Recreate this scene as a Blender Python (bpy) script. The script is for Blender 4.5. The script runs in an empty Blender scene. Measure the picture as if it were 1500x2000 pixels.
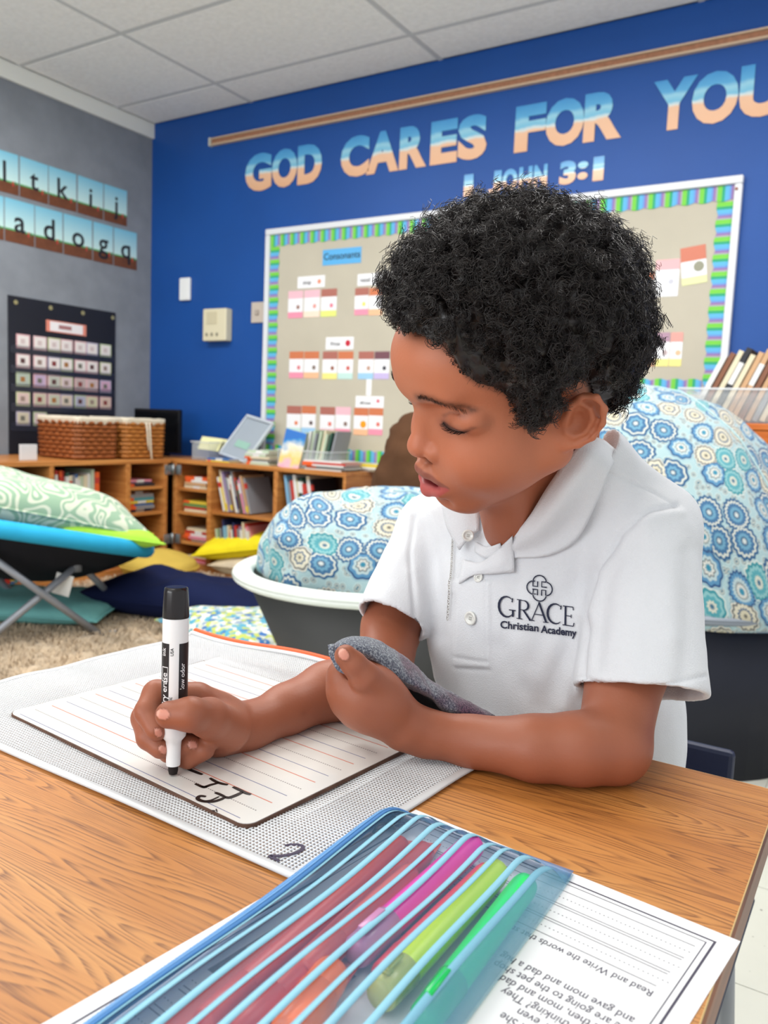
import bpy, bmesh, math, random
import numpy as np
from mathutils import Vector, Matrix
from mathutils.bvhtree import BVHTree
from mathutils.geometry import tessellate_polygon

# ------------------------------------------------------------------ camera
HC = 0.815                       # camera height above the floor
TZ = HC - 0.271                  # desk top
F_PX, PITCH, ROLL, YAW = 1597.6, 0.1085, 0.0415, 0.556
sc = bpy.context.scene
CF = Vector((-math.sin(YAW)*math.cos(PITCH), math.cos(YAW)*math.cos(PITCH), -math.sin(PITCH)))
_r0 = Vector((math.cos(YAW), math.sin(YAW), 0)); _u0 = _r0.cross(CF)
CR = _r0*math.cos(ROLL) + _u0*math.sin(ROLL); CU = -_r0*math.sin(ROLL) + _u0*math.cos(ROLL)
CO = Vector((0, 0, HC))
cam = bpy.data.cameras.new('camera'); camo = bpy.data.objects.new('camera', cam)
sc.collection.objects.link(camo); sc.camera = camo
m = Matrix((CR, CU, -CF)).transposed().to_4x4(); m.translation = CO; camo.matrix_world = m
cam.sensor_fit = 'HORIZONTAL'; cam.sensor_width = 36; cam.lens = F_PX/1500*36
cam.clip_start = 0.01; cam.clip_end = 50
cam.dof.use_dof = True; cam.dof.focus_distance = 0.62; cam.dof.aperture_fstop = 14

# ------------------------------------------------------------------ light
world = bpy.data.worlds.new('world'); sc.world = world; world.use_nodes = True
world.node_tree.nodes['Background'].inputs[0].default_value = (0.93, 0.96, 1.0, 1)
world.node_tree.nodes['Background'].inputs[1].default_value = 0.8
def area(name, loc, rot, sx, sy, power, col=(1, .98, .95)):
    l = bpy.data.lights.new(name, 'AREA'); l.shape = 'RECTANGLE'; l.size = sx; l.size_y = sy
    l.energy = power; l.color = col
    o = bpy.data.objects.new(name, l); sc.collection.objects.link(o); o.location = loc; o.rotation_euler = rot
    return o
CZ = HC + 1.613
for lx, ly, lp in ((-2.75, 1.55, 30), (-1.35, 1.75, 26), (.1, 1.9, 24), (-1.9, .3, 11), (-.4, -.9, 8)):
    area('ceiling_light_panel', (lx, ly, CZ-.06), (0, 0, 0), 1.1, .55, lp)
area('added_uplight_fill', (-1.6, -2.3, 1.3), (math.radians(124), 0, math.radians(-8)), 2.6, 1.2, 52, (.95, .98, 1))  # added fill lamp behind the camera, tilted up to brighten ceiling and upper walls
sc.view_settings.view_transform = 'Standard'; sc.view_settings.look = 'None'
sc.view_settings.gamma = 1; sc.view_settings.use_curve_mapping = False
sc.view_settings.exposure = 0.16

# ------------------------------------------------------------------ pixel <-> world
def ray(u, v): return CF + CR*((u-750)/F_PX) - CU*((v-1000)/F_PX)
def pd(u, v, d): return CO + ray(u, v)*d
def pz(u, v, z): r = ray(u, v); return CO + r*((z-HC)/r.z)
def px(u, v, x): r = ray(u, v); return CO + r*(x/r.x)
def py(u, v, y): r = ray(u, v); return CO + r*(y/r.y)
def proj(P):
    d = Vector(P)-CO; z = d.dot(CF); return 750+F_PX*d.dot(CR)/z, 1000-F_PX*d.dot(CU)/z, z

# ------------------------------------------------------------------ materials
def lin(c):
    return tuple(((x/255)/12.92 if x/255 <= .04045 else ((x/255+.055)/1.055)**2.4) for x in c[:3])
_M = {}
def mat(name, rgb, rough=.6, spec=.4, var=0.0, vscale=30, bump=0.0, bscale=80, metal=0, sub=0, sheen=0, alpha=1, trans=0, emit=None, coat=0):
    """principled material: sRGB colour + optional noise variation and fine relief"""
    if name in _M: return _M[name]
    m = bpy.data.materials.new(name); m.use_nodes = True; nt = m.node_tree
    b = nt.nodes['Principled BSDF']; col = lin(rgb)
    b.inputs['Base Color'].default_value = (*col, 1); b.inputs['Roughness'].default_value = rough
    b.inputs['Specular IOR Level'].default_value = spec; b.inputs['Metallic'].default_value = metal
    b.inputs['Coat Weight'].default_value = coat
    if sheen: b.inputs['Sheen Weight'].default_value = sheen
    if sub:
        b.inputs['Subsurface Weight'].default_value = sub; b.inputs['Subsurface Radius'].default_value = (1, .35, .2)
        b.inputs['Subsurface Scale'].default_value = .006
    if trans: b.inputs['Transmission Weight'].default_value = trans
    if alpha < 1: b.inputs['Alpha'].default_value = alpha
    if emit: b.inputs['Emission Color'].default_value = (*lin(emit[0]), 1); b.inputs['Emission Strength'].default_value = emit[1]
    tc = None
    if var or bump:
        tc = nt.nodes.new('ShaderNodeTexCoord')
    if var:
        n = nt.nodes.new('ShaderNodeTexNoise'); n.inputs['Scale'].default_value = vscale; n.inputs['Detail'].default_value = 5
        nt.links.new(tc.outputs['Object'], n.inputs['Vector'])
        r = nt.nodes.new('ShaderNodeValToRGB'); r.color_ramp.elements[0].position = .3; r.color_ramp.elements[1].position = .7
        r.color_ramp.elements[0].color = (*[max(0, x*(1-var)) for x in col], 1)
        r.color_ramp.elements[1].color = (*[min(1, x*(1+var)) for x in col], 1)
        nt.links.new(n.outputs['Fac'], r.inputs[0]); nt.links.new(r.outputs[0], b.inputs['Base Color'])
    if bump:
        n = nt.nodes.new('ShaderNodeTexNoise'); n.inputs['Scale'].default_value = bscale; n.inputs['Detail'].default_value = 4
        nt.links.new(tc.outputs['Object'], n.inputs['Vector'])
        bp = nt.nodes.new('ShaderNodeBump'); bp.inputs['Strength'].default_value = bump; bp.inputs['Distance'].default_value = .004
        nt.links.new(n.outputs['Fac'], bp.inputs['Height']); nt.links.new(bp.outputs[0], b.inputs['Normal'])
    _M[name] = m; return m
def nodes(m): return m.node_tree, m.node_tree.nodes['Principled BSDF']
def N(nt, kind, **kw):
    n = nt.nodes.new(kind)
    for k, v in kw.items():
        if k in n.inputs: n.inputs[k].default_value = v
        else: setattr(n, k, v)
    return n
def ramp(nt, stops, interp='LINEAR'):
    r = nt.nodes.new('ShaderNodeValToRGB'); cr = r.color_ramp; cr.interpolation = interp
    while len(cr.elements) < len(stops): cr.elements.new(.5)
    for e, (p, c) in zip(cr.elements, stops): e.position = p; e.color = (*c, 1)
    return r
def attr_mat(name, rough=.5, sub=0, spec=.4, attr='Col', bump=0, bscale=200, sheen=0):
    """base colour from a colour attribute (the thing's own colours)"""
    m = mat(name, (200, 200, 200), rough, spec, sub=sub, bump=bump, bscale=bscale, sheen=sheen); nt, b = nodes(m)
    a = N(nt, 'ShaderNodeAttribute', attribute_name=attr); nt.links.new(a.outputs['Color'], b.inputs['Base Color']); return m

# ------------------------------------------------------------------ objects
COL = sc.collection
def link(o, parent=None):
    COL.objects.link(o)
    if parent is not None: o.parent = parent
    return o
def meta(o, label=None, cat=None, group=None, kind=None):
    if label: o['label'] = label
    if cat: o['category'] = cat
    if group: o['group'] = group
    if kind: o['kind'] = kind
    return o
def empty(name, loc, label=None, cat=None, group=None, kind=None, rz=0):
    o = bpy.data.objects.new(name, None); link(o); o.location = loc; o.rotation_euler = (0, 0, rz); o.empty_display_size = .02
    return meta(o, label, cat, group, kind)
def mesh_obj(name, verts, faces, m, parent=None, smooth=False, mi=None):
    me = bpy.data.meshes.new(name); me.from_pydata([tuple(v) for v in verts], [], faces)
    for x in (m if isinstance(m, (list, tuple)) else [m]): me.materials.append(x)
    if mi is not None: me.polygons.foreach_set('material_index', mi)
    if smooth: me.polygons.foreach_set('use_smooth', [True]*len(me.polygons))
    me.update(); o = bpy.data.objects.new(name, me); link(o, parent); return o
def np_mesh(name, V, Q, m, parent=None, smooth=True):
    """fast mesh from numpy arrays of verts and quads/tris"""
    me = bpy.data.meshes.new(name); n = len(V); k = Q.shape[1]
    me.vertices.add(n); me.vertices.foreach_set('co', np.asarray(V, np.float32).ravel())
    me.loops.add(Q.size); me.loops.foreach_set('vertex_index', np.asarray(Q, np.int32).ravel())
    me.polygons.add(len(Q)); me.polygons.foreach_set('loop_start', np.arange(0, Q.size, k, dtype=np.int32))
    me.polygons.foreach_set('loop_total', np.full(len(Q), k, np.int32))
    me.polygons.foreach_set('use_smooth', np.full(len(Q), smooth, bool))
    me.materials.append(m); me.update(); me.validate()
    o = bpy.data.objects.new(name, me); link(o, parent); return o
def add_col(o, C, name='Col'):
    a = o.data.color_attributes.new(name, 'FLOAT_COLOR', 'POINT'); C = np.asarray(C, np.float32)
    if C.shape[1] == 3: C = np.concatenate([C, np.ones((len(C), 1), np.float32)], 1)
    a.data.foreach_set('color', C.ravel())
class MB:
    """collects shapes for ONE mesh"""
    def __init__(s): s.v = []; s.f = []; s.mi = []
    def add(s, vs, fs, mi=0):
        k = len(s.v); s.v += [Vector(v) for v in vs]; s.f += [tuple(i+k for i in f) for f in fs]; s.mi += [mi]*len(fs); return s
    def box(s, x0, x1, y0, y1, z0, z1, mi=0, M=None, bev=0):
        if bev:
            b = min(bev, (x1-x0)/2.01, (y1-y0)/2.01, (z1-z0)/2.01)
            bm = bmesh.new(); bmesh.ops.create_cube(bm, size=1)
            for v in bm.verts: v.co = Vector(((x0+x1)/2+v.co.x*(x1-x0), (y0+y1)/2+v.co.y*(y1-y0), (z0+z1)/2+v.co.z*(z1-z0)))
            bmesh.ops.bevel(bm, geom=bm.edges[:], offset=b, segments=2, affect='EDGES', profile=.5)
            bm.verts.index_update(); vs = [v.co.copy() for v in bm.verts]; fs = [tuple(v.index for v in f.verts) for f in bm.faces]; bm.free()
        else:
            vs = [Vector((x, y, z)) for x in (x0, x1) for y in (y0, y1) for z in (z0, z1)]
            fs = [(0, 1, 3, 2), (4, 6, 7, 5), (0, 4, 5, 1), (2, 3, 7, 6), (0, 2, 6, 4), (1, 5, 7, 3)]
        if M is not None: vs = [M @ v for v in vs]
        return s.add(vs, fs, mi)
    def tube(s, pts, r, n=10, mi=0, caps=True):
        pts = [Vector(p) for p in pts]; rs = r if isinstance(r, (list, tuple)) else [r]*len(pts)
        t = (pts[1]-pts[0]).normalized(); a = t.orthogonal().normalized(); vs = []
        for i, p in enumerate(pts):
            t = (pts[min(i+1, len(pts)-1)]-pts[max(i-1, 0)]).normalized()
            a = (a - t*a.dot(t)).normalized(); b = t.cross(a)
            vs += [p + (a*math.cos(2*math.pi*k/n)+b*math.sin(2*math.pi*k/n))*rs[i] for k in range(n)]
        fs = [(i*n+k, i*n+(k+1) % n, (i+1)*n+(k+1) % n, (i+1)*n+k) for i in range(len(pts)-1) for k in range(n)]
        if caps: fs += [tuple(range(n-1, -1, -1)), tuple((len(pts)-1)*n+k for k in range(n))]
        return s.add(vs, fs, mi)
    def lathe(s, prof, n=32, M=None, mi=0):
        vs = []; fs = []
        for (r, z) in prof: vs += [Vector((r*math.cos(2*math.pi*k/n), r*math.sin(2*math.pi*k/n), z)) for k in range(n)]
        for i in range(len(prof)-1):
            for k in range(n): fs.append((i*n+k, i*n+(k+1) % n, (i+1)*n+(k+1) % n, (i+1)*n+k))
        if prof[0][0] > 1e-6: fs.append(tuple(range(n-1, -1, -1)))
        if prof[-1][0] > 1e-6: fs.append(tuple((len(prof)-1)*n+k for k in range(n)))
        if M is not None: vs = [M @ v for v in vs]
        return s.add(vs, fs, mi)
    def sheet(s, P, th, mi=0, nrm=None):
        """grid of points P[i][j] -> closed thin slab"""
        P = np.asarray(P, float); a, b = P.shape[:2]
        du = np.gradient(P, axis=0); dv = np.gradient(P, axis=1); nn = np.cross(du, dv); nn /= np.linalg.norm(nn, axis=2, keepdims=True)+1e-12
        Q = P - nn*th; vs = list(P.reshape(-1, 3))+list(Q.reshape(-1, 3)); o = a*b; fs = []
        for i in range(a-1):
            for j in range(b-1):
                k = i*b+j; fs.append((k, k+b, k+b+1, k+1)); fs.append((o+k, o+k+1, o+k+b+1, o+k+b))
        for i in range(a-1):
            for j in (0, b-1):
                k = i*b+j; f = (k, k+b, o+k+b, o+k); fs.append(f if j else f[::-1])
        for j in range(b-1):
            for i in (0, a-1):
                k = i*b+j; f = (k, k+1, o+k+1, o+k); fs.append(f[::-1] if i else f)
        return s.add(vs, fs, mi)
    def poly(s, pts2, M, th=0.0, mi=0):
        """2D polygon (list of loops) extruded by th along +z of M"""
        loops = pts2 if isinstance(pts2[0][0], (list, tuple, Vector)) else [pts2]
        L = [[Vector((p[0], p[1], 0)) for p in l] for l in loops]; tri = tessellate_polygon(L); flat = [p for l in L for p in l]
        top = [M @ (p+Vector((0, 0, th))) for p in flat]
        s.add(top, [tuple(t) for t in tri], mi)
        if th:
            bot = [M @ p for p in flat]; k = 0; fs = []; n = len(flat)
            for l in L:
                c = len(l)
                for i in range(c): fs.append((k+i, k+(i+1) % c, n+k+(i+1) % c, n+k+i))
                k += c
            s.add(bot+top, fs, mi)
        return s
    def build(s, name, m, parent=None, smooth=False):
        o = mesh_obj(name, s.v, s.f, m, parent, smooth, s.mi if isinstance(m, (list, tuple)) else None)
        if parent is not None and not smooth: pass
        return o
def dup(o, parent=None):
    c = o.copy(); link(c)
    if parent is not None: c.parent = parent
    for ch in list(o.children): dup(ch, c)
    return c
def autosmooth(o, ang=40):
    me = o.data; me.polygons.foreach_set('use_smooth', [True]*len(me.polygons))
    try: me.set_sharp_from_angle(angle=math.radians(ang))
    except Exception: pass
def to_parent(o, p):
    """verts were written in world space: keep them there under an empty that has a transform"""
    o.parent = p; o.matrix_parent_inverse = (Matrix.Translation(p.location) @ p.rotation_euler.to_matrix().to_4x4()).inverted()
def wbuild(mb, name, m, parent, smooth=False):
    o = mb.build(name, m, None, smooth); to_parent(o, parent); return o
_fontcache = {}
def text_polys(s, size=1.0, bold=0.0, spacing=1.0, shear=0):
    """text -> (verts2d, faces, width) as flat filled shapes using Blender's own built-in font"""
    key = (s, bold, spacing, shear)
    if key not in _fontcache:
        cu = bpy.data.curves.new('t', 'FONT'); cu.body = s; cu.size = 1; cu.offset = bold; cu.space_character = spacing
        cu.resolution_u = 4; cu.shear = shear
        o = bpy.data.objects.new('t', cu); COL.objects.link(o); dg = bpy.context.evaluated_depsgraph_get()
        me = o.evaluated_get(dg).to_mesh(); v = [(p.co.x, p.co.y) for p in me.vertices]; f = [tuple(p.vertices) for p in me.polygons]
        o.evaluated_get(dg).to_mesh_clear(); bpy.data.objects.remove(o); bpy.data.curves.remove(cu); _fontcache[key] = (v, f)
    v, f = _fontcache[key]
    return [(a*size, b*size) for a, b in v], f
def extrude_flat(v2, f, th):
    """flat verts/faces -> closed slab in z 0..th"""
    n = len(v2); V = [(a, b, th) for a, b in v2]+[(a, b, 0) for a, b in v2]
    from collections import Counter
    ec = Counter(); 
    for q in f:
        for i in range(len(q)): ec[(q[i], q[(i+1) % len(q)])] += 1
    Fs = [tuple(q) for q in f]+[tuple(i+n for i in reversed(q)) for q in f]
    for (a, b) in ec:
        if (b, a) not in ec: Fs.append((b, a, a+n, b+n))
    return V, Fs
def frame(o, ex, ey):
    """matrix with origin o, x axis ex, y axis ~ey"""
    ex = Vector(ex).normalized(); ez = ex.cross(Vector(ey)).normalized(); ey = ez.cross(ex)
    M = Matrix((ex, ey, ez)).transposed().to_4x4(); M.translation = Vector(o); return M
def crom(P, n):
    """Catmull-Rom through points P (k x d), n samples"""
    P = np.asarray(P, float); k = len(P); Q = np.vstack([2*P[0]-P[1], P, 2*P[-1]-P[-2]]); out = []
    for t in np.linspace(0, k-1, n):
        i = min(int(t), k-2); f = t-i; a, b, c, d = Q[i:i+4]
        out.append(.5*((2*b)+(-a+c)*f+(2*a-5*b+4*c-d)*f*f+(-a+3*b-3*c+d)*f**3))
    return np.array(out)
def patch(ctrl, nu, nv):
    """bicubic surface through a rectangular net of points"""
    C = np.asarray(ctrl, float); A = np.array([crom(r, nv) for r in C]); return np.array([crom(A[:, j], nu) for j in range(nv)]).transpose(1, 0, 2)
# ================================================================== ROOM
XL, YB = -3.716, 3.345
XR, YF = 2.4, -2.6
def struct(name, mb, m, parent=None): o = mb.build(name, m, parent); return meta(o, kind='structure') if parent is None else o
m_blue = mat('blue_wall_paint', (22, 76, 152), .45, .35, var=.05, vscale=3, bump=.15, bscale=90)
m_grey = mat('grey_tackable_wall', (134, 139, 146), .9, .2, var=.09, vscale=9, bump=.3, bscale=160)
m_white = mat('white_trim', (240, 240, 232), .55)
m_floor = mat('vinyl_floor', (208, 208, 196), .35, .4, var=.04, vscale=6)
def floor_specks():
    nt, b = nodes(m_floor); tc = nt.nodes['Texture Coordinate']
    v = N(nt, 'ShaderNodeTexNoise', Scale=75.0); nt.links.new(tc.outputs['Object'], v.inputs['Vector']); v.inputs['Detail'].default_value = 3
    r = ramp(nt, [(.0, (1, 1, 1)), (.3, (1, 1, 1)), (.26, (.12, .11, .1))]); r.color_ramp.elements[0].color = (.1, .09, .08, 1)
    e = r.color_ramp.elements; e[0].position = .27; e[0].color = (.1, .09, .08, 1); e[1].position = .30; e[1].color = (1, 1, 1, 1); e[2].position = 1; e[2].color = (1, 1, 1, 1)
    old = b.inputs['Base Color'].links[0].from_socket
    mx = N(nt, 'ShaderNodeMix', data_type='RGBA', blend_type='MULTIPLY'); mx.inputs[0].default_value = 1
    nt.links.new(v.outputs['Fac'], r.inputs[0]); nt.links.new(old, mx.inputs[6]); nt.links.new(r.outputs[0], mx.inputs[7]); nt.links.new(mx.outputs[2], b.inputs['Base Color'])
floor_specks()
fl = struct('floor', MB().box(XL-.1, XR, YF, YB+.1, -.09, -.004), m_floor)
for i in range(14):                       # square vinyl tiles, the ones near enough to tell apart
    for j in range(14):
        x0, y0 = -3.6+i*.31, -.9+j*.31
        if x0 > -3.7 and y0+.31 < YB:
            mesh_obj('floor_tile', *(lambda mb: (mb.v, mb.f))(MB().box(x0+.0008, x0+.3092, y0+.0008, y0+.3092, -.006, 0)), m_floor, fl)
struct('wall_left', MB().box(XL-.1, XL, YF, YB+.1, 0, CZ), m_grey)
struct('wall_back', MB().box(XL, XR, YB, YB+.1, 0, CZ), m_blue)
ce = struct('ceiling', MB().box(XL-.1, XR, YF, YB+.1, CZ+.012, CZ+.1), mat('ceiling_slab', (200, 200, 195), .9))
m_tile = mat('ceiling_tile_white', (246, 244, 240), .92, .15, var=.05, vscale=55, bump=.5, bscale=220)
m_tbar = mat('ceiling_grid_metal', (205, 205, 203), .5)
gx = [-2.985+1.105*k for k in range(-1, 6)]; gy = [3.08-.573*k for k in range(-1, 11)]
gx[0] = XL+.02; gy[0] = YB
sh = None
for i in range(len(gx)-1):
    for j in range(len(gy)-1):
        x0, x1, y0, y1 = gx[i], gx[i+1], gy[j+1], gy[j]
        if x1-x0 < .05: continue
        MB().box(x0+.012, x1-.012, y0+.012, y1-.012, CZ-.004+.003*((i*7+j*3) % 3)/3, CZ+.012, bev=.003).build('ceiling_tile', m_tile, ce)
for x in gx[1:]: MB().box(x-.011, x+.011, YF, YB, CZ-.002, CZ+.012).build('grid_bar', m_tbar, ce)
for y in gy[1:]: MB().box(XL, XR, y-.011, y+.011, CZ-.0025, CZ+.011).build('grid_bar', m_tbar, ce)
struct('trim_1', MB().box(XL, XL+.02, YF, YB, 2.41-.063, CZ, bev=.003), m_white)

# ---- map rail along the blue wall
z1 = 2.262
rail = empty('map_rail', (-3.25, YB, z1), 'long narrow tan cork map rail with pale metal edges high on blue wall', 'rail')
wbuild(MB().box(-3.25, 2.0, YB-.012, YB, z1-.009, z1+.013, bev=.002), 'cork_strip', mat('cork', (165, 115, 88), .8, var=.2, vscale=60), rail)
wbuild(MB().box(-3.25, 2.0, YB-.02, YB, z1+.0135, z1+.021, bev=.002), 'metal_edge', mat('rail_edge', (205, 178, 150), .4), rail)
wbuild(MB().box(-3.25, 2.0, YB-.022, YB, z1-.018, z1-.0095, bev=.002), 'metal_edge', mat('rail_edge', (0, 0, 0)), rail)
wbuild(MB().box(-3.262, -3.2505, YB-.024, YB, z1-.02, z1+.023, bev=.002), 'end_cap', mat('rail_cap', (205, 205, 195), .5), rail)

# ---- wall letters
def beach(name, h):
    m = mat(name, (200, 200, 200), .25, .5); nt, b = nodes(m); tc = N(nt, 'ShaderNodeTexCoord'); sp = N(nt, 'ShaderNodeSeparateXYZ')
    n = N(nt, 'ShaderNodeTexNoise', Scale=14.0); nt.links.new(tc.outputs['Object'], n.inputs['Vector']); nt.links.new(tc.outputs['Object'], sp.inputs[0])
    a = N(nt, 'ShaderNodeMath', operation='MULTIPLY_ADD'); a.inputs[1].default_value = 1/h; nt.links.new(sp.outputs['Y'], a.inputs[0])
    s = N(nt, 'ShaderNodeMath', operation='MULTIPLY_ADD'); s.inputs[1].default_value = .16; s.inputs[2].default_value = -.08
    nt.links.new(n.outputs['Fac'], s.inputs[0]); nt.links.new(s.outputs[0], a.inputs[2])
    r = ramp(nt, [(0, lin((228, 176, 138))), (.42, lin((236, 190, 156))), (.47, lin((214, 226, 226))), (.53, lin((120, 190, 220))), (.66, lin((150, 205, 226))), (.74, lin((90, 168, 216))), (1, lin((66, 146, 206)))])
    nt.links.new(a.outputs[0], r.inputs[0]); nt.links.new(r.outputs[0], b.inputs['Base Color']); return m
m_beach = beach('beach_print_paper', .19); m_beach2 = beach('beach_print_paper_small', .095)
def wall_glyph(ch, u0, u1, z0, h, m, label, group, bold=.055, hz=None, n=7):
    v, f = text_polys(ch, 1, bold); xs = [a for a, b in v]; ys = [b for a, b in v]
    x0 = py(u0, 300, YB).x; x1 = py(u1, 300, YB).x
    sx = (x1-x0)/(max(xs)-min(xs)); sy = h/(max(ys)-min(ys))
    v = [((a-min(xs))*sx, (b-min(ys))*sy) for a, b in v]; V, Fc = extrude_flat(v, f, .002)
    o = mesh_obj('wall_letter', V, Fc, m); o.matrix_world = frame((x0, YB-.0022, z0), (1, 0, 0), (0, 0, 1))
    return meta(o, label, 'letter', group)
W3 = [('G', 481, 532, 'letter G beginning the word GOD'), ('O', 533, 582, 'letter O in the word GOD'), ('D', 583, 630, 'letter D ending the word GOD'),
      ('C', 667, 722, 'letter C beginning the word CARES'), ('A', 717, 780, 'letter A in the word CARES'), ('R', 781, 834, 'letter R in the word CARES'),
      ('E', 841, 893, 'letter E in the word CARES'), ('S', 894, 950, 'letter S ending the word CARES'), ('F', 1004, 1063, 'letter F beginning the word FOR'),
      ('O', 1063, 1137, 'letter O in the word FOR'), ('R', 1137, 1211, 'letter R ending the word FOR'), ('Y', 1268, 1352, 'letter Y beginning the word YOU'),
      ('O', 1344, 1433, 'letter O in the word YOU'), ('U', 1435, 1526, 'letter U ending the word YOU')]
for ch, a, b, l in W3: wall_glyph(ch, a, b, 1.978, .188, m_beach, 'large beach-print paper '+l+' on blue wall', 'large beach print letters on the blue wall')
for ch, a, b, l in [('1', 910, 928, 'first numeral 1 before JOHN'), ('J', 958, 983, 'letter J of JOHN'), ('O', 985, 1014, 'letter O of JOHN'), ('H', 1017, 1043, 'letter H of JOHN'), ('N', 1046, 1072, 'letter N of JOHN'),
                    ('3', 1096, 1128, 'numeral 3'), (':', 1131, 1151, 'colon between 3 and 1'), ('1', 1161, 1182, 'last numeral 1 at the right end')]:
    hh = .094 if ch != ':' else .072
    wall_glyph(ch, a, b, 1.822+(.012 if ch == ':' else 0), hh, m_beach2, 'small shiny beach-print '+l+', in the verse line', 'small beach print characters on the blue wall')

# ---- switches and boxes on the blue wall
def wall_box(name, u0, v0, u1, v1, th, col, label, cat, bev=.006):
    a = py(u0, v0, YB); b = py(u1, v1, YB); o = empty(name, ((a.x+b.x)/2, YB, b.z), label, cat)
    wbuild(MB().box(a.x, b.x, YB-th, YB, b.z, a.z, bev=bev), 'housing', mat(name+'_plastic', col, .45), o); return o, a.x, b.x, b.z, a.z
wall_box('sensor_strip', 355, 544, 374, 587, .02, (238, 240, 240), 'small tall white plastic sensor on blue wall left of intercom', 'sensor')
o, x0, x1, z0, z1 = wall_box('wall_speaker', 409, 606, 453, 667, .05, (222, 214, 184), 'cream plastic intercom box with round grille on blue wall', 'intercom')
w = x1-x0; h = z1-z0
wbuild(MB().box(x0+w*.18, x0+w*.62, YB-.053, YB-.05, z0+h*.52, z0+h*.9, bev=.001), 'grille', mat('grille_tan', (205, 196, 165), .6), o)
for k in range(3): wbuild(MB().box(x0+w*(.15+.22*k), x0+w*(.24+.22*k), YB-.054, YB-.0505, z0+h*.15, z0+h*.25, bev=.001), 'button', mat('intercom_button', (150, 145, 125), .5), o)
o, x0, x1, z0, z1 = wall_box('light_switch', 493, 591, 516, 630, .008, (196, 184, 172), 'beige wall switch plate beside the bulletin board frame', 'switch', .002)
wbuild(MB().box((x0+x1)/2-.012, (x0+x1)/2+.012, YB-.016, YB-.0085, z0+.04, z1-.04, bev=.002), 'toggle', mat('switch_toggle', (172, 160, 150), .5), o)

# ---- bulletin board
bx0, bx1, bz0, bz1 = -2.82, -.60, .62, 1.745
bb = empty('bulletin_board', ((bx0+bx1)/2, YB, bz0), 'large beige papered bulletin board in white metal frame with striped scalloped border', 'board')
wbuild(MB().box(bx0, bx1, YB-.012, YB, bz0, bz1), 'paper_backing', mat('bulletin_paper', (192, 185, 168), .85, var=.035, vscale=5, bump=.12, bscale=10), bb)
mf = mat('board_frame', (222, 224, 228), .35, .5)
for a, b, c_, d in ((bx0-.028, bx1+.028, bz1, bz1+.03), (bx0-.028, bx1+.028, bz0-.03, bz0), (bx0-.028, bx0, bz0, bz1), (bx1, bx1+.028, bz0, bz1)):
    wbuild(MB().box(a+.0004, b-.0004, YB-.028, YB, c_+.0004, d-.0004, bev=.004), 'frame_bar', mf, bb)
wbuild(MB().lathe([(0, 0), (.006, 0), (.005, .004), (0, .005)], 12, frame((bx1+.008, YB-.0285, bz1-.02), (1, 0, 0), (0, 0, 1))), 'screw', mat('screw_brown', (150, 90, 70), .4), bb)
STR = [((120, 205, 70), .26), ((40, 165, 120), .16), ((95, 180, 225), .24), ((110, 150, 215), .12), ((150, 110, 170), .12), ((170, 165, 175), .10)]
m_str = [mat('border_stripe_%s' % 'abcdef'[i], c, .6) for i, (c, _) in enumerate(STR)]
def border(p0, p1, inward, width=.058, period=.0635):
    """scalloped striped trimmer from p0 to p1 (x,z on the board), scallops towards `inward`"""
    p0 = Vector(p0); p1 = Vector(p1); L = (p1-p0).length; t = (p1-p0)/L; nn = Vector(inward); mb = MB(); s = 0.; ys = YB-.0135
    k = 0
    def W(s): return width*(.86+.14*abs(math.sin(math.pi*(s/period+.25))))
    while s < L:
        col = k % len(STR); e = min(L, s+STR[col][1]*period); q = [s+(e-s)*i/3 for i in range(4)]
        for a, b in zip(q[:-1], q[1:]):
            A = [p0+t*a, p0+t*b, p0+t*b+nn*W(b), p0+t*a+nn*W(a)]
            vs = [(p.x, ys, p.y) for p in A]+[(p.x, ys-.0012, p.y) for p in A]
            mb.add(vs, [(0, 1, 2, 3), (7, 6, 5, 4), (0, 4, 5, 1), (2, 6, 7, 3)], col)
        s = e; k += 1
    return wbuild(mb, 'scalloped_border', m_str, bb)
border((bx0+.001, bz1-.001), (bx1-.001, bz1-.001), (0, -1)); 
border((bx0+.001, bz1-.06), (bx0+.001, bz0+.06), (1, 0)); border((bx1-.001, bz1-.06), (bx1-.001, 1.03-.055), (-1, 0))
border((bx0+.001, bz0+.001), (-1.62, bz0+.001), (0, 1)); border((-1.6, .975), (bx1-.06, .975), (0, 1))
m_card = mat('card_white', (240, 240, 242), .4)
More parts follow.
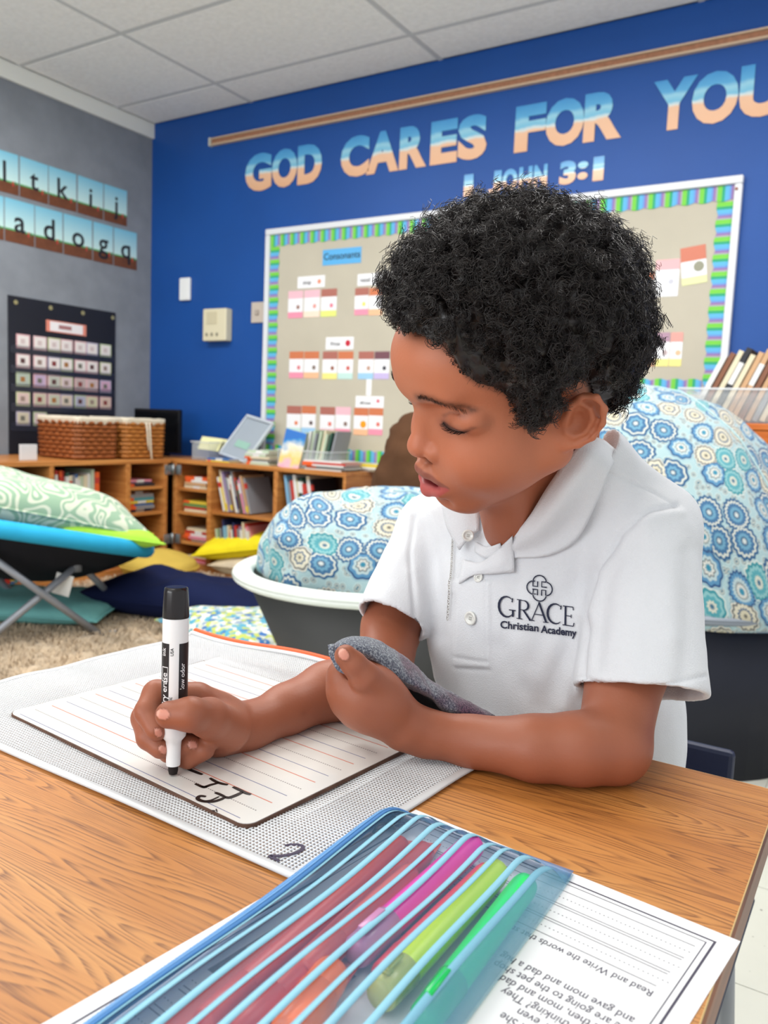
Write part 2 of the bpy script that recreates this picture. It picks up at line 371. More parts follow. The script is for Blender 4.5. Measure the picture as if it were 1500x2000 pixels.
def flat_card(u0, v0, u1, v1, bands, label, group, name='picture_card', tilt=0, blob=None, cat='card', text=None, th=.0015):
    """card pinned to the board: rectangle from pixel corners; bands = [(colour, share), ...] from the top"""
    a = py(u0, v0, YB); b = py((u0+u1)/2, v1, YB); c_ = py(u1, v0, YB); x0, x1 = a.x, c_.x; w = x1-x0
    cz = (py((u0+u1)/2, v0, YB).z); h = cz-b.z
    o = empty(name, ((x0+x1)/2, YB-.0125, cz-h/2), label, cat, group); o.rotation_euler = (0, tilt, 0)
    top = h/2
    for i, (col, sh_) in enumerate(bands):
        hb = h*sh_; mb = MB().box(-w/2, w/2, -th, 0, top-hb+.0002, top); mb.build('card_band', mat('card_%d_%d_%d' % col, col, .4), o); top -= hb
    if blob:
        col, bx_, bz_, r = blob
        MB().lathe([(0, 0), (r, 0), (r*.9, .0008), (0, .001)], 10, frame((bx_*w, -th-.0001, bz_*h), (1, 0, 0), (0, 0, 1))).build('picture', mat('card_%d_%d_%d' % col, col, .5), o)
    if text:
        v, f = text_polys(text[0], text[1], .01); w2 = max(p[0] for p in v); V, Fc = extrude_flat(v, f, .0006)
        t = mesh_obj('lettering', V, Fc, mat('black_print', (35, 35, 40), .6), o); t.matrix_local = frame((text[2]*w-w2/2, -th-.0002, text[3]*h), (1, 0, 0), (0, 0, 1))
    return o
flat_card(634, 486, 709, 517, [((92, 176, 232), 1.)], 'bright blue paper title card reading Consonants at top of bulletin board', None, 'title_card', text=('Consonants', .045, 0, -.15))
G1 = 'small white heading cards on the bulletin board'
flat_card(585, 540, 638, 563, [((244, 244, 248), 1.)], 'white heading card reading stop above the upper-left picture cards', G1, 'heading_card', blob=((232, 150, 120), .3, 0, .012), text=('stop', .03, -.15, -.18))
flat_card(702, 535, 752, 558, [((244, 244, 248), 1.)], 'white heading card partly behind forehead hair, upper row', G1, 'heading_card', text=('nasal', .03, -.2, -.18))
flat_card(640, 659, 694, 683, [((244, 244, 248), 1.)], 'white heading card with red picture above the middle row cards', G1, 'heading_card', blob=((200, 40, 60), .3, 0, .016), text=('fricat', .028, -.15, -.18))
flat_card(698, 774, 753, 797, [((244, 244, 248), 1.)], 'white heading card with small red lips above lowest row', G1, 'heading_card', blob=((215, 90, 110), .3, .1, .009), text=('affricate', .02, -.15, -.2))
flat_card(719, 740, 729, 773, [((244, 244, 246), 1.)], 'narrow upright white paper strip above the lowest heading card', None, 'paper_strip', th=.001)
PK, BR, OR_, WH = (238, 190, 202), (176, 110, 98), (208, 122, 84), (242, 242, 246)
LM_, OG, BL, PU, TE, YE, PK2 = (228, 236, 130), (246, 190, 150), (160, 205, 240), (200, 185, 228), (196, 228, 222), (244, 232, 140), (240, 150, 175)
CARDS = [ # u0,v0,u1,v1, top, bottom, blob colour, where
 (567, 569, 596, 622, PK, PK2, (150, 110, 100), 'first card of the upper-left trio, pink lips picture'), (598, 567, 629, 620, PK, (250, 225, 205), (225, 150, 140), 'middle card of the upper-left trio, with pink ear shape'), (631, 565, 662, 619, BR, LM_, (225, 120, 140), 'last card of the upper-left trio, lime bottom band'),
 (697, 563, 724, 616, BR, PK2, (240, 220, 110), 'card beside forehead hair with yellow picture'), (725, 563, 752, 616, OR_, OG, (150, 150, 150), 'card mostly behind the curly hair, upper row'),
 (569, 687, 597, 739, OR_, PK2, (220, 120, 130), 'leftmost card of the middle row, pink bottom band'), (598, 687, 627, 739, OR_, OG, (120, 100, 90), 'second card of the middle row, peach bottom band'),
 (634, 687, 663, 741, BR, YE, (150, 90, 70), 'third card of the middle row, yellow bottom band'), (664, 687, 694, 741, OR_, TE, (205, 80, 70), 'fourth card of the middle row, red figure picture'),
 (704, 687, 734, 741, BR, BL, (190, 150, 130), 'fifth card of the middle row, sky blue bottom band'), (735, 687, 765, 741, (120, 80, 90), PU, (50, 50, 60), 'sixth card of the middle row, lilac bottom band'),
 (564, 793, 592, 848, BR, TE, (225, 120, 70), 'leftmost card of the lowest row, orange dot picture'), (593, 793, 621, 848, OR_, BL, (80, 60, 60), 'second card of the lowest row, dark dot picture'),
 (629, 795, 658, 850, BR, PK, (225, 110, 90), 'third card of the lowest row, red dot picture'), (659, 795, 689, 850, PK, PK2, (130, 100, 90), 'fourth card of the lowest row, pink bottom band'),
 (695, 797, 723, 850, OR_, OG, (245, 160, 30), 'fifth card of the lowest row with bright orange circle'), (724, 797, 752, 850, OR_, PK2, (220, 110, 100), 'last card of the lowest row beside brown beanbag'),
 (1263, 533, 1281, 583, OR_, BL, (120, 120, 160), 'sliver of card at the right edge of curly hair'), (1284, 508, 1331, 580, (236, 178, 182), WH, (200, 200, 210), 'pink topped card on the right half of the board'),
 (1263, 650, 1285, 716, (220, 150, 150), OG, (160, 160, 180), 'first of three overlapping cards low right of hair'), (1286, 650, 1312, 716, (176, 140, 160), YE, (200, 180, 180), 'middle of three overlapping cards low right of hair'), (1313, 650, 1337, 716, (230, 160, 150), YE, (240, 190, 150), 'last of three overlapping cards low right of hair')]
for i, (a, b, c_, d, t, bt, bl, l) in enumerate(CARDS):
    flat_card(a, b, c_-.6, d, [(t, .28), (WH, .5), (bt, .22)], l[:1].upper()+l[1:], 'speech sound picture cards on the bulletin board', blob=(bl, .18, -.1, .011 if 'circle' not in l else .018))
flat_card(1335, 482, 1384, 556, [((205, 120, 95), .38), (WH, .42), ((226, 228, 170), .2)], 'Tilted card with brown and orange photo nearest the right border', 'speech sound picture cards on the bulletin board', tilt=-.12, blob=((150, 150, 130), .2, -.05, .02))

# ---- alphabet strips on the grey wall
m_sky = mat('alphabet_sky', (160, 214, 226), .5); nt, b = nodes(m_sky); tc = N(nt, 'ShaderNodeTexCoord'); sp = N(nt, 'ShaderNodeSeparateXYZ'); nt.links.new(tc.outputs['Generated'], sp.inputs[0])
r = ramp(nt, [(0, lin((206, 236, 232))), (1, lin((124, 196, 222)))]); nt.links.new(sp.outputs['Z'], r.inputs[0]); nt.links.new(r.outputs[0], b.inputs['Base Color'])
m_soil = mat('alphabet_soil', (112, 66, 42), .6, var=.15, vscale=40); m_grass = mat('alphabet_grass', (84, 164, 96), .6); m_ink = mat('black_print', (35, 35, 40))
def alpha_card(ch, u0, u1, zt, zb, label, dz=0):
    y0 = px(u0, 350, XL).y; y1 = px(u1, 350, XL).y; w = y1-y0-.002; h = zt-zb
    o = empty('alphabet_card', (XL+.001, (y0+y1)/2, zb), label, 'card', 'alphabet cards on the grey wall')
    o.rotation_euler = (random.uniform(-.01, .01), 0, 0)
    MB().box(0, .0014, -w/2, w/2, h*.31, h).build('sky', m_sky, o); MB().box(0, .0014, -w/2, w/2, h*.27, h*.31).build('grass', m_grass, o); MB().box(0, .0014, -w/2, w/2, 0, h*.27).build('soil', m_soil, o)
    if ch:
        v, f = text_polys(ch, h*.72, .012); xs = [p[0] for p in v]; cx_ = (min(xs)+max(xs))/2; V, Fc = extrude_flat([(a-cx_, b_) for a, b_ in v], f, .0008)
        t = mesh_obj('letter', V, Fc, m_ink, o); t.matrix_local = frame((.0016, 0, h*.27), (0, 1, 0), (0, 0, 1))
    for q in range(2):
        MB().box(.0016, .0024, w*.28+q*.012, w*.28+q*.012+.006, h*(.2+.02*q), h*.32).build('drawing', mat('card_%d_%d_%d' % [(210, 60, 60), (90, 110, 80)][q], [(210, 60, 60), (90, 110, 80)][q], .5), o)
zt1, zb1, zt2, zb2 = 2.02, 1.832, 1.81, 1.608
for ch, a, b, w_ in [('h', -60, -22, 'nearly out of frame at left'), ('l', -20, 36, 'letter l'), ('t', 38, 93, 'letter t'), ('k', 95, 149, 'letter k'), ('i', 151, 201, 'letter i'), ('j', 203, 248, 'letter j')]:
    alpha_card(ch, a, b, zt1, zb1, 'blue sky alphabet card with '+w_+', upper strip' if ch != 'h' else 'blue sky alphabet card nearly out of frame, upper strip')
for ch, a, b, w_ in [('c', -60, 6, 'letter c nearly out of frame'), ('a', 8, 66, 'letter a'), ('d', 68, 122, 'letter d'), ('o', 124, 180, 'letter o'), ('g', 182, 221, 'letter g'), ('q', 223, 268, 'letter q')]:
    alpha_card(ch, a, b, zt2, zb2, 'blue sky alphabet card with '+w_+', lower strip')

# ---- pocket chart
ya, yb_ = px(14, 600, XL).y, px(224, 620, XL).y; zt = 1.355; zb = .586
pc = empty('pocket_chart', (XL, (ya+yb_)/2, zb), 'black fabric pocket chart hanging on grey wall above wicker baskets', 'chart')
m_chart = mat('black_chart_fabric', (26, 28, 38), .55, .4, var=.1, vscale=6)
wbuild(MB().box(XL+.0005, XL+.008, ya, yb_, zb, zt, bev=.002), 'backing', m_chart, pc)
rows = [(667, 685), (705, 720), (741, 755), (779, 787), (817, 822)]; cu_ = [43, 76, 104, 128, 155, 178, 204]
for i, (va, vb) in enumerate(rows):
    z = px(43, va+13, XL).z
    wbuild(MB().box(XL+.0082, XL+.0125, ya+.01, yb_-.01, z-.03, z+.012, bev=.001), 'clear_pocket', mat('pocket_vinyl', (60, 64, 80), .2, .6, alpha=.35), pc)
for k in range(4):
    y = ya+.04+(yb_-ya-.06)*k/3; wbuild(MB().lathe([(.004, 0), (.011, .001), (.011, .003), (.004, .004)], 14, frame((XL+.008, y, zt-.03), (0, 1, 0), (0, 0, 1))), 'grommet', mat('brass_grommet', (190, 180, 130), .3, metal=.6), pc)
def chart_card(u, v, wpx, hpx, col, rim, label, ink=True, name='pocket_card', group='small cards in the pocket chart'):
    p = px(u, v, XL); w = px(u+wpx/2, v, XL).y-px(u-wpx/2, v, XL).y; h = px(u, v-hpx/2, XL).z-px(u, v+hpx/2, XL).z
    o = empty(name, (XL+.0085, p.y, p.z), label, 'card', group)
    MB().box(0, .0012, -w/2, w/2, -h/2, h/2).build('card_edge', mat('card_%d_%d_%d' % rim, rim, .5), o)
    MB().box(.0013, .002, -w/2*.82, w/2*.82, -h/2*.82, h/2*.82).build('card_face', mat('card_%d_%d_%d' % col, col, .5), o)
    if ink: MB().box(.0021, .0026, -w*.2, w*.12, -h*.16, h*.18).build('picture', mat('card_%d_%d_%d' % ink, ink, .6), o)
    return o
RIM = [(216, 168, 172), (222, 186, 188), (206, 212, 168), (220, 180, 182), (222, 182, 184), (180, 174, 196), (188, 202, 166)]
INK = [(130, 60, 60), (160, 110, 60), (110, 110, 100), (90, 60, 60), (150, 130, 120)]
on = ['first', 'second', 'third', 'fourth', 'fifth', 'sixth', 'seventh']; rn = ['top', 'second', 'third', 'fourth', 'lowest']
rnd = random.Random(5)
for i, (va, vb) in enumerate(rows):
    for k, u in enumerate(cu_):
        if i == 4 and k > 1: continue
        v = va+(vb-va)*(u-43)/(204-43)
        rim = RIM[(k+i*3) % 7]; face = (232, 226, 222) if i in (0, 1) else (214-rnd.randint(0, 40), 204-rnd.randint(0, 40), 198-rnd.randint(0, 30))
        chart_card(u, v, 27-k*.9, 28-k*.6, face, rim, 'small square card, %s row of the pocket chart, %s from left' % (rn[i], on[k]), INK[(i*3+k) % 5] if i else (206, 190, 188))
chart_card(128, 641, 78, 22, (240, 236, 236), (226, 140, 120), 'wide white and red title card near top of pocket chart', (170, 120, 120), 'title_card', None)
# ================================================================== FURNITURE AT THE BACK
def wood_mat(name, light, dark, scale, axis, rough=.35, strength=1.0):
    """wood with long streaks along `axis` (0,1,2) in object space"""
    m = mat(name, light, rough, .4); nt, b = nodes(m); tc = N(nt, 'ShaderNodeTexCoord'); mp = N(nt, 'ShaderNodeMapping')
    s = [scale*16]*3; s[axis] = scale; mp.inputs['Scale'].default_value = s; nt.links.new(tc.outputs['Object'], mp.inputs[0])
    n = N(nt, 'ShaderNodeTexNoise', Scale=1.0); n.inputs['Detail'].default_value = 6; n.inputs['Distortion'].default_value = .6; nt.links.new(mp.outputs[0], n.inputs['Vector'])
    mid = tuple((a+c)/2 for a, c in zip(light, dark))
    r = ramp(nt, [(.3, lin(dark)), (.48, lin(mid)), (.62, lin(light)), (1, lin(light))]); nt.links.new(n.outputs['Fac'], r.inputs[0]); nt.links.new(r.outputs[0], b.inputs['Base Color']); return m
m_oak = wood_mat('golden_shelf_wood', (206, 142, 78), (172, 106, 52), 3, 0)
m_oaky = wood_mat('golden_shelf_wood_along_y', (206, 142, 78), (172, 106, 52), 3, 1)
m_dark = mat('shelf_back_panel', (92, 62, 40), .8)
FY, FX, TT = 3.03, -3.17, .585
Xr = lambda u: py(u, 900, FY).x
Yl = lambda u: px(u, 900, FX).y
rc = empty('bookcase', (-2.8, 3.18, 0), 'low golden wood bookcase along the blue wall with open shelves of books', 'bookcase')
th = .018
secs = [(Xr(345), Xr(405)), (Xr(413), Xr(535)), (Xr(543), Xr(671))]
def zr(u, v): return py(u, v, FY).z
wbuild(MB().box(XL+.03, Xr(677), FY, YB-.03, TT-.022, TT, bev=.003), 'top', m_oak, rc)
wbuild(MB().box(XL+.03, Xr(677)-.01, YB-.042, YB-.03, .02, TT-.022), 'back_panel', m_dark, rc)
wbuild(MB().box(XL+.03, Xr(677), FY+.004, YB-.042, .0, .05), 'plinth', m_oak, rc)
for a, b in ((Xr(338), Xr(345)), (Xr(405), Xr(413)), (Xr(535), Xr(543)), (Xr(671), Xr(677))):
    wbuild(MB().box(a, b, FY, YB-.042, .05, TT-.0225, bev=.002), 'side_panel', m_oaky, rc)
RSH = {0: [zr(375, v) for v in (957, 1004, 1062)], 1: [zr(475, 1009)], 2: [zr(600, 1015)]}
for s, zs in RSH.items():
    for z in zs: wbuild(MB().box(secs[s][0]+.0005, secs[s][1]-.0005, FY+.01, YB-.043, z-.009, z+.006, bev=.001), 'shelf', m_oak, rc)
lc = empty('bookcase', (-3.4, 2.3, 0), 'low golden wood bookcase under the wicker baskets along the grey wall', 'bookcase')
zl = lambda u, v: px(u, v, FX).z
lsecs = [(Yl(-150), Yl(-8)), (Yl(0), Yl(98)), (Yl(106), Yl(247)), (Yl(256), Yl(322))]
wbuild(MB().box(XL+.03, FX, Yl(-160), FY-.03, TT-.022, TT, bev=.003), 'top', m_oaky, lc)
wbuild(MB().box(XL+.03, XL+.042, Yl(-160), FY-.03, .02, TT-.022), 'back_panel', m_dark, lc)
wbuild(MB().box(XL+.042, FX-.004, Yl(-160), FY-.03, 0, .05), 'plinth', m_oaky, lc)
for a, b in ((Yl(-8), Yl(0)), (Yl(98), Yl(106)), (Yl(247), Yl(256)), (Yl(322), Yl(328))):
    wbuild(MB().box(XL+.043, FX, a, b, .05, TT-.0225, bev=.002), 'side_panel', m_oak, lc)
LSH = {0: [zl(50, 1000)], 1: [zl(50, 1000)], 2: [zl(200, 998)], 3: [zl(290, v) for v in (953, 1003, 1055)]}
for s, zs in LSH.items():
    for z in zs: wbuild(MB().box(XL+.043, FX-.01, lsecs[s][0]+.0005, lsecs[s][1]-.0005, z-.009, z+.006, bev=.001), 'shelf', m_oaky, lc)
for z in (.53, .17):
    h = MB().box(FX+.001, FX+.005, FY-.075, FY-.031, z-.025, z+.025, bev=.001).tube([(FX+.006, FY-.02, z-.028), (FX+.006, FY-.02, z+.028)], .007, 10).box(FX+.008, FX+.045, FY-.006, FY-.001, z-.025, z+.025, bev=.001)
    wbuild(h, 'hinge', mat('steel_hinge', (150, 158, 162), .3, metal=.7), rc, True)
# ---- books
m_pages = mat('book_pages', (232, 226, 212), .8, bump=.3, bscale=200)
ORD = ['first', 'second', 'third', 'fourth', 'fifth', 'sixth', 'seventh', 'eighth', 'ninth', 'tenth', 'eleventh', 'twelfth', 'thirteenth', 'fourteenth', 'fifteenth', 'sixteenth']
BC = {'white': (225, 225, 222), 'cream': (222, 210, 180), 'red': (190, 60, 50), 'orange': (226, 96, 44), 'blue': (66, 110, 170), 'navy': (44, 54, 96), 'teal': (80, 150, 160), 'green': (110, 150, 90), 'grey': (140, 142, 148),
      'yellow': (226, 200, 70), 'pink': (220, 140, 160), 'brown': (130, 84, 60), 'lilac': (150, 130, 170), 'black': (40, 40, 46), 'pale green': (190, 206, 180), 'sky blue': (130, 180, 214), 'tan': (200, 160, 120), 'dark green': (50, 84, 70)}
def book(M, t, h, d, col, label, group, accent=None):
    """spine at local y=0 facing -y, thickness along x, height z, depth +y"""
    c = .0012
    mb = MB().box(0, c, 0, d, 0, h).box(t-c, t, 0, d, 0, h).box(c, t-c, 0, c, 0, h)
    mb.box(c, t-c, c, d-.003, .003, h-.003, mi=1)
    if accent: mb.box(-.0003, t+.0003, -.0004, .012, h*accent[1], h*accent[2], mi=2)
    o = mb.build('book', [mat('cover_'+col.replace(' ', '_'), BC[col], .5), m_pages, mat('cover_'+(accent[0] if accent else 'white').replace(' ', '_'), BC[accent[0] if accent else 'white'], .5)])
    o.matrix_world = M; return meta(o, label, 'book', group)
rb = random.Random(11)
def row_books(origin, ex, ey, width, hmax, cols, where, group, lean=0.0, depth=.2, tr=(.008, .02)):
    """upright books from origin along ex; ey points into the shelf"""
    x = 0; ez = Vector((0, 0, 1)); ex = Vector(ex); ey = Vector(ey); k = 0
    flip = ex.cross(ey).z < 0
    for col in cols:
        t = rb.uniform(*tr); h = hmax*rb.uniform(.72, .94); l = lean; adv = t/math.cos(l)+.0012
        if x+adv+hmax*.9*math.sin(abs(l)) > width: break
        e = ex*math.cos(l)+ez*math.sin(l)*(-1); up = ez*math.cos(l)+ex*math.sin(l)
        z0 = abs(math.sin(l))*t+.0006
        M = Matrix((e, ey, up)).transposed().to_4x4(); M.translation = Vector(origin)+ex*(x+(hmax*.9*math.sin(abs(lean)) if lean < 0 else 0))+ez*z0+ey*rb.uniform(.012, .03)
        acc = rb.choice([None, ('white', .6, .9), ('yellow', .05, .2), ('orange', .02, .2), ('red', .7, .85), ('navy', .1, .4)])
        book(M, t, h, depth*rb.uniform(.85, 1), col, '%s book, %s from left %s' % (col, ORD[k], where), group, acc); x += adv; k += 1
def stack_books(p, ex, ey, w, cols, where, group, depth=.16, t=.012):
    z = 0
    for k, col in enumerate(cols):
        tt = t*rb.uniform(.6, 1.4); ww = w*rb.uniform(.8, 1); M = Matrix((Vector((0, 0, 1)), Vector(ey), Vector(ex))).transposed().to_4x4()
        if M.determinant() < 0: M = Matrix((Vector((0, 0, -1)), Vector(ey), Vector(ex))).transposed().to_4x4(); dz = tt
        else: dz = 0
        M.translation = Vector(p)+Vector((0, 0, z+dz+.0005))+Vector(ex)*rb.uniform(0, w-ww)+Vector(ey)*rb.uniform(.0, .02)
        book(M, tt, ww, depth, col, '%s flat book, %s from bottom %s' % (col, ORD[k], where), group, rb.choice([None, ('orange', .0, .25), ('orange', .05, .2), ('white', .4, .7)])); z += tt+.0006
EX, EY = (1, 0, 0), (0, 1, 0)
s0, s1, s2 = secs
def bz(s, i): zs = sorted(RSH[s]); return .05 if i == 0 else zs[i-1]+.0065
g = 'books lying flat in the narrow right bay'
row = [['pink', 'red', 'cream'], ['white', 'pink', 'white', 'red', 'cream'], ['cream', 'red', 'green', 'yellow'], ['cream', 'tan', 'white', 'orange']]
for i, cs in enumerate(row): stack_books((s0[0]+.03, FY+.02, bz(0, i)), EX, EY, s0[1]-s0[0]-.035, cs, 'on %s shelf of bay right of hinges' % ['floor level', 'lower middle', 'upper middle', 'top'][i], g)
row_books((s1[0]+.004, FY+.01, bz(1, 1)), EX, EY, s1[1]-s1[0]-.02, TT-.022-bz(1, 1), ['white', 'yellow', 'cream', 'lilac', 'grey', 'brown', 'cream', 'black', 'white', 'grey', 'brown', 'dark green', 'pink', 'lilac', 'tan', 'grey'], 'on upper shelf under the grey tray', 'upright books on the upper shelf below the tray', -.28, tr=(.007, .014))
row_books((s1[0]+.006, FY+.01, .051), EX, EY, s1[1]-s1[0]-.1, bz(1, 1)-.07, ['pale green', 'green', 'grey', 'navy', 'sky blue', 'cream', 'tan', 'white', 'navy', 'red', 'grey', 'lilac', 'white', 'cream', 'red', 'pink'], 'on lower shelf behind yellow cushion', 'upright books on the lower shelf behind the yellow cushion', -.12, tr=(.009, .015))
row_books((s2[0]+.02, FY+.01, bz(2, 1)), EX, EY, .2, TT-.022-bz(2, 1), ['sky blue', 'grey', 'red', 'white', 'yellow', 'black', 'dark green', 'red', 'cream', 'black'], 'on upper shelf beside the patterned beanbag', 'upright books on the shelf beside the beanbag', -.18)
row_books((s2[0]+.01, FY+.01, .051), EX, EY, s2[1]-s2[0]-.05, bz(2, 1)-.07, ['red', 'blue', 'cream', 'grey', 'teal'], 'on lower shelf behind patterned beanbag', 'upright books low behind the beanbag', 0)
LX, LY = (0, 1, 0), (-1, 0, 0)
def lz(s, i): zs = sorted(LSH[s]); return .05 if i == 0 else zs[i-1]+.0065
row = [['brown', 'lilac', 'red'], ['cream', 'yellow'], ['navy', 'grey', 'blue', 'yellow', 'teal', 'grey', 'brown'], ['black', 'lilac', 'pink']]
for i, cs in enumerate(row): stack_books((FX-.03, lsecs[3][0]+.004, lz(3, i)), LX, LY, lsecs[3][1]-lsecs[3][0]-.04, cs, 'on %s shelf of bay left of hinges' % ['floor level', 'lower middle', 'upper middle', 'top'][i], 'books lying flat in the narrow left bay')
row_books((FX-.02, lsecs[2][0]+.01, lz(2, 1)), LX, LY, .34, TT-.022-lz(2, 1), ['lilac', 'red', 'brown', 'orange', 'red', 'dark green', 'cream', 'grey', 'blue', 'cream', 'pale green', 'cream', 'white', 'pale green', 'orange'], 'on upper shelf under wicker baskets', 'upright books under the wicker baskets', 0, tr=(.010, .024))
row_books((FX-.02, lsecs[2][0]+.26, .051), LX, LY, .2, lz(2, 1)-.07, ['navy', 'red', 'orange', 'white', 'orange'], 'on lower shelf above lime cushion', 'upright books above the lime cushion', .0, tr=(.010, .024))
row_books((FX-.02, lsecs[2][0]+.02, .051), LX, LY, .2, lz(2, 1)-.07, ['grey', 'blue', 'brown', 'red', 'grey', 'navy'], 'on lower shelf behind saucer chair', 'upright books behind the saucer chair', .0, tr=(.010, .024))
row_books((FX-.02, lsecs[1][0]+.02, lz(1, 1)), LX, LY, .26, (TT-.022-lz(1, 1))*.7, ['green', 'red', 'dark green', 'yellow', 'cream', 'tan', 'brown', 'tan', 'cream', 'tan'], 'on upper shelf nearest left edge', 'short books in the leftmost bay', .0, tr=(.010, .024))
row_books((FX-.02, lsecs[1][0]+.02, .051), LX, LY, .26, (lz(1, 1)-.07), ['navy', 'red', 'blue', 'teal', 'red', 'navy', 'brown', 'grey', 'blue'], 'on lowest shelf between the chair legs', 'books seen between the chair legs', .0, tr=(.010, .024))
# ---- wicker baskets
m_wick = mat('wicker_brown', (150, 84, 40), .55, .4, var=.3, vscale=120); m_wick2 = mat('wicker_honey', (178, 112, 48), .55, .4, var=.25, vscale=120); m_cloth = mat('cream_liner', (222, 212, 192), .9, .2, bump=.4, bscale=120)
def rrect(x0, x1, y0, y1, r, n=6):
    P = []
    for cx, cy, a0 in ((x1-r, y1-r, 0), (x0+r, y1-r, 90), (x0+r, y0+r, 180), (x1-r, y0+r, 270)):
        P += [(cx+r*math.cos(math.radians(a0+90*k/n)), cy+r*math.sin(math.radians(a0+90*k/n))) for k in range(n+1)]
    return P
def densify(P, step):
    out = []
    for i in range(len(P)):
        a = Vector(P[i]); b = Vector(P[(i+1) % len(P)]); n = max(1, round((b-a).length/step)); out += [a.lerp(b, k/n) for k in range(n)]
    return out
def basket(x0, x1, y0, y1, z0, z1, mw, label):
    o = empty('wicker_basket', ((x0+x1)/2, (y0+y1)/2, z0), label, 'basket')
    rowh = .02; nrow = int((z1-z0)/rowh); P = densify(rrect(x0, x1, y0, y1, .02), .026)
    if len(P) % 2: P = P[:-1]
    C = Vector(((x0+x1)/2, (y0+y1)/2)); mb = MB(); n = len(P)
    for r in range(nrow):
        z = z0+rowh*(r+.5); tap = 1-.04*(1-r/nrow); pts = []
        for k, p in enumerate(P):
            nrm = (p-C).normalized(); q = C+(p-C)*tap+nrm*(.006*(1 if (k+r) % 2 else -1)); pts.append((q.x, q.y, z))
        pts.append(pts[0]); mb.tube(pts, .0102, 6, caps=False)
    for k in range(0, n, 2):
        p = P[k]; a = C+(p-C)*.96; mb.tube([(a.x, a.y, z0), (p.x, p.y, z1)], .003, 4, caps=False)
    w = wbuild(mb, 'woven_wall', mw, o, True); meta(w, kind='stuff')
    inner = MB().box(x0+.012, x1-.012, y0+.012, y1-.012, z0+.002, z1-.03); wbuild(inner, 'basket_floor', mw, o)
    # liner folded over the rim
    Q = densify(rrect(x0-.008, x1+.008, y0-.008, y1+.008, .024), .02); mb = MB(); nn = len(Q); rs = random.Random(3); prof = [(-.022, -.004), (-.002, .004), (.008, .003), (.010, -.006), (.0, -.012), (-.03, -.016)]
    vs = []; wob = [rs.uniform(-.004, .004) for _ in Q]
    for (dz, off) in prof:
        for k, p in enumerate(Q):
            nrm = (p-C).normalized(); w_ = .5*(wob[k]+wob[k-1]); q = p+nrm*off; vs.append((q.x, q.y, z1+dz+w_*(1 if dz < 0 else .7)))
    fs = [(i*nn+k, i*nn+(k+1) % nn, (i+1)*nn+(k+1) % nn, (i+1)*nn+k) for i in range(len(prof)-1) for k in range(nn)]
    mb.add(vs, fs); wbuild(mb, 'cloth_liner', m_cloth, o, True); return o
bfx = -3.20
y0, y1 = px(152, 860, bfx).y, px(227, 860, bfx).y; xb = py(75, 860, y0).x
basket(xb, bfx, y0, y1, TT+.004, px(152, 818, bfx).z, m_wick, 'large red-brown wicker basket with cream cloth liner on the bookcase')
y0, y1 = px(244, 860, bfx).y, px(320, 860, bfx).y
b2 = basket(bfx-.26, bfx, y0, y1, TT+.004, px(246, 820, bfx).z, m_wick2, 'smaller honey wicker basket with cream liner and hanging drawstring')
cp = px(292, 825, bfx+.022)
for q, (dy, bot) in enumerate(((0, 905), (-.02, 880))):
    z2 = px(298, bot, bfx+.022).z; wbuild(MB().tube([(cp.x, cp.y+dy, cp.z), (cp.x+.004, cp.y+dy+.004, (cp.z+z2)/2+.02), (cp.x, cp.y+dy+.012, (cp.z*.3+z2*.7)), (cp.x+.002, cp.y+dy+.018, z2)], .0042, 7), 'drawstring', m_cloth, b2, True)
a = px(40, 868, bfx-.05); b = px(73, 893, bfx-.05)
tag_o = meta(MB().box(bfx-.062, bfx-.05, a.y, b.y, TT+.0005, a.z, bev=.002).build('paper_box', mat('white_box', (206, 208, 210), .5)), 'small white box standing left of the big wicker basket', 'box')
# black monitor in the corner
o = empty('black_screen', (-3.45, 3.15, TT), 'black flat screen standing in the corner behind the honey basket', 'screen'); a, b = py(262, 797, 3.15), py(350, 797, 3.15)
wbuild(MB().box(a.x, b.x, 3.15, 3.175, TT+.02, a.z, bev=.004), 'panel', mat('screen_black', (14, 15, 18), .35), o); wbuild(MB().box((a.x+b.x)/2-.06, (a.x+b.x)/2+.06, 3.12, 3.2, TT+.001, TT+.0195, bev=.003), 'foot', mat('screen_black', (0, 0, 0)), o)
wbuild(MB().box(a.x+.012, b.x-.012, 3.148, 3.1495, TT+.032, a.z-.012), 'glass', mat('screen_glass', (8, 9, 12), .12, .6), o)
# ---- things on top of the right bookcase
def clear_bin(x0, x1, y0, y1, z0, z1, label, th=.003):
    o = empty('clear_bin', ((x0+x1)/2, (y0+y1)/2, z0), label, 'bin'); m = mat('clear_bin_plastic', (214, 220, 222), .12, .6, alpha=.2)
    mb = MB().box(x0, x1, y0, y1, z0, z0+th).box(x0, x1, y0, y0+th, z0+th, z1).box(x0, x1, y1-th, y1, z0+th, z1).box(x0, x0+th, y0+th, y1-th, z0+th, z1).box(x1-th, x1, y0+th, y1-th, z0+th, z1)
    wbuild(mb, 'bin_body', m, o); r = MB(); e = .006
    r.box(x0-e, x1+e, y0-e, y0, z1-.006, z1).box(x0-e, x1+e, y1, y1+e, z1-.006, z1).box(x0-e, x0, y0, y1, z1-.006, z1).box(x1, x1+e, y0, y1, z1-.006, z1)
    wbuild(r, 'rim', mat('clear_bin_rim', (226, 230, 232), .2, .6, alpha=.6), o); return o
BYf = 3.1
X = lambda u, y=BYf: py(u, 880, y).x
Zt = lambda u, v, y=BYf: py(u, v, y).z
clear_bin(X(375), X(408), BYf, BYf+.13, TT+.001, Zt(390, 862), 'small clear plastic bin holding pale yellow cards left of the grey tray')
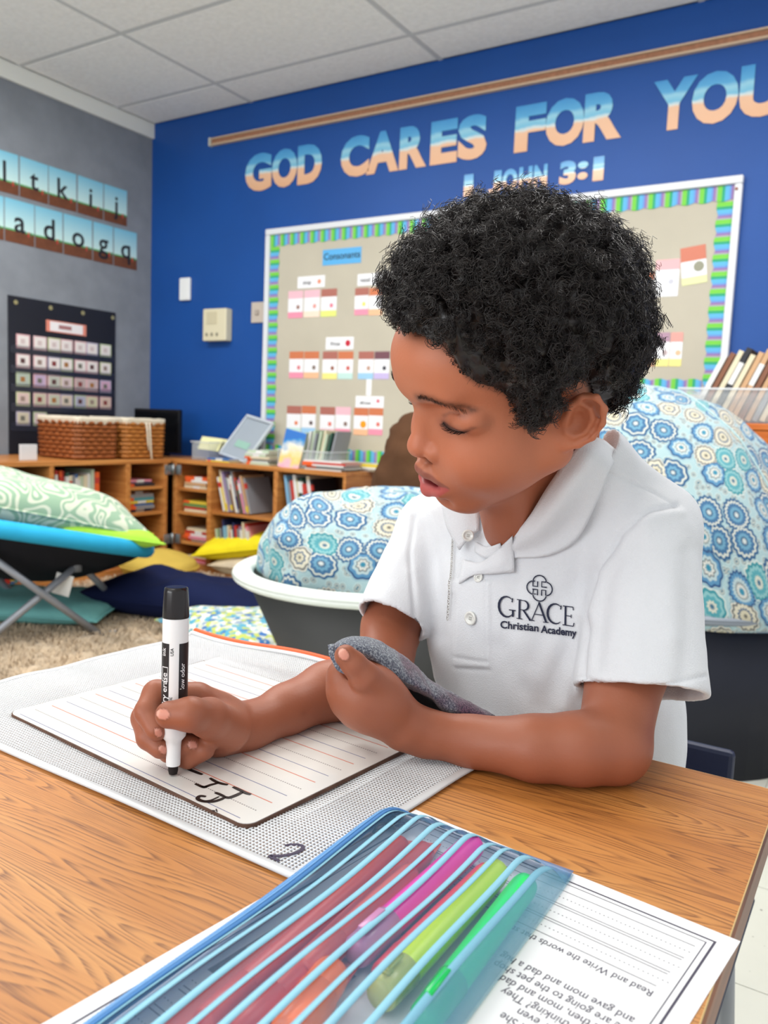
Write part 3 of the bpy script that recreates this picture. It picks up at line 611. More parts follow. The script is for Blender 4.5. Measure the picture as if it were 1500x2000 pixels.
for q in range(2):
    mb = MB().box(-.068, .068, -.001, .001, 0, .075, bev=.0006); c_ = mb.build('paper_pad', mat('pale_yellow_card', (232, 230, 176), .7)); c_.matrix_world = Matrix.Translation((X(392), BYf+.05+.03*q, TT+.05)) @ Matrix.Rotation(-.5-.1*q, 4, 'X') @ Matrix.Rotation(.12, 4, 'Z')
    meta(c_, '%s pale yellow card standing in the small clear bin' % ['front', 'rear'][q], 'card', 'pale yellow cards in the small bin')
tr = empty('plastic_tray', (X(440), BYf+.06, TT+.013), 'grey translucent plastic tray lid propped up against blue wall', 'tray'); mt = mat('grey_tray_plastic', (176, 186, 196), .3, .5, alpha=.8); mt2 = mat('grey_tray_rim', (196, 204, 212), .3)
Mt = Matrix.Translation((X(446), BYf+.04, TT+.024)) @ Matrix.Rotation(-.62, 4, 'X') @ Matrix.Rotation(.22, 4, 'Y')
wbuild(MB().box(-.095, .095, 0, .006, 0, .235, M=Mt, bev=.003), 'panel', mt, tr)
for (a, b, c_, d) in ((-.105, .105, .235, .25), (-.105, .105, -.012, .0), (-.105, -.095, 0, .235), (.095, .105, 0, .235)):
    wbuild(MB().box(a, b, -.012, .008, c_, d, M=Mt, bev=.004), 'rim', mt2, tr)
wbuild(MB().box(-.05, .05, -.003, -.0005, .06, .1, M=Mt), 'label_strip', mat('tray_label', (150, 190, 175), .5), tr)
stack_books((X(418), BYf-.06, TT), EX, EY, .16, ['yellow', 'blue'], 'under the grey tray', 'books under the grey tray', depth=.11, t=.01)
stack_books((X(484), BYf-.03, TT), EX, EY, X(534)-X(484), ['pale green', 'white', 'grey', 'cream', 'pale green', 'white', 'pale green'], 'in stack left of pink book', 'pale stack of thin books on the right bookcase', depth=.15, t=.009)
clear_bin(X(542, 3.06), X(640, 3.06), 3.06, 3.24, TT+.001, Zt(600, 880, 3.06), 'clear plastic bin of magazines in front of the bulletin board')
xx = X(586, 3.09)
for k in range(9):
    col = ['pale green', 'white', 'pale green', 'grey', 'pale green', 'cream', 'pale green', 'dark green', 'grey'][k]
    M = Matrix.Translation((xx+.019*k, 3.09+.006*(k % 3), TT+.006)) @ Matrix.Rotation(.16+.01*k, 4, 'Y'); book(M, .010, .165+.008*(k % 3), .12, col, '%s magazine, %s from left standing in the clear bin' % (col, ORD[k]), 'magazines standing in the clear bin', None)
pb = empty('picture_book', (X(570, 3.03), 3.055, TT+.004), 'pink and blue picture book facing out at front of the clear bin', 'book')
Mp = Matrix.Translation((X(541, 3.04), 3.052, TT+.004)) @ Matrix.Rotation(-.1, 4, 'X') @ Matrix.Rotation(.18, 4, 'Y')
m_cov = mat('picture_cover', (230, 160, 190), .4); nt, b_ = nodes(m_cov); tc = N(nt, 'ShaderNodeTexCoord'); n_ = N(nt, 'ShaderNodeTexNoise', Scale=3.2); sp = N(nt, 'ShaderNodeSeparateXYZ'); nt.links.new(tc.outputs['Generated'], n_.inputs['Vector']); nt.links.new(tc.outputs['Generated'], sp.inputs[0])
ma = N(nt, 'ShaderNodeMath', operation='MULTIPLY_ADD'); ma.inputs[1].default_value = .5; nt.links.new(n_.outputs['Fac'], ma.inputs[0]); nt.links.new(sp.outputs['Z'], ma.inputs[2])
r = ramp(nt, [(0, lin((224, 120, 180))), (.42, lin((235, 190, 200))), (.55, lin((244, 210, 120))), (.78, lin((240, 235, 220))), (.95, lin((70, 150, 210))), (1, lin((60, 120, 200)))]); nt.links.new(ma.outputs[0], r.inputs[0]); nt.links.new(r.outputs[0], b_.inputs['Base Color'])
wbuild(MB().box(0, .125, -.006, 0, 0, .185, M=Mp, bev=.001), 'cover', m_cov, pb); wbuild(MB().box(.003, .122, .0003, .006, .003, .182, M=Mp), 'pages', m_pages, pb)
stack_books((X(606), BYf-.07, TT), EX, EY, X(690)-X(606), ['white', 'grey', 'white', 'red', 'white'], 'in pile right of magazine bin', 'flat pile right of the magazine bin', depth=.14, t=.008)
stack_books((X(672, 3.2), 3.2, TT), EX, EY, .2, ['cream', 'white', 'yellow'], 'at bookcase right end by wall', 'papers at the right end of the bookcase', depth=.1, t=.01)

# ---- bookcase and bin at the right edge
oc = empty('bookcase', (.2, 3.1, 0), 'orange wood bookcase behind the patterned beanbag at the right edge', 'bookcase'); m_or = wood_mat('orange_wood', (216, 122, 52), (190, 96, 36), 3, 0)
fy2 = 2.9; zt_ = py(1450, 826, fy2).z; x0 = py(1335, 860, fy2).x; x1 = x0+1.1
wbuild(MB().box(x0, x1, fy2, YB-.04, zt_-.022, zt_, bev=.003), 'top', m_or, oc); wbuild(MB().box(x0, x1, fy2+.004, fy2+.02, zt_-.14, zt_-.0225, bev=.002), 'front_rail', m_or, oc)
for xx in (x0, x0+.53, x1-.02): wbuild(MB().box(xx, xx+.02, fy2+.021, YB-.04, 0, zt_-.0225), 'side_panel', m_or, oc)
for z in (.04, .45): wbuild(MB().box(x0+.0205, x0+.5295, fy2+.021, YB-.04, z, z+.018), 'shelf', m_or, oc); wbuild(MB().box(x0+.5505, x1-.0205, fy2+.021, YB-.04, z, z+.018), 'shelf', m_or, oc)
bx_0 = py(1312, 800, 2.92).x
clear_bin(bx_0+.02, bx_0+.62, 2.93, 3.2, zt_+.001, py(1400, 757, 2.92).z, 'long clear plastic bin of leaning books at the right edge')
cols = ['white', 'brown', 'cream', 'black', 'cream', 'tan', 'tan', 'brown', 'tan', 'grey', 'cream', 'tan', 'white', 'cream', 'tan', 'yellow']
for k, col in enumerate(cols):
    M = Matrix.Translation((py(1343, 820, 2.95).x+.0225*k, 2.95+.004*(k % 3), zt_+.012)) @ Matrix.Rotation(.42-.004*k, 4, 'Y'); book(M, .016, .235+.008*(k % 4), .2, col, '%s book leaning in the long bin, %s from left' % (col, ORD[k]), 'books leaning in the long bin at right', ('white', .5, .8) if k % 3 == 0 else None)
# ================================================================== RUG, CUSHIONS, SAUCER CHAIR, TUBS
def vnoise(P, s, seed=0):
    """cheap smooth 3D value noise for numpy points"""
    P = np.asarray(P, float)*s; i = np.floor(P).astype(np.int64); f = P-i; f = f*f*(3-2*f); out = 0
    for dx in (0, 1):
        for dy in (0, 1):
            for dz in (0, 1):
                h = (i[..., 0]+dx)*374761393+(i[..., 1]+dy)*668265263+(i[..., 2]+dz)*2147483647+seed*1274126177
                h = (h ^ (h >> 13))*1274126177; h = (h ^ (h >> 16)) & 0xffff
                w = (f[..., 0] if dx else 1-f[..., 0])*(f[..., 1] if dy else 1-f[..., 1])*(f[..., 2] if dz else 1-f[..., 2])
                out = out+w*h/65535.
    return out*2-1
def cushion(name, M, w, d, t, m, label, cat='cushion', n=26, lump=.012, seed=0, round_=False, group=None, pinch=.06):
    """soft pillow, w x d footprint, t thick, z up from 0"""
    U = np.linspace(-1, 1, n); A, B = np.meshgrid(U, U, indexing='ij')
    if round_:
        R = np.maximum(abs(A), abs(B)); nn = np.sqrt(A*A+B*B)+1e-9; X_ = A*R/nn; Y_ = B*R/nn; rr = R
        H = np.sqrt(np.clip(1-rr**2.4, 0, 1))
    else:
        X_ = A*(1-pinch*(1-B*B)*0-.0)*(1-pinch*np.cos(B*math.pi/2)*1.0)*(1+0*B); Y_ = B*(1-pinch*np.cos(A*math.pi/2)); H = ((1-A**4)*(1-B**4))**.55
        H = H*(1-.25*(np.abs(A*B))**2)
    x = X_*w/2; y = Y_*d/2
    ns = vnoise(np.stack([x, y, x*0+seed*7.1], -1), 9, seed)*lump*(H > 0)
    top = np.stack([x, y, t*.5+H*t*.5+ns*np.minimum(1, H*1.5)], -1); bot = np.stack([x, y, t*.5-H*t*.5*.98], -1)
    V = np.concatenate([top.reshape(-1, 3), bot.reshape(-1, 3)]); F_ = []; o = n*n
    for i in range(n-1):
        for j in range(n-1):
            k = i*n+j; F_.append((k, k+n, k+n+1, k+1)); F_.append((o+k, o+k+1, o+k+n+1, o+k+n))
    ob = np_mesh(name, V, np.array(F_), m); bm = bmesh.new(); bm.from_mesh(ob.data); bmesh.ops.remove_doubles(bm, verts=bm.verts, dist=1e-5); bm.to_mesh(ob.data); bm.free()
    uv = ob.data.uv_layers.new(name='UVMap'); L = ob.data.loops; co = ob.data.vertices
    for l in L: c_ = co[l.vertex_index].co; uv.data[l.index].uv = (c_.x*1.0, c_.y*1.0)
    # piped seam
    e = [(x[0, j], y[0, j]) for j in range(n)]+[(x[i, -1], y[i, -1]) for i in range(1, n)]+[(x[-1, j], y[-1, j]) for j in range(n-2, -1, -1)]+[(x[i, 0], y[i, 0]) for i in range(n-2, 0, -1)]
    pts = [(a, b, t*.5) for a, b in e]; pts.append(pts[0])
    ob.matrix_world = M; pm = MB().tube(pts, .004, 6, caps=False).build('seam', m, ob, True)
    return meta(ob, label, cat, group)
def TR(p, rz=0, rx=0, ry=0): return Matrix.Translation(Vector(p)) @ Matrix.Rotation(rz, 4, 'Z') @ Matrix.Rotation(rx, 4, 'X') @ Matrix.Rotation(ry, 4, 'Y')
# ---- rug (shaggy)
m_rug = mat('beige_shag', (192, 172, 146), .95, .1, var=.22, vscale=7, bump=.6, bscale=50, sheen=.3)
C4 = [pz(-330, 1300, 0), pz(5, 1318, 0), pz(640, 1330, 0), pz(560, 1150, 0), pz(250, 1120, 0)]
rx0, rx1, ry0, ry1 = -3.14, -1.45, .95, 2.98
nx, ny = 150, 150; A, B = np.meshgrid(np.linspace(rx0, rx1, nx), np.linspace(ry0, ry1, ny), indexing='ij')
edge = np.minimum(np.minimum(A-rx0, rx1-A), np.minimum(B-ry0, ry1-B)); Pn = np.stack([A, B, A*0], -1)
Hh = .022*np.clip(edge/.03, 0, 1)**.5+(.010*vnoise(Pn, 12, 1)+.008*vnoise(Pn, 28, 2)+.007*vnoise(Pn, 55, 3))*np.clip(edge/.05, 0, 1)
V = np.stack([A+.006*vnoise(Pn, 20, 5), B+.006*vnoise(Pn, 20, 6), np.maximum(Hh+.004, .001)], -1).reshape(-1, 3)
Q = np.array([(i*ny+j, (i+1)*ny+j, (i+1)*ny+j+1, i*ny+j+1) for i in range(nx-1) for j in range(ny-1)])
rug = np_mesh('shag_rug', V, Q, m_rug); meta(rug, 'large beige shaggy rug on the floor under chair and cushions', 'rug')
rr_ = np.random.RandomState(4); nt_ = 24000; bx = rr_.uniform(rx0+.02, rx1-.02, nt_); by = rr_.uniform(ry0+.02, ry1-.02, nt_); tv = []; tf = []
for k in range(nt_):
    a = rr_.uniform(0, 6.28); l = rr_.uniform(.02, .045); w_ = .0016; dx, dy = math.cos(a)*l, math.sin(a)*l; px_, py_ = -dy/l*w_, dx/l*w_; z = .018; q = len(tv)
    tv += [(bx[k]-px_, by[k]-py_, z), (bx[k]+px_, by[k]+py_, z), (bx[k]+dx*.6+px_, by[k]+dy*.6+py_, z+.024), (bx[k]+dx*.6-px_, by[k]+dy*.6-py_, z+.024), (bx[k]+dx, by[k]+dy, z+.018)]
    tf += [(q, q+1, q+2), (q, q+2, q+3), (q+3, q+2, q+4)]
pile = np_mesh('pile', np.array(tv), np.array(tf), m_rug, rug, False); meta(pile, kind='stuff')
# ---- fabric patterns
def floral(name, scale, bg=(160, 186, 190), dark=1.0):
    m = mat(name, (200, 210, 215), .85, .2, sheen=.2); nt, b = nodes(m); uv = N(nt, 'ShaderNodeUVMap'); mp = N(nt, 'ShaderNodeVectorMath', operation='SCALE'); mp.inputs['Scale'].default_value = scale
    L_ = nt.links.new; L_(uv.outputs[0], mp.inputs[0]); vo = N(nt, 'ShaderNodeTexVoronoi', voronoi_dimensions='2D', Scale=1.0, Randomness=.62); L_(mp.outputs[0], vo.inputs['Vector'])
    ed = N(nt, 'ShaderNodeTexVoronoi', voronoi_dimensions='2D', feature='DISTANCE_TO_EDGE', Scale=1.0, Randomness=.62); L_(mp.outputs[0], ed.inputs['Vector'])
    df = N(nt, 'ShaderNodeVectorMath', operation='SUBTRACT'); L_(mp.outputs[0], df.inputs[0]); L_(vo.outputs['Position'], df.inputs[1]); sx = N(nt, 'ShaderNodeSeparateXYZ'); L_(df.outputs[0], sx.inputs[0])
    at = N(nt, 'ShaderNodeMath', operation='ARCTAN2'); L_(sx.outputs[1], at.inputs[0]); L_(sx.outputs[0], at.inputs[1])
    rn_ = N(nt, 'ShaderNodeSeparateColor'); L_(vo.outputs['Color'], rn_.inputs[0])
    fr = N(nt, 'ShaderNodeMath', operation='MULTIPLY_ADD'); fr.inputs[1].default_value = 14; fr.inputs[2].default_value = 8; L_(rn_.outputs[1], fr.inputs[0]); fl_ = N(nt, 'ShaderNodeMath', operation='ROUND'); L_(fr.outputs[0], fl_.inputs[0])
    am = N(nt, 'ShaderNodeMath', operation='MULTIPLY'); L_(at.outputs[0], am.inputs[0]); L_(fl_.outputs[0], am.inputs[1]); cs = N(nt, 'ShaderNodeMath', operation='COSINE'); L_(am.outputs[0], cs.inputs[0])
    # distance normalised by the distance to the cell edge -> flowers fill their cell
    su = N(nt, 'ShaderNodeMath', operation='ADD'); L_(vo.outputs['Distance'], su.inputs[0]); L_(ed.outputs['Distance'], su.inputs[1])
    dv = N(nt, 'ShaderNodeMath', operation='DIVIDE'); L_(vo.outputs['Distance'], dv.inputs[0]); L_(su.outputs[0], dv.inputs[1])
    mx_ = N(nt, 'ShaderNodeMath', operation='MULTIPLY_ADD'); mx_.inputs[1].default_value = .82; L_(vo.outputs['Distance'], mx_.inputs[0])
    hf = N(nt, 'ShaderNodeMath', operation='MULTIPLY'); hf.inputs[1].default_value = .20; L_(dv.outputs[0], hf.inputs[0]); L_(hf.outputs[0], mx_.inputs[2])
    pt = N(nt, 'ShaderNodeMath', operation='MULTIPLY_ADD'); pt.inputs[1].default_value = .03; L_(cs.outputs[0], pt.inputs[0]); L_(mx_.outputs[0], pt.inputs[2])
    W_, K = lin(bg), lambda *c: lin(tuple(q*.86 for q in c))
    R1 = ramp(nt, [(0, K(225, 232, 230)), (.10, K(44, 92, 130)), (.17, K(120, 176, 206)), (.30, K(74, 122, 166)), (.44, K(228, 232, 222)), (.52, K(58, 104, 148)), (.62, W_), (.64, W_)], 'CONSTANT')
    R2 = ramp(nt, [(0, K(70, 120, 150)), (.09, K(232, 232, 215)), (.2, K(96, 178, 190)), (.36, K(150, 206, 210)), (.47, K(70, 158, 170)), (.57, K(226, 236, 230)), (.63, W_), (.65, W_)], 'CONSTANT')
    R3 = ramp(nt, [(0, K(110, 108, 104)), (.08, K(226, 218, 190)), (.24, K(60, 96, 136)), (.31, K(232, 226, 204)), (.46, K(128, 130, 128)), (.54, K(236, 232, 218)), (.6, K(120, 168, 190)), (.65, W_)], 'CONSTANT')
    R4 = ramp(nt, [(0, K(60, 150, 180)), (.12, K(236, 236, 228)), (.22, K(120, 128, 132)), (.27, K(200, 222, 226)), (.38, K(98, 156, 198)), (.5, K(52, 90, 140)), (.57, W_), (.6, K(150, 190, 210))], 'CONSTANT')
    for r_ in (R1, R2, R3, R4): L_(pt.outputs[0], r_.inputs[0])
    def mixc(a, b_, th):
        g_ = N(nt, 'ShaderNodeMath', operation='GREATER_THAN'); g_.inputs[1].default_value = th; L_(rn_.outputs[0], g_.inputs[0]); x_ = N(nt, 'ShaderNodeMix', data_type='RGBA'); L_(g_.outputs[0], x_.inputs[0]); L_(a, x_.inputs[6]); L_(b_, x_.inputs[7]); return x_.outputs[2]
    c_ = mixc(mixc(mixc(R1.outputs[0], R2.outputs[0], .3), R3.outputs[0], .55), R4.outputs[0], .78)
    # small dots between the big flowers
    v2 = N(nt, 'ShaderNodeTexVoronoi', voronoi_dimensions='2D', Scale=3.2); L_(mp.outputs[0], v2.inputs['Vector']); r5 = ramp(nt, [(0, K(80, 130, 150)), (.12, K(232, 232, 222)), (.2, K(130, 150, 156)), (.28, K(206, 226, 226)), (.42, W_)], 'CONSTANT'); L_(v2.outputs['Distance'], r5.inputs[0])
    g2 = N(nt, 'ShaderNodeMath', operation='GREATER_THAN'); g2.inputs[1].default_value = .63; L_(pt.outputs[0], g2.inputs[0]); x2 = N(nt, 'ShaderNodeMix', data_type='RGBA'); L_(g2.outputs[0], x2.inputs[0]); L_(c_, x2.inputs[6]); L_(r5.outputs[0], x2.inputs[7])
    L_(x2.outputs[2], b.inputs['Base Color']); return m
m_flor = floral('blue_flower_fabric', 15.0)
def two_tone(name, c1, c2, scale, kind='NOISE', th=.5, c3=None):
    m = mat(name, c1, .9, .15, sheen=.2); nt, b = nodes(m); tc = N(nt, 'ShaderNodeTexCoord'); 
    if kind == 'MAZE':
        n = N(nt, 'ShaderNodeTexNoise', Scale=scale); n.inputs['Detail'].default_value = 0; n.inputs['Distortion'].default_value = .4; nt.links.new(tc.outputs['Object'], n.inputs['Vector'])
        mu = N(nt, 'ShaderNodeMath', operation='MULTIPLY'); mu.inputs[1].default_value = 42; nt.links.new(n.outputs['Fac'], mu.inputs[0]); sn = N(nt, 'ShaderNodeMath', operation='SINE'); nt.links.new(mu.outputs[0], sn.inputs[0]); fac = sn.outputs[0]
        r = ramp(nt, [(0, lin(c1)), (.45, lin(c2)), (1, lin(c2))])
    else:
        n = N(nt, 'ShaderNodeTexVoronoi', Scale=scale); nt.links.new(tc.outputs['Object'], n.inputs['Vector']); sp_ = N(nt, 'ShaderNodeSeparateColor'); nt.links.new(n.outputs['Color'], sp_.inputs[0]); fac = sp_.outputs[0]
        r = ramp(nt, [(0, lin(c1)), (.28, lin(c2)), (.5, lin(c3 or c1)), (.72, lin((60, 110, 170))), (.86, lin((232, 232, 222)))], 'CONSTANT')
    nt.links.new(fac, r.inputs[0]); nt.links.new(r.outputs[0], b.inputs['Base Color']); return m
# ---- floor cushions
def fp(u, v, z=0): return pz(u, v, z)
Z0 = .022
p = fp(78, 1214, 0); cushion('floor_cushion', TR((p.x, p.y, Z0), .5), .62, .42, .09, mat('teal_cushion', (118, 182, 180), .9, .15, var=.06, vscale=14, bump=.3), 'plain teal floor cushion under the saucer chair', seed=2)
p = fp(378, 1212, 0); cushion('floor_cushion', TR((p.x, p.y, Z0), .30), .84, .44, .155, mat('navy_cushion', (20, 28, 62), .9, .15, var=.1, vscale=8), 'big dark navy floor cushion behind the marker', seed=5, lump=.03)
p = fp(298, 1146, 0); cushion('floor_cushion', TR((p.x, p.y+.04, Z0), .15), .38, .34, .15, mat('mustard_cushion', (208, 178, 84), .9, .15, var=.08, vscale=10), 'rounded mustard yellow cushion on the rug by bookcase', seed=8, round_=True, lump=.02)
p = fp(480, 1124, 0); cushion('floor_cushion', TR((p.x+.04, p.y+.02, Z0+.10), .4, .12, -.16), .52, .38, .12, mat('bright_yellow_cushion', (244, 226, 40), .85, .2, var=.04), 'bright yellow cushion leaning beside the lower bookshelf', seed=3)
p = fp(545, 1195, 0); cushion('floor_cushion', TR((p.x+.05, p.y+.05, Z0+.02), .3, .25), .42, .36, .12, two_tone('grey_lattice_fabric', (196, 196, 198), (160, 162, 168), 9, 'MAZE'), 'pale grey patterned cushion between navy cushion and tub', seed=4)
p = fp(494, 1266, 0); cushion('floor_cushion', TR((p.x, p.y, Z0), -.25), .56, .46, .11, two_tone('blue_lime_ikat', (196, 202, 192), (84, 160, 186), 55, 'CELL', c3=(182, 192, 96)), 'blue, teal and lime speckled floor cushion behind the pouch', seed=6)
p = fp(470, 1320, 0); cushion('floor_cushion', TR((p.x+.14, p.y-.08, Z0), -.3), .5, .3, .06, two_tone('grey_tan_swirl', (138, 146, 150), (192, 176, 150), 7, 'MAZE'), 'flat grey and tan swirl cushion nearest the pouch', seed=9)
p = fp(395, 1150, 0); cushion('floor_cushion', TR((p.x-.02, p.y+.33, Z0), .2), .3, .24, .10, mat('cream_fluffy', (214, 200, 176), .95, .1, var=.1, vscale=20, bump=.6), 'small cream fluffy cushion in front of the bookcase corner', seed=12)
# ---- saucer chair
RZ = .345
tip = pd(283, 1072, 3.02); ctr = Vector((tip.x-.42, tip.y-.30, 0)); ctr = Vector((pd(20, 1030, 2.95).x, pd(20, 1030, 2.95).y, 0))
chair = empty('saucer_chair', (ctr.x, ctr.y, 0), 'folding saucer chair with bright blue rim, black underside and grey tube legs', 'chair')
nrm_t = 0
vdir = (Vector((CO.x, CO.y, 0))-ctr).normalized(); rgt = Vector((-vdir.y, vdir.x, 0)); rad = .475
if rgt.dot(CR) < 0: rgt = -rgt
zc = .375; slope = .085
def rim(a, rr=1.0, dz=0):
    x = math.cos(a)*rad*rr; y = math.sin(a)*rad*.8*rr; p_ = ctr+rgt*x-vdir*y; p_.z = zc-slope*(math.cos(a)*rr)-.05*math.sin(a)*rr+dz; return p_
m_cb = mat('chair_blue_rim', (44, 164, 208), .8, .2, var=.05, vscale=20); m_cblk = mat('chair_black_fabric', (24, 26, 34), .85, .2); m_leg = mat('grey_metal_tube', (150, 154, 162), .35, .5, metal=.3)
na = 48; mb = MB(); mb.tube([rim(2*math.pi*k/na) for k in range(na+1)], .03, 10, caps=False); wbuild(mb, 'padded_rim', m_cb, chair, True)
def bowl(dz, th_, m_, name, k0=1.0):
    vs = []; fs = []; nr = 8
    for i in range(nr+1):
        f = i/nr
        for k in range(na): vs.append(rim(2*math.pi*k/na, max(.02, 1-f)*k0, dz-(.17*(1-(1-f)**2))))
    for i in range(nr):
        for k in range(na): fs.append((i*na+k, i*na+(k+1) % na, (i+1)*na+(k+1) % na, (i+1)*na+k))
    fs.append(tuple(nr*na+k for k in range(na))); wbuild(MB().add(vs, fs), name, m_, chair, True)
bowl(-.012, 0, m_cblk, 'seat_underside'); bowl(.006, 0, m_cb, 'seat_pad', .98)
def gleg(a, b, r=.0125): wbuild(MB().tube([a, a.lerp(b, .5), b], r, 10), 'leg', m_leg, chair, True)
L1a, L1b = pd(-40, 1072, 2.62), fp(200, 1243, .015); L2a, L2b = pd(150, 1105, 2.86), pd(-60, 1230, 2.62); L2b.z = .02
gleg(L1a, L1b); gleg(L2a, L2b); gleg(pd(172, 1118, 3.0), fp(243, 1188, .02)); gleg(fp(200, 1241, .014), fp(330, 1205, .014)*1.0, .011); gleg(pd(-60, 1080, 3.1), fp(60, 1190, .02))
wbuild(MB().tube([L2a-Vector((0, 0, .02)), L2a+Vector((0, 0, .03))], .017, 12), 'joint_cap', mat('grey_plastic_joint', (110, 114, 120), .5), chair, True)
tg = pd(128, 1122, 2.84); wbuild(MB().box(-.03, .03, -.0008, .0008, -.075, 0, M=Matrix.Translation(tg) @ Matrix.Rotation(.6, 4, 'Z') @ Matrix.Rotation(.25, 4, 'Y')), 'care_tag', mat('white_tag', (226, 226, 222), .7), chair)
m_gp = two_tone('sage_maze_fabric', (146, 176, 150), (206, 212, 192), 12, 'MAZE')
pc_ = (ctr-rgt*.02); Mp = Matrix((rgt, -vdir, Vector((0, 0, 1)))).transposed().to_4x4()
if Mp.determinant() < 0: Mp = Matrix((rgt, vdir*-1, Vector((0, 0, -1)))).transposed().to_4x4()
Mx = Matrix((rgt, Vector((0, 0, 1)).cross(rgt), Vector((0, 0, 1)))).transposed().to_4x4()
Ml = Matrix.Translation(ctr+rgt*.30-vdir*(-.06)+Vector((0, 0, zc-.042))) @ Mx @ Matrix.Rotation(.12, 4, 'Z') @ Matrix.Rotation(.17, 4, 'Y')
cushion('chair_cushion', Ml, .36, .40, .09, mat('lime_cushion', (166, 216, 74), .85, .2, var=.05), 'lime green cushion under the sage patterned cushion on saucer chair', seed=14)
Ml = Matrix.Translation(ctr+rgt*.07+Vector((0, 0, zc+.005))) @ Mx @ Matrix.Rotation(.3, 4, 'Z') @ Matrix.Rotation(.24, 4, 'Y') @ Matrix.Rotation(.10, 4, 'X')
cushion('chair_cushion', Ml, .66, .6, .19, m_gp, 'sage green and cream maze patterned cushion on the saucer chair', seed=15, lump=.02)
# ---- tubs with beanbags
def tub(cu, D, R, zr_, rb_, m_out, m_rim, label, rim_r=.022):
    p = pd(cu, 1000, D); o = empty('tub', (p.x, p.y, 0), label, 'tub')
    prof = [(rb_-.01, .004), (rb_, 0), (R-.01, zr_-.01), (R-.018, zr_-.01), (rb_-.01, .01)]
    M = Matrix.Translation((p.x, p.y, 0)); wbuild(MB().lathe(prof, 56, M), 'tub_body', m_out, o, True)
    pr = [(R+rim_r*1.25*math.cos(a), zr_+rim_r*.8*math.sin(a)) for a in [2*math.pi*k/12 for k in range(13)]]
    wbuild(MB().lathe([(a, b) for a, b in pr], 64, M), 'rim', m_rim, o, True); return o, p
def beanbag(p, R, zc_, ch, m, label, seed=0, sq=1.0, zmin=.2, tilt=0):
    nu, nv = 72, 40; V = []; UV = []
    for j in range(nv+1):
        ph = math.pi*(j/nv)
        for i in range(nu):
            th_ = 2*math.pi*i/nu; V.append((math.sin(ph)*math.cos(th_), math.sin(ph)*math.sin(th_), math.cos(ph)))
    V = np.array(V); pw = .88; S = np.sign(V)*np.abs(V)**pw
    P_ = S*np.array([R, R*sq, ch]); P_ += V*(.022*vnoise(V, 2.2, seed)+.010*vnoise(V, 5, seed+1)+.004*vnoise(V*[1, 1, .4], 14, seed+2))[:, None]
    P_[:, 2] += zc_; P_[:, 2] = np.maximum(P_[:, 2], zmin+.02*V[:, 2]); P_[:, 0] += p.x+tilt*(P_[:, 2]-zc_); P_[:, 1] += p.y
    Q = np.array([(j*nu+i, (j+1)*nu+i, (j+1)*nu+(i+1) % nu, j*nu+(i+1) % nu) for j in range(nv) for i in range(nu)])
    o = empty('beanbag', (p.x, p.y, zmin), label, 'beanbag'); c_ = np_mesh('cover', P_, Q, m); uv = c_.data.uv_layers.new(name='UVMap')
    ii = np.zeros(len(c_.data.loops), np.int32); c_.data.loops.foreach_get('vertex_index', ii)
    # uv: arc length style mapping so the print keeps its size
    v_ = V; phv = np.arccos(np.clip(v_[:, 2], -1, 1)); thv = np.arctan2(v_[:, 1], v_[:, 0]); az = math.atan2(-p.y, -p.x); dth = (thv-az+math.pi) % (2*math.pi)-math.pi
    U_ = dth*np.sin(phv)*(R+ch)/2+0; W_ = phv*(R+ch)/2
    uva = np.stack([U_[ii]+seed, W_[ii]], -1).astype(np.float32)
    uv.data.foreach_set('uv', uva.ravel()); to_parent(c_, o)
    mb = MB(); k0 = int(round(((az+.9) % (2*math.pi))/(2*math.pi)*nu)) % nu; mb.tube([Vector(P_[j*nu+k0])+Vector(V[j*nu+k0])*.001 for j in range(2, nv-8)], .004, 6); wbuild(mb, 'seam', m, o, True)
    return o
m_tubk = mat('tub_charcoal', (66, 66, 66), .6, .35, var=.12, vscale=3); m_tubw = mat('tub_white_rim', (226, 232, 226), .4, .4, var=.03); m_tubn = mat('tub_navy_black', (24, 27, 40), .55, .35, var=.1, vscale=4); m_tubg = mat('tub_grey_rim', (128, 136, 146), .45)
t1, p1 = tub(735, 2.1, .335, .425, .135, m_tubk, m_tubw, 'charcoal tapered tub with thick white rim holding a blue flowered beanbag')
beanbag(p1, .285, .43, .225, m_flor, 'blue flower print beanbag sitting in the white rimmed charcoal tub', 1, zmin=.39)
t2, p2 = tub(1300, 2.3, .43, .391, .425, m_tubn, m_tubg, 'dark navy tub with grey rim behind the boy at the right', .016)
beanbag(pd(1296, 1000, 2.3), .415, .50, .450, m_flor, 'tall blue flower print beanbag in the navy tub behind the boy', 3, zmin=.372, tilt=-.30)
# brown beanbag
pbx = pd(832, 900, 2.62); nb = empty('beanbag', (pbx.x, pbx.y, 0), 'dark brown wrinkled beanbag seen just left of the boy face', 'beanbag')
nu, nv = 64, 60; V = np.array([(math.sin(math.pi*j/nv)*math.cos(2*math.pi*i/nu), math.sin(math.pi*j/nv)*math.sin(2*math.pi*i/nu), math.cos(math.pi*j/nv)) for j in range(nv+1) for i in range(nu)])
T = (V[:, 2]+1)/2; rad_ = .162*(1+.10*np.sin(T*3.1))*np.where(T < .5, .72+.56*T, 1.0); P_ = np.stack([np.sign(V[:, 0])*abs(V[:, 0])**.85*rad_, np.sign(V[:, 1])*abs(V[:, 1])**.85*rad_, T*.86+.005], -1)
P_ += V*(.012*vnoise(V*[1, 1, 2.5], 2.5, 3)+.010*np.abs(vnoise(V*[1, 1, 4.0], 4, 5))+.005*vnoise(V*[1, 1, 3], 10, 9))[:, None]; P_[:, 0] += pbx.x; P_[:, 1] += pbx.y; P_[:, 2] = np.maximum(P_[:, 2], .001)
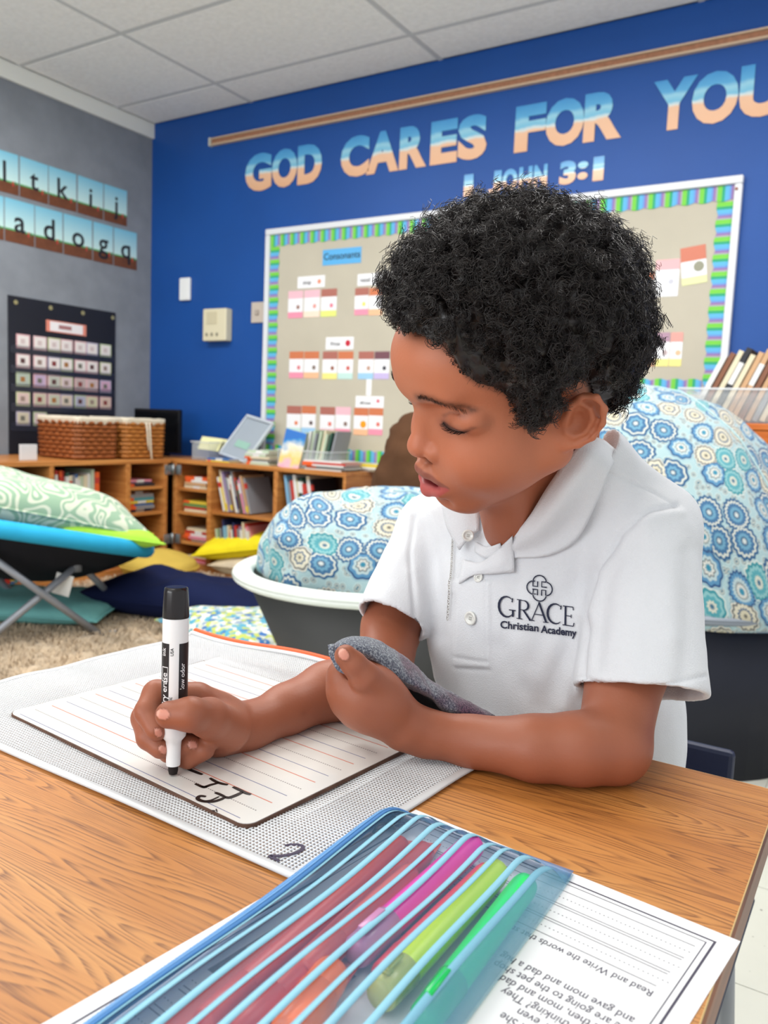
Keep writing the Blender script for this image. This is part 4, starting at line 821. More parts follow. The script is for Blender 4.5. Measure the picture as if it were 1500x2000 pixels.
Q = np.array([(j*nu+i, (j+1)*nu+i, (j+1)*nu+(i+1) % nu, j*nu+(i+1) % nu) for j in range(nv) for i in range(nu)])
c_ = np_mesh('cover', P_, Q, mat('brown_suede', (78, 52, 34), .9, .15, var=.15, vscale=10, bump=.4, bscale=30)); to_parent(c_, nb)
# ================================================================== DESK AND WHAT LIES ON IT
dx0, dx1, dy0, dy1 = -.671, -.0535, .06, .683
desk = empty('school_desk', ((dx0+dx1)/2, (dy0+dy1)/2, 0), 'school desk with light oak laminate top and dark wood edge', 'desk')
m_lam = mat('oak_laminate', (214, 150, 88), .42, .3); nt, b = nodes(m_lam); L_ = nt.links.new
tc = N(nt, 'ShaderNodeTexCoord'); mp = N(nt, 'ShaderNodeMapping'); L_(tc.outputs['Object'], mp.inputs[0]); mp.inputs['Scale'].default_value = (.7, 9, 1); mp.inputs['Rotation'].default_value = (0, 0, .03)
nA = N(nt, 'ShaderNodeTexNoise', Scale=2.2); nA.inputs['Detail'].default_value = 2; nA.inputs['Distortion'].default_value = .3; L_(mp.outputs[0], nA.inputs['Vector'])
w1 = N(nt, 'ShaderNodeMath', operation='MULTIPLY'); w1.inputs[1].default_value = 44; L_(nA.outputs['Fac'], w1.inputs[0]); fr_ = N(nt, 'ShaderNodeMath', operation='FRACT'); L_(w1.outputs[0], fr_.inputs[0])
rA = ramp(nt, [(0, (.0,)*3), (.4, (.12,)*3), (.88, (1,)*3), (1, (.1,)*3)]); L_(fr_.outputs[0], rA.inputs[0])
mp2 = N(nt, 'ShaderNodeMapping'); L_(tc.outputs['Object'], mp2.inputs[0]); mp2.inputs['Scale'].default_value = (26, 800, 1)
nB = N(nt, 'ShaderNodeTexNoise', Scale=1.0); nB.inputs['Detail'].default_value = 3; L_(mp2.outputs[0], nB.inputs['Vector'])
mp3 = N(nt, 'ShaderNodeMapping'); L_(tc.outputs['Object'], mp3.inputs[0]); mp3.inputs['Scale'].default_value = (3, 26, 1); nC = N(nt, 'ShaderNodeTexNoise', Scale=1.0); nC.inputs['Detail'].default_value = 3; L_(mp3.outputs[0], nC.inputs['Vector'])
r0 = ramp(nt, [(.25, lin((182, 116, 54))), (.5, lin((200, 134, 68))), (.78, lin((214, 154, 88)))]); L_(nC.outputs['Fac'], r0.inputs[0])
rB = ramp(nt, [(.34, (0, 0, 0)), (.56, (1, 1, 1))]); L_(nB.outputs['Fac'], rB.inputs[0])
mu = N(nt, 'ShaderNodeMath', operation='MULTIPLY'); L_(rA.outputs[0], mu.inputs[0]); L_(rB.outputs[0], mu.inputs[1])
m2 = N(nt, 'ShaderNodeMath', operation='MULTIPLY'); m2.inputs[1].default_value = .9; L_(mu.outputs[0], m2.inputs[0])
mx = N(nt, 'ShaderNodeMix', data_type='RGBA'); L_(m2.outputs[0], mx.inputs[0]); L_(r0.outputs[0], mx.inputs[6]); mx.inputs[7].default_value = (*lin((116, 68, 34)), 1)
mp4 = N(nt, 'ShaderNodeMath', operation='MULTIPLY'); mp4.inputs[1].default_value = .28; sub_ = N(nt, 'ShaderNodeMath', operation='SUBTRACT'); sub_.inputs[0].default_value = 1; L_(rB.outputs[0], sub_.inputs[1]); L_(sub_.outputs[0], mp4.inputs[0])
mx2 = N(nt, 'ShaderNodeMix', data_type='RGBA'); L_(mp4.outputs[0], mx2.inputs[0]); L_(mx.outputs[2], mx2.inputs[6]); mx2.inputs[7].default_value = (*lin((170, 106, 56)), 1)
L_(mx2.outputs[2], b.inputs['Base Color'])
bp = N(nt, 'ShaderNodeBump', Strength=.12, Distance=.0006); L_(nB.outputs['Fac'], bp.inputs['Height']); L_(bp.outputs[0], b.inputs['Normal'])
Pc = rrect(dx0, dx1, dy0, dy1, .012, 5)
top = MB().poly([(x, y) for x, y in Pc], Matrix.Translation((0, 0, TZ-.0012)), .0012); wbuild(top, 'desktop', m_lam, desk)
m_edge = wood_mat('dark_edge_wood', (140, 80, 44), (96, 50, 28), 6, 1, .4); Pe = densify(rrect(dx0-.0005, dx1+.0005, dy0-.0005, dy1+.0005, .012), .03); Cd = Vector(((dx0+dx1)/2, (dy0+dy1)/2)); n = len(Pe); vs = []; prof = [(0, -.0012), (.0012, -.0042), (.0012, -.024), (0, -.027), (-.02, -.027)]
for off, dz in prof:
    for k, p in enumerate(Pe):
        t = (Pe[(k+1) % n]-Pe[k-1]).normalized(); nr = Vector((t.y, -t.x)); q = p+nr*off; vs.append((q.x, q.y, TZ+dz))
fs = [(i*n+k, (i+1)*n+k, (i+1)*n+(k+1) % n, i*n+(k+1) % n) for i in range(len(prof)-1) for k in range(n)]
wbuild(MB().add(vs, fs), 'edge_band', m_edge, desk)
Pi = rrect(dx0, dx1, dy0, dy1, .012, 5); rim_pts = [(x, y, TZ-.0006) for x, y in Pi]; rim_pts.append(rim_pts[0]); wbuild(MB().tube(rim_pts, .0007, 5, caps=False), 'edge_line', mat('cream_edge_line', (222, 190, 130), .5), desk)
wbuild(MB().poly([(x, y) for x, y in rrect(dx0+.002, dx1-.002, dy0+.002, dy1-.002, .012, 5)], Matrix.Translation((0, 0, TZ-.026)), .0245), 'core_board', mat('chipboard', (150, 110, 76), .8), desk)
for a in (dx0+.06, dx1-.06):
    for b_ in (dy0+.05, dy1-.05): wbuild(MB().tube([(a, b_, 0), (a, b_, TZ-.0275)], .013, 14), 'leg', mat('grey_metal_tube', (0, 0, 0)), desk, True)
def T3(u, v, dz=0.): return pz(u, v, TZ+dz)
# ---- mesh pouch
m_film = mat('clear_pouch_film', (225, 228, 230), .25, .5, alpha=.30); m_net = mat('white_netting', (236, 238, 240), .4, .5)
PA, PB, PC_, PD = T3(575, 1712, .001), Vector((-.252, .705, TZ)), T3(376, 1243, .001), Vector((-.728, .380, TZ))   # near, right, far, left
pou = empty('mesh_pouch', (PA.x, PA.y, TZ), 'clear zip pouch with white net weave lying under the lined whiteboard', 'pouch')
Bu, Bv = (PB-PA), (PD-PA)
def pp(a, b_, dz=0.):       # a: near->right, b: near->left
    e = (PA*(1-a)+PB*a)*(1-b_)+(PD*(1-a)+PC_*a)*b_
    z = .0012+.0012*math.sin(a*9+b_*5)**2+.0035*max(0, b_-.75)*math.sin(a*14)**2+.007*max(0, min(1, (a-.86)/.14))*(.5+.5*math.sin(b_*11+1))*(1 if b_ > .35 else b_/.35)
    e = e+Vector((0, 0, 0)); e.z = TZ+z*(.35 if .1 < b_ < .8 and .2 < a < .8 else 1)+dz
    return e
nU, nV = 44, 60
grid = [[pp(i/nU, j/nV) for j in range(nV+1)] for i in range(nU+1)]
wbuild(MB().sheet(grid, .0006), 'film', m_film, pou, True)
lu, lv = Bu.length, Bv.length
def line_strip(mb, pts, w, h=.0006):
    vs = []; n = len(pts)
    for i, p in enumerate(pts):
        t = (pts[min(i+1, n-1)]-pts[max(i-1, 0)]).normalized(); s_ = Vector((-t.y, t.x, 0)).normalized()*w/2
        vs += [p-s_, p+s_, p+s_*.6+Vector((0, 0, h)), p-s_*.6+Vector((0, 0, h))]
    fs = [(4*i+a_, 4*i+(a_+1) % 4, 4*i+4+(a_+1) % 4, 4*i+4+a_) for i in range(n-1) for a_ in range(4)]
    mb.add(vs, fs)
net = MB(); pitch = .0029; k = int(lu/pitch)
for i in range(k+1): line_strip(net, [pp(i/k, j/12, .0004) for j in range(13)], .00095)
k = int(lv/pitch)
for j in range(k+1): line_strip(net, [pp(i/9, j/k, .0008) for i in range(10)], .00095)
o_ = wbuild(net, 'net_threads', m_net, pou); meta(o_, kind='stuff')
m_band = mat('white_plastic_band', (232, 234, 236), .3, .5, alpha=.8)
for (a0, b0, a1, b1, nm) in ((0, 0, 0, 1, 'welded_edge'), (0, 0, 1, 0, 'welded_edge'), (0, 1, 1, 1, 'welded_edge')):
    mb = MB(); line_strip(mb, [pp(a0+(a1-a0)*q/30, b0+(b1-b0)*q/30, .0006) for q in range(31)], .009, .0012); wbuild(mb, nm, m_band, pou, True)
mb = MB(); line_strip(mb, [pp(1.0, q/40, .0012) for q in range(41)], .012, .0022); wbuild(mb, 'zip_band', m_band, pou, True)
mb = MB(); mb.tube([pp(1.012, q/40, .003) for q in range(14, 41)], .0032, 7); wbuild(mb, 'orange_zip_tape', mat('orange_zip', (240, 96, 44), .5), pou, True)
def stroke(name, pix, w, m, parent, plane_dz, h=.0004, rnd_=0, world_=True, T=T3):
    pts = [T(u, v, plane_dz) for u, v in pix]; P_ = crom([tuple(p) for p in pts], max(8, len(pts)*7)); mb = MB(); n = len(P_); P_ = [Vector(p) for p in P_]; vs = []
    for i, p in enumerate(P_):
        t = (P_[min(i+1, n-1)]-P_[max(i-1, 0)]).normalized(); ww = w*(1-.35*(abs(i/(n-1)-.5)*2)**4)*(1+rnd_*math.sin(i*2.1)); s_ = Vector((-t.y, t.x, 0)).normalized()*ww/2
        vs += [p-s_, p+s_, p+s_+Vector((0, 0, h)), p-s_+Vector((0, 0, h))]
    fs = [(4*i+a_, 4*i+(a_+1) % 4, 4*i+4+(a_+1) % 4, 4*i+4+a_) for i in range(n-1) for a_ in range(4)]+[(0, 3, 2, 1), (4*n-4, 4*n-3, 4*n-2, 4*n-1)]
    return wbuild(mb.add(vs, fs), name, m, parent)
m_mk = mat('black_marker_ink', (34, 24, 22), .45)
stroke('handwritten_number', [(556, 1652), (570, 1650), (589, 1652), (590, 1660), (572, 1668), (548, 1672), (528, 1672), (533, 1676), (546, 1682)], .0026, mat('purple_marker_ink', (60, 50, 74), .6), pou, .0030, .0004, .12)
# ---- lined whiteboard
BZ = .0040
bA, bB, bC_ = T3(482, 1621, BZ), T3(786, 1466, BZ), T3(12, 1394, BZ)      # near, right, left
eU = (bC_-bA); LU = eU.length; eU.normalize(); eV = (bB-bA); eV = (eV-eU*eV.dot(eU)); LV = eV.length; eV.normalize()
LU, LV = .3035, .226
wb_ = empty('lapboard', (bA.x, bA.y, TZ), 'white dry erase lapboard printed with handwriting lines, brown hardboard edge', 'whiteboard')
Mb = Matrix((eU, -eV*-1, eU.cross(eV))).transposed().to_4x4(); up_ = 1 if Mb[2][2] > 0 else -1
if up_ < 0: Mb = Matrix((eU, eV, Vector((0, 0, 1)))).transposed().to_4x4()
Mb.translation = Vector((bA.x, bA.y, TZ))
def bd(a, b_, z=0): return Vector((bA.x, bA.y, TZ+z))+eU*a+eV*b_
def board_slab(z0, z1, inset, m, name):
    P_ = rrect(inset, LU-inset, inset, LV-inset, .009, 6); mb = MB(); n = len(P_); lo = [bd(x, y, z0) for x, y in P_]; hi = [bd(x, y, z1) for x, y in P_]
    mb.add(lo+hi, [tuple(range(n, 2*n)), tuple(range(n-1, -1, -1))]+[(k, (k+1) % n, n+(k+1) % n, n+k) for k in range(n)])
    bm = bmesh.new(); vv = [bm.verts.new(v) for v in mb.v]; [bm.faces.new([vv[i] for i in f]) for f in mb.f]; bmesh.ops.recalc_face_normals(bm, faces=bm.faces); mb.f = [tuple(v.index for v in f.verts) for f in (bm.verts.index_update() or bm.faces)]; bm.free()
    wbuild(mb, name, m, wb_)
board_slab(.0028, .0056, 0, mat('hardboard_brown', (96, 68, 54), .8, var=.2, vscale=80), 'hardboard_core'); board_slab(.00565, .0061, .0007, mat('whiteboard_face', (232, 229, 224), .22, .5, coat=.3), 'writing_face')
FZ = .0061
def bline(b_, col, w, a0, a1, dash=None, nm='printed_line'):
    mb = MB()
    if dash:
        a = a0
        while a < a1: q = [bd(a, b_-w/2, FZ), bd(a+dash*.5, b_-w/2, FZ), bd(a+dash*.5, b_+w/2, FZ), bd(a, b_+w/2, FZ)]; mb.add(q+[p+Vector((0, 0, .00008)) for p in q], [(4, 5, 6, 7), (0, 4, 7, 3), (1, 2, 6, 5), (0, 1, 5, 4), (3, 7, 6, 2)]); a += dash
    else:
        q = [bd(a0, b_-w/2, FZ), bd(a1, b_-w/2, FZ), bd(a1, b_+w/2, FZ), bd(a0, b_+w/2, FZ)]; mb.add(q+[p+Vector((0, 0, .00008)) for p in q], [(4, 5, 6, 7), (0, 4, 7, 3), (1, 2, 6, 5), (0, 1, 5, 4), (3, 7, 6, 2)])
    wbuild(mb, nm, col, wb_)
m_lb = mat('line_blue', (112, 116, 150), .5); m_lr = mat('line_red', (206, 118, 96), .5); m_ld = mat('line_dots', (120, 110, 112), .5)
s_ = .0442
for k in range(5):
    b0 = .0051+k*s_
    bline(b0, m_lb, .0007, .012, LU-.012); bline(b0+s_*.33, m_ld, .0008, .012, LU-.012, .0022); bline(b0+s_*.67, m_lr, .0009, .012, LU-.012)
Tb = lambda u, v, dz=0.: pz(u, v, TZ+FZ+.00012)
for pix, w in (([(360, 1497), (370, 1503), (382, 1508), (395, 1513)], .0030), ([(410, 1520), (422, 1527), (434, 1531), (445, 1533)], .0028), ([(428, 1529), (412, 1533), (400, 1537), (393, 1536)], .0026), ([(381, 1531), (388, 1534), (398, 1538), (405, 1536)], .0024),
               ([(455, 1537), (468, 1543), (480, 1549), (490, 1552)], .0030), ([(474, 1547), (462, 1553), (448, 1558), (440, 1557)], .0032), ([(420, 1548), (430, 1552), (440, 1557)], .0026), ([(440, 1557), (430, 1562), (414, 1566), (396, 1565), (386, 1560), (391, 1555), (402, 1556)], .0030), ([(395, 1565), (412, 1563), (428, 1556)], .0014)):
    stroke('marker_stroke', pix, w, m_mk, wb_, 0, .00025, T=Tb)
stroke('marker_stroke', [(414, 1583), (420, 1584)], .0012, m_mk, wb_, 0, .0002, T=Tb); stroke('marker_stroke', [(422, 1580), (424, 1586)], .0009, m_mk, wb_, 0, .0002, T=Tb)
# ---- marker
tipP = T3(338, 1512, FZ+.001); d_tip = (tipP-CO).dot(CF); topP = pd(344.5, 1146, d_tip*.985); ax = (topP-tipP); ML = ax.length; ax.normalize()
mk = empty('dry_erase_marker', tuple(tipP), 'white dry erase marker with black end plug held upright by the right hand', 'marker')
side = CR-ax*CR.dot(ax); side.normalize(); Mm = Matrix((side, ax.cross(side), ax)).transposed().to_4x4(); Mm.translation = tipP
q = ML/.1425; R_ = .00935
def ml(pr, name, m, sm=True): 
    o = wbuild(MB().lathe([(r_, z*q) for r_, z in pr], 40, Mm), name, m, mk, True); 
    o.data.set_sharp_from_angle(angle=math.radians(35)); return o
m_mw = mat('marker_white_plastic', (240, 240, 240), .28, .5); m_mb2 = mat('marker_black_plastic', (26, 20, 20), .22, .5)
ml([(0, 0), (.0030, .0004), (.0036, .003), (.0036, .0085)], 'felt_tip', mat('felt_black', (30, 20, 18), .8))
ml([(.0034, .0068), (.0050, .0072), (.0052, .0088), (.0054, .022), (.0058, .026), (.0086, .0295), (R_*.97, .032), (R_*.99, .037), (R_*.93, .0405), (.0085, .041)], 'grip_section', m_mw)
ml([(.0085, .0412), (R_*.985, .0414), (R_, .0425), (R_, .1185), (R_*.99, .1193), (.009, .1195)], 'barrel', m_mw)
ml([(.0090, .1194), (R_*1.01, .1197), (R_*1.02, .1215), (R_*.94, .139), (R_*.90, .1415), (R_*.8, .1425), (0, .1423)], 'end_plug', m_mb2)
m_lblk = mat('marker_label_black', (30, 28, 32), .35)
def cyl_patch(a0, a1, z0, z1, dr, m, name, n=14):
    mb = MB(); vs = []
    for i in range(n+1):
        a = a0+(a1-a0)*i/n
        for z in (z0, z1): vs.append(Mm @ Vector(((R_+dr)*math.cos(a), (R_+dr)*math.sin(a), z*q)))
    mb.add(vs, [(2*i, 2*i+2, 2*i+3, 2*i+1) for i in range(n)]); return wbuild(mb, name, m, mk, True)
FR = -math.pi/2 if (Mm @ Vector((0, -1, 0))-CO).length < (Mm @ Vector((0, 1, 0))-CO).length else math.pi/2
sg = 1 if FR < 0 else -1
ang = lambda u: FR+sg*math.asin(max(-1, min(1, u)))          # u: -1 left edge .. 1 right edge as seen from the front
cyl_patch(ang(-1)-sg*.9, ang(-.22), .0445, .1015, .00012, m_lblk, 'printed_label'); cyl_patch(ang(.52), ang(1)+sg*1.2, .0445, .1015, .00012, m_lblk, 'printed_label')
def wrap_text(s, u0, zc, size, m, run=1, bold=.01, dr=.00026, name='lettering', flip=1):
    """text running up the barrel"""
    v, f = text_polys(s, size, bold); V = []
    for a, b_ in v: th_ = ang(u0)-sg*flip*b_/R_; V.append(Mm @ Vector(((R_+dr)*math.cos(th_), (R_+dr)*math.sin(th_), (zc+a*run)*q)))
    return wbuild(MB().add(V, f), name, m, mk)
m_tw = mat('white_print', (238, 238, 240), .4); 
wrap_text('dry erase', -.36, .054, .0068, m_tw); wrap_text('USA', .12, .0925, .0032, m_lblk); wrap_text('nontoxic', .06, .049, .0036, m_lblk); wrap_text('low odor', .86, .067, .0052, m_tw); wrap_text('ink', -.50, .092, .005, m_tw)
mb = MB(); 
for (z0, z1, u0, u1) in ((.073, .0736, -.75, -.3), (.0835, .0841, -.75, -.3), (.073, .0841, -.32, -.29), (.073, .0841, -.78, -.74)):
    vs = []
    for i in range(5):
        a = ang(u0+(u1-u0)*i/4)
        for z in (z0, z1): vs.append(Mm @ Vector(((R_+.0003)*math.cos(a), (R_+.0003)*math.sin(a), z*q)))
    mb.add(vs, [(2*i, 2*i+2, 2*i+3, 2*i+1) for i in range(4)])
wbuild(mb, 'printed_symbol', m_tw, mk)
# ---- worksheet
qA, qB = T3(812, 1581, .0006), T3(1446, 1838, .0006); wu = (qB-qA); PWd = wu.length; wu.normalize(); wv = Vector((-wu.y, wu.x, 0)); 
if wv.dot(T3(600, 1713)-qA) < 0: wv = -wv
PH = .285
ws = empty('worksheet', tuple(qA), 'white printed reading worksheet lying upside down under the blue pencil pouch', 'paper')
def wp(a, b_, z=.0006): return Vector((qA.x, qA.y, TZ+z))+wu*a+wv*b_
def wquad(a0, a1, b0, b1, z, m, name, h=.0001):
    q_ = [wp(a0, b0, z), wp(a1, b0, z), wp(a1, b1, z), wp(a0, b1, z)]; fs = [(4, 5, 6, 7), (3, 2, 1, 0), (0, 1, 5, 4), (1, 2, 6, 5), (2, 3, 7, 6), (3, 0, 4, 7)]
    return wbuild(MB().add(q_+[p+Vector((0, 0, h)) for p in q_], fs), name, m, ws)
m_pap = mat('white_paper', (240, 241, 243), .6, .3)
wquad(0, PWd, 0, PH, .0002, m_pap, 'sheet', .0003)
m_pl = mat('print_line', (70, 66, 84), .6); lw = .0007; zz = .00052
for (i_, w_) in ((.0095, .0013), (.0135, .0006)):
    wquad(i_, PWd-i_, i_, i_+w_, zz, m_pl, 'border_line', .00003); wquad(i_, i_+w_, i_+w_, PH-i_, zz, m_pl, 'border_line', .00003); wquad(PWd-i_-w_, PWd-i_, i_+w_, PH-i_, zz, m_pl, 'border_line', .00003)
a0, a1 = .028, .2015
for k, (b0, kind_) in enumerate(((.0213, 's'), (.0283, 'd'), (.0352, 's'), (.0375, 's'), (.0445, 'd'), (.0515, 's'), (.0538, 's'), (.0600, 'd'), (.0665, 's'))):
    if kind_ == 's': wquad(a0, a1-.0005*k, b0, b0+.0005, zz, m_pl, 'writing_line', .00003)
    else:
        mb = MB(); a = a0
        while a < a1: q_ = [wp(a, b0, zz), wp(a+.0008, b0, zz), wp(a+.0008, b0+.0006, zz), wp(a, b0+.0006, zz)]; mb.add([p+Vector((0, 0, .00003)) for p in q_], [(0, 1, 2, 3)]); a += .0025
        wbuild(mb, 'dotted_line', m_pl, ws)
def wtext(s, a, b_, size):
    """upside-down text whose first letter is at (a, b), running towards smaller a"""
    v, f = text_polys(s, size, .008); V = [wp(a-x*.79, b_+y, zz+.00004) for x, y in v]; return wbuild(MB().add(V, [tuple(reversed(q)) for q in f]), 'printed_text', m_pl, ws)
A0 = .1985
for i, (s, b_, a_, sz) in enumerate((('Read and Write the words that start', .0715, .0, .0072), ('and gave mom and dad a hug', .0955, 0, .0077), ("We are going to the pet shop", .1035, .003, .0077), ('Just then, mom and dad', .1110, -.004, .0077), ('her dad thinking? They', .1185, -.001, .0077), ('dog or cat or even', .1260, .002, .0077), ('was sad. She', .1335, -.018, .0077), ('It was', .1410, -.03, .0077), ('sent', .1485, -.04, .0077))):
    wtext(s, A0+a_, b_, sz)
m_ph = mat('print_photo_brown', (110, 72, 66), .5, var=.3, vscale=40); pA, pB = T3(410, 1895, .001), T3(528, 1815, .001)

wquad(.0255, .083, .1605, .206, zz, m_ph, 'printed_picture', .00004)
wquad(.0265, .036, .170, .182, zz+.00006, mat('print_photo_peach', (226, 190, 160), .5), 'printed_picture', .00002); wquad(.030, .045, .163, .171, zz+.00006, mat('print_photo_red', (220, 90, 60), .5), 'printed_picture', .00002)
for b0 in (.2205, .2235, .237, .240, .2535, .2565): wquad(.026, .075, b0, b0+.0006, zz, m_pl, 'writing_line', .00003)
for b0 in (.2155, .2315, .2475):
    mb = MB(); a = .026
    while a < .07: q_ = [wp(a, b0, zz), wp(a+.0008, b0, zz), wp(a+.0008, b0+.0006, zz), wp(a, b0+.0006, zz)]; mb.add([p+Vector((0, 0, .00003)) for p in q_], [(0, 1, 2, 3)]); a += .0025
    wbuild(mb, 'dotted_line', m_pl, ws)
# ---- blue mesh pencil pouch
cA, cB = Vector((-.271, .4715, TZ)), Vector((-.1445, .4665, TZ)); cu_ = cB-cA; cv_ = Vector((.001, -.305, 0))
pc2 = empty('pencil_pouch', (-.21, .34, TZ), 'translucent light blue mesh zip pouch with pale stripes, full of highlighters', 'pouch')
def hump(a, b_):
    h = max(0, 1-min(1, abs(2*a-1))**6)**.6; e = min(1, max(0, b_)/.14); e = math.sin(e*math.pi/2)*math.sin(min(1, max(0, 1.005-b_)/.10)*math.pi/2)
    return .0225*h*e*(.92+.08*math.sin(b_*9+a*4))+.0012*math.sin(a*26+b_*3)*h*e
def cp3(a, b_, dz=0):
    p = cA+cu_*(a+.010*math.sin(b_*3.2)*(a-.3)+.0)+cv_*b_; bow = -.05*math.sin(math.pi*min(1, b_*1.1))*(1-a)*0; p = p+cu_*bow
    p.z = TZ+.0016+hump(a, b_)+dz; return p
m_case = mat('blue_mesh_fabric', (126, 180, 226), .4, .4, alpha=.40); nt, b = nodes(m_case); tc = N(nt, 'ShaderNodeTexCoord'); wv1 = N(nt, 'ShaderNodeTexWave', Scale=520.0); wv1.bands_direction = 'X'; wv2 = N(nt, 'ShaderNodeTexWave', Scale=520.0); wv2.bands_direction = 'Y'
for w_ in (wv1, wv2): nt.links.new(tc.outputs['Object'], w_.inputs['Vector'])
ma = N(nt, 'ShaderNodeMath', operation='ADD'); nt.links.new(wv1.outputs['Fac'], ma.inputs[0]); nt.links.new(wv2.outputs['Fac'], ma.inputs[1]); mr = N(nt, 'ShaderNodeMapRange'); mr.inputs[1].default_value = 0; mr.inputs[2].default_value = 2; mr.inputs[3].default_value = .07; mr.inputs[4].default_value = .20
nt.links.new(ma.outputs[0], mr.inputs[0]); nt.links.new(mr.outputs[0], b.inputs['Alpha'])
m_case2 = mat('blue_mesh_seam', (130, 196, 220), .45, .4, alpha=.30); m_strp = mat('pale_blue_stripe', (146, 204, 226), .5, .3); m_ztape = mat('blue_zip_tape', (84, 142, 206), .6, .3)
nA_, nB_ = 40, 44
wbuild(MB().add([cp3(i/nA_, j/nB_) for i in range(nA_+1) for j in range(nB_+1)], [(i*(nB_+1)+j, (i+1)*(nB_+1)+j, (i+1)*(nB_+1)+j+1, i*(nB_+1)+j+1) for i in range(nA_) for j in range(nB_)]), 'upper_mesh', m_case, pc2, True)
lowr = [Vector((*(cp3(i/8, j/12).xy), TZ+.0012)) for i in range(9) for j in range(13)]; wbuild(MB().add(lowr, [(i*13+j, (i+1)*13+j, (i+1)*13+j+1, i*13+j+1) for i in range(8) for j in range(12)]), 'lower_mesh', mat('blue_mesh_lower', (170, 196, 222), .5, alpha=.18), pc2, True)
for k in range(10):
    a = .105+k*.0905
    P_ = [[cp3(a+da, j/60, .0005) for j in range(61)] for da in (-.0135, 0, .0135)]; wbuild(MB().sheet(P_, .0004), 'stripe', m_strp, pc2, True)
P_ = [[cp3(.905+.105*i/4, j/40, .0007-.0003*i/4) for j in range(41)] for i in range(5)]; wbuild(MB().sheet(P_, .0005), 'side_seam', m_case2, pc2, True)
P_ = [[cp3(i/20, -.012+.052*j/4, .0007) for j in range(5)] for i in range(21)]; wbuild(MB().sheet(P_, .0005), 'end_seam', mat('blue_mesh_end', (112, 158, 208), .45, .4, alpha=.55), pc2, True)
P_ = [[cp3(-.035+.14*i/4, j/40, .0012+.0012*math.sin(i/4*math.pi)) for j in range(41)] for i in range(5)]; wbuild(MB().sheet(P_, .0007), 'zip_tape', m_ztape, pc2, True)
tm = MB()
for j in range(130):
    p0 = cp3(.024, j/130, .0026); p1 = cp3(.048, j/130, .0028); tm.tube([p0, p1], .00055, 4)
o_ = wbuild(tm, 'zip_teeth', mat('zip_teeth_blue', (120, 176, 228), .4), pc2); meta(o_, kind='stuff')
for aa in (-.012, .008, .062, .082): wbuild(MB().tube([cp3(aa, j/50, .0026) for j in range(51)], .0006, 5), 'zip_cord', mat('zip_teeth_blue', (0, 0, 0)), pc2, True)
zp = T3(768, 1612, .003); mpul = mat('zip_pull_metal', (120, 110, 100), .3, metal=.8)
wbuild(MB().box(-.004, .004, -.006, .006, 0, .004, M=Matrix.Translation(zp) @ Matrix.Rotation(.2, 4, 'Z'), bev=.001).tube([zp+Vector((-.002, -.004, .003)), zp+Vector((-.006, -.010, .003)), zp+Vector((-.004, -.018, .002)), zp+Vector((.000, -.014, .002))], .0012, 6), 'zip_pull', mpul, pc2, True)
stroke('handwritten_number', [(769, 1608), (778, 1605), (789, 1607), (783, 1611), (772, 1613), (780, 1615)], .0013, mat('purple_marker_ink', (0, 0, 0)), pc2, .0078, .0003)
# highlighters inside
rc_ = [pz(u, v, TZ+.0042) for u, v in ((768, 1640), (862, 1650), (600, 2040), (250, 2040))]
meta(MB().add(rc_+[p+Vector((0, 0, .0006)) for p in rc_], [(4, 5, 6, 7), (3, 2, 1, 0), (0, 1, 5, 4), (1, 2, 6, 5), (2, 3, 7, 6), (3, 0, 4, 7)]).build('card_strip', mat('dull_red_card', (206, 92, 80), .6)), 'flat dull red card strip lying under the red pencils in the pouch', 'card')
def pen(p0, p1, r, body, cap, label, cap_len=.045, cap_at=0, clip=True, name='highlighter', cat='highlighter', group=None, alpha=.75):
    p0 = Vector(p0); p1 = Vector(p1); ax_ = (p1-p0); L_n = ax_.length; ax_.normalize(); sd = ax_.cross(Vector((0, 0, 1))).normalized(); M_ = Matrix((sd, ax_.cross(sd)*1, ax_)).transposed().to_4x4()
    if M_.determinant() < 0: M_ = Matrix((sd*-1, ax_.cross(sd), ax_)).transposed().to_4x4()
    M_.translation = p0; o = empty(name, tuple(p0), label, cat, group)
    wbuild(MB().lathe([(0, cap_len*.8), (r*.9, cap_len*.8), (r*.93, cap_len), (r*.93, L_n-.006), (r*.85, L_n-.001), (r*.6, L_n), (0, L_n)], 24, M_), 'barrel', body, o, True)
    wbuild(MB().lathe([(0, 0), (r*.82, 0), (r*.92, .002), (r, cap_len), (r*.94, cap_len+.0004)], 24, M_), 'cap', cap, o, True)
    if clip: wbuild(MB().box(-.002, .002, -r-.003, -r-.0012, .004, cap_len*.8, M=M_, bev=.0006).box(-.002, .002, -r-.0012, -r+.0005, .004, .008, M=M_), 'clip', cap, o, True)
    return o
def hl(n_, c): return mat('highlighter_'+n_, c, .35, .4)
P3 = lambda u, v, z: pz(u, v, TZ+z)
pen(P3(694, 1862, .0118), P3(925, 1650, .0108), .0088, hl('pink', (255, 50, 180)), mat('cap_frost_pink', (214, 150, 196), .25, alpha=.8), 'bright pink highlighter with frosted cap inside the blue pouch', .030)
pen(P3(742, 1946, .0112), P3(972, 1700, .0105), .0088, hl('lime', (214, 244, 40)), mat('cap_frost_lime', (206, 214, 130), .25, alpha=.8), 'lime yellow highlighter with frosted cap inside the blue pouch', .022)
pen(P3(826, 1994, .0096), P3(1028, 1726, .0094), .0082, hl('green', (20, 226, 110)), mat('cap_green', (10, 190, 90), .25), 'bright green highlighter inside the blue pouch near its right side', .030)
pen(P3(742, 1905, .0078), P3(950, 1700, .0078), .0062, hl('coral', (236, 60, 70)), hl('coral', (0, 0, 0)), 'coral red pen tucked between pink and lime highlighters', .02, clip=False, name='pen', cat='pen')
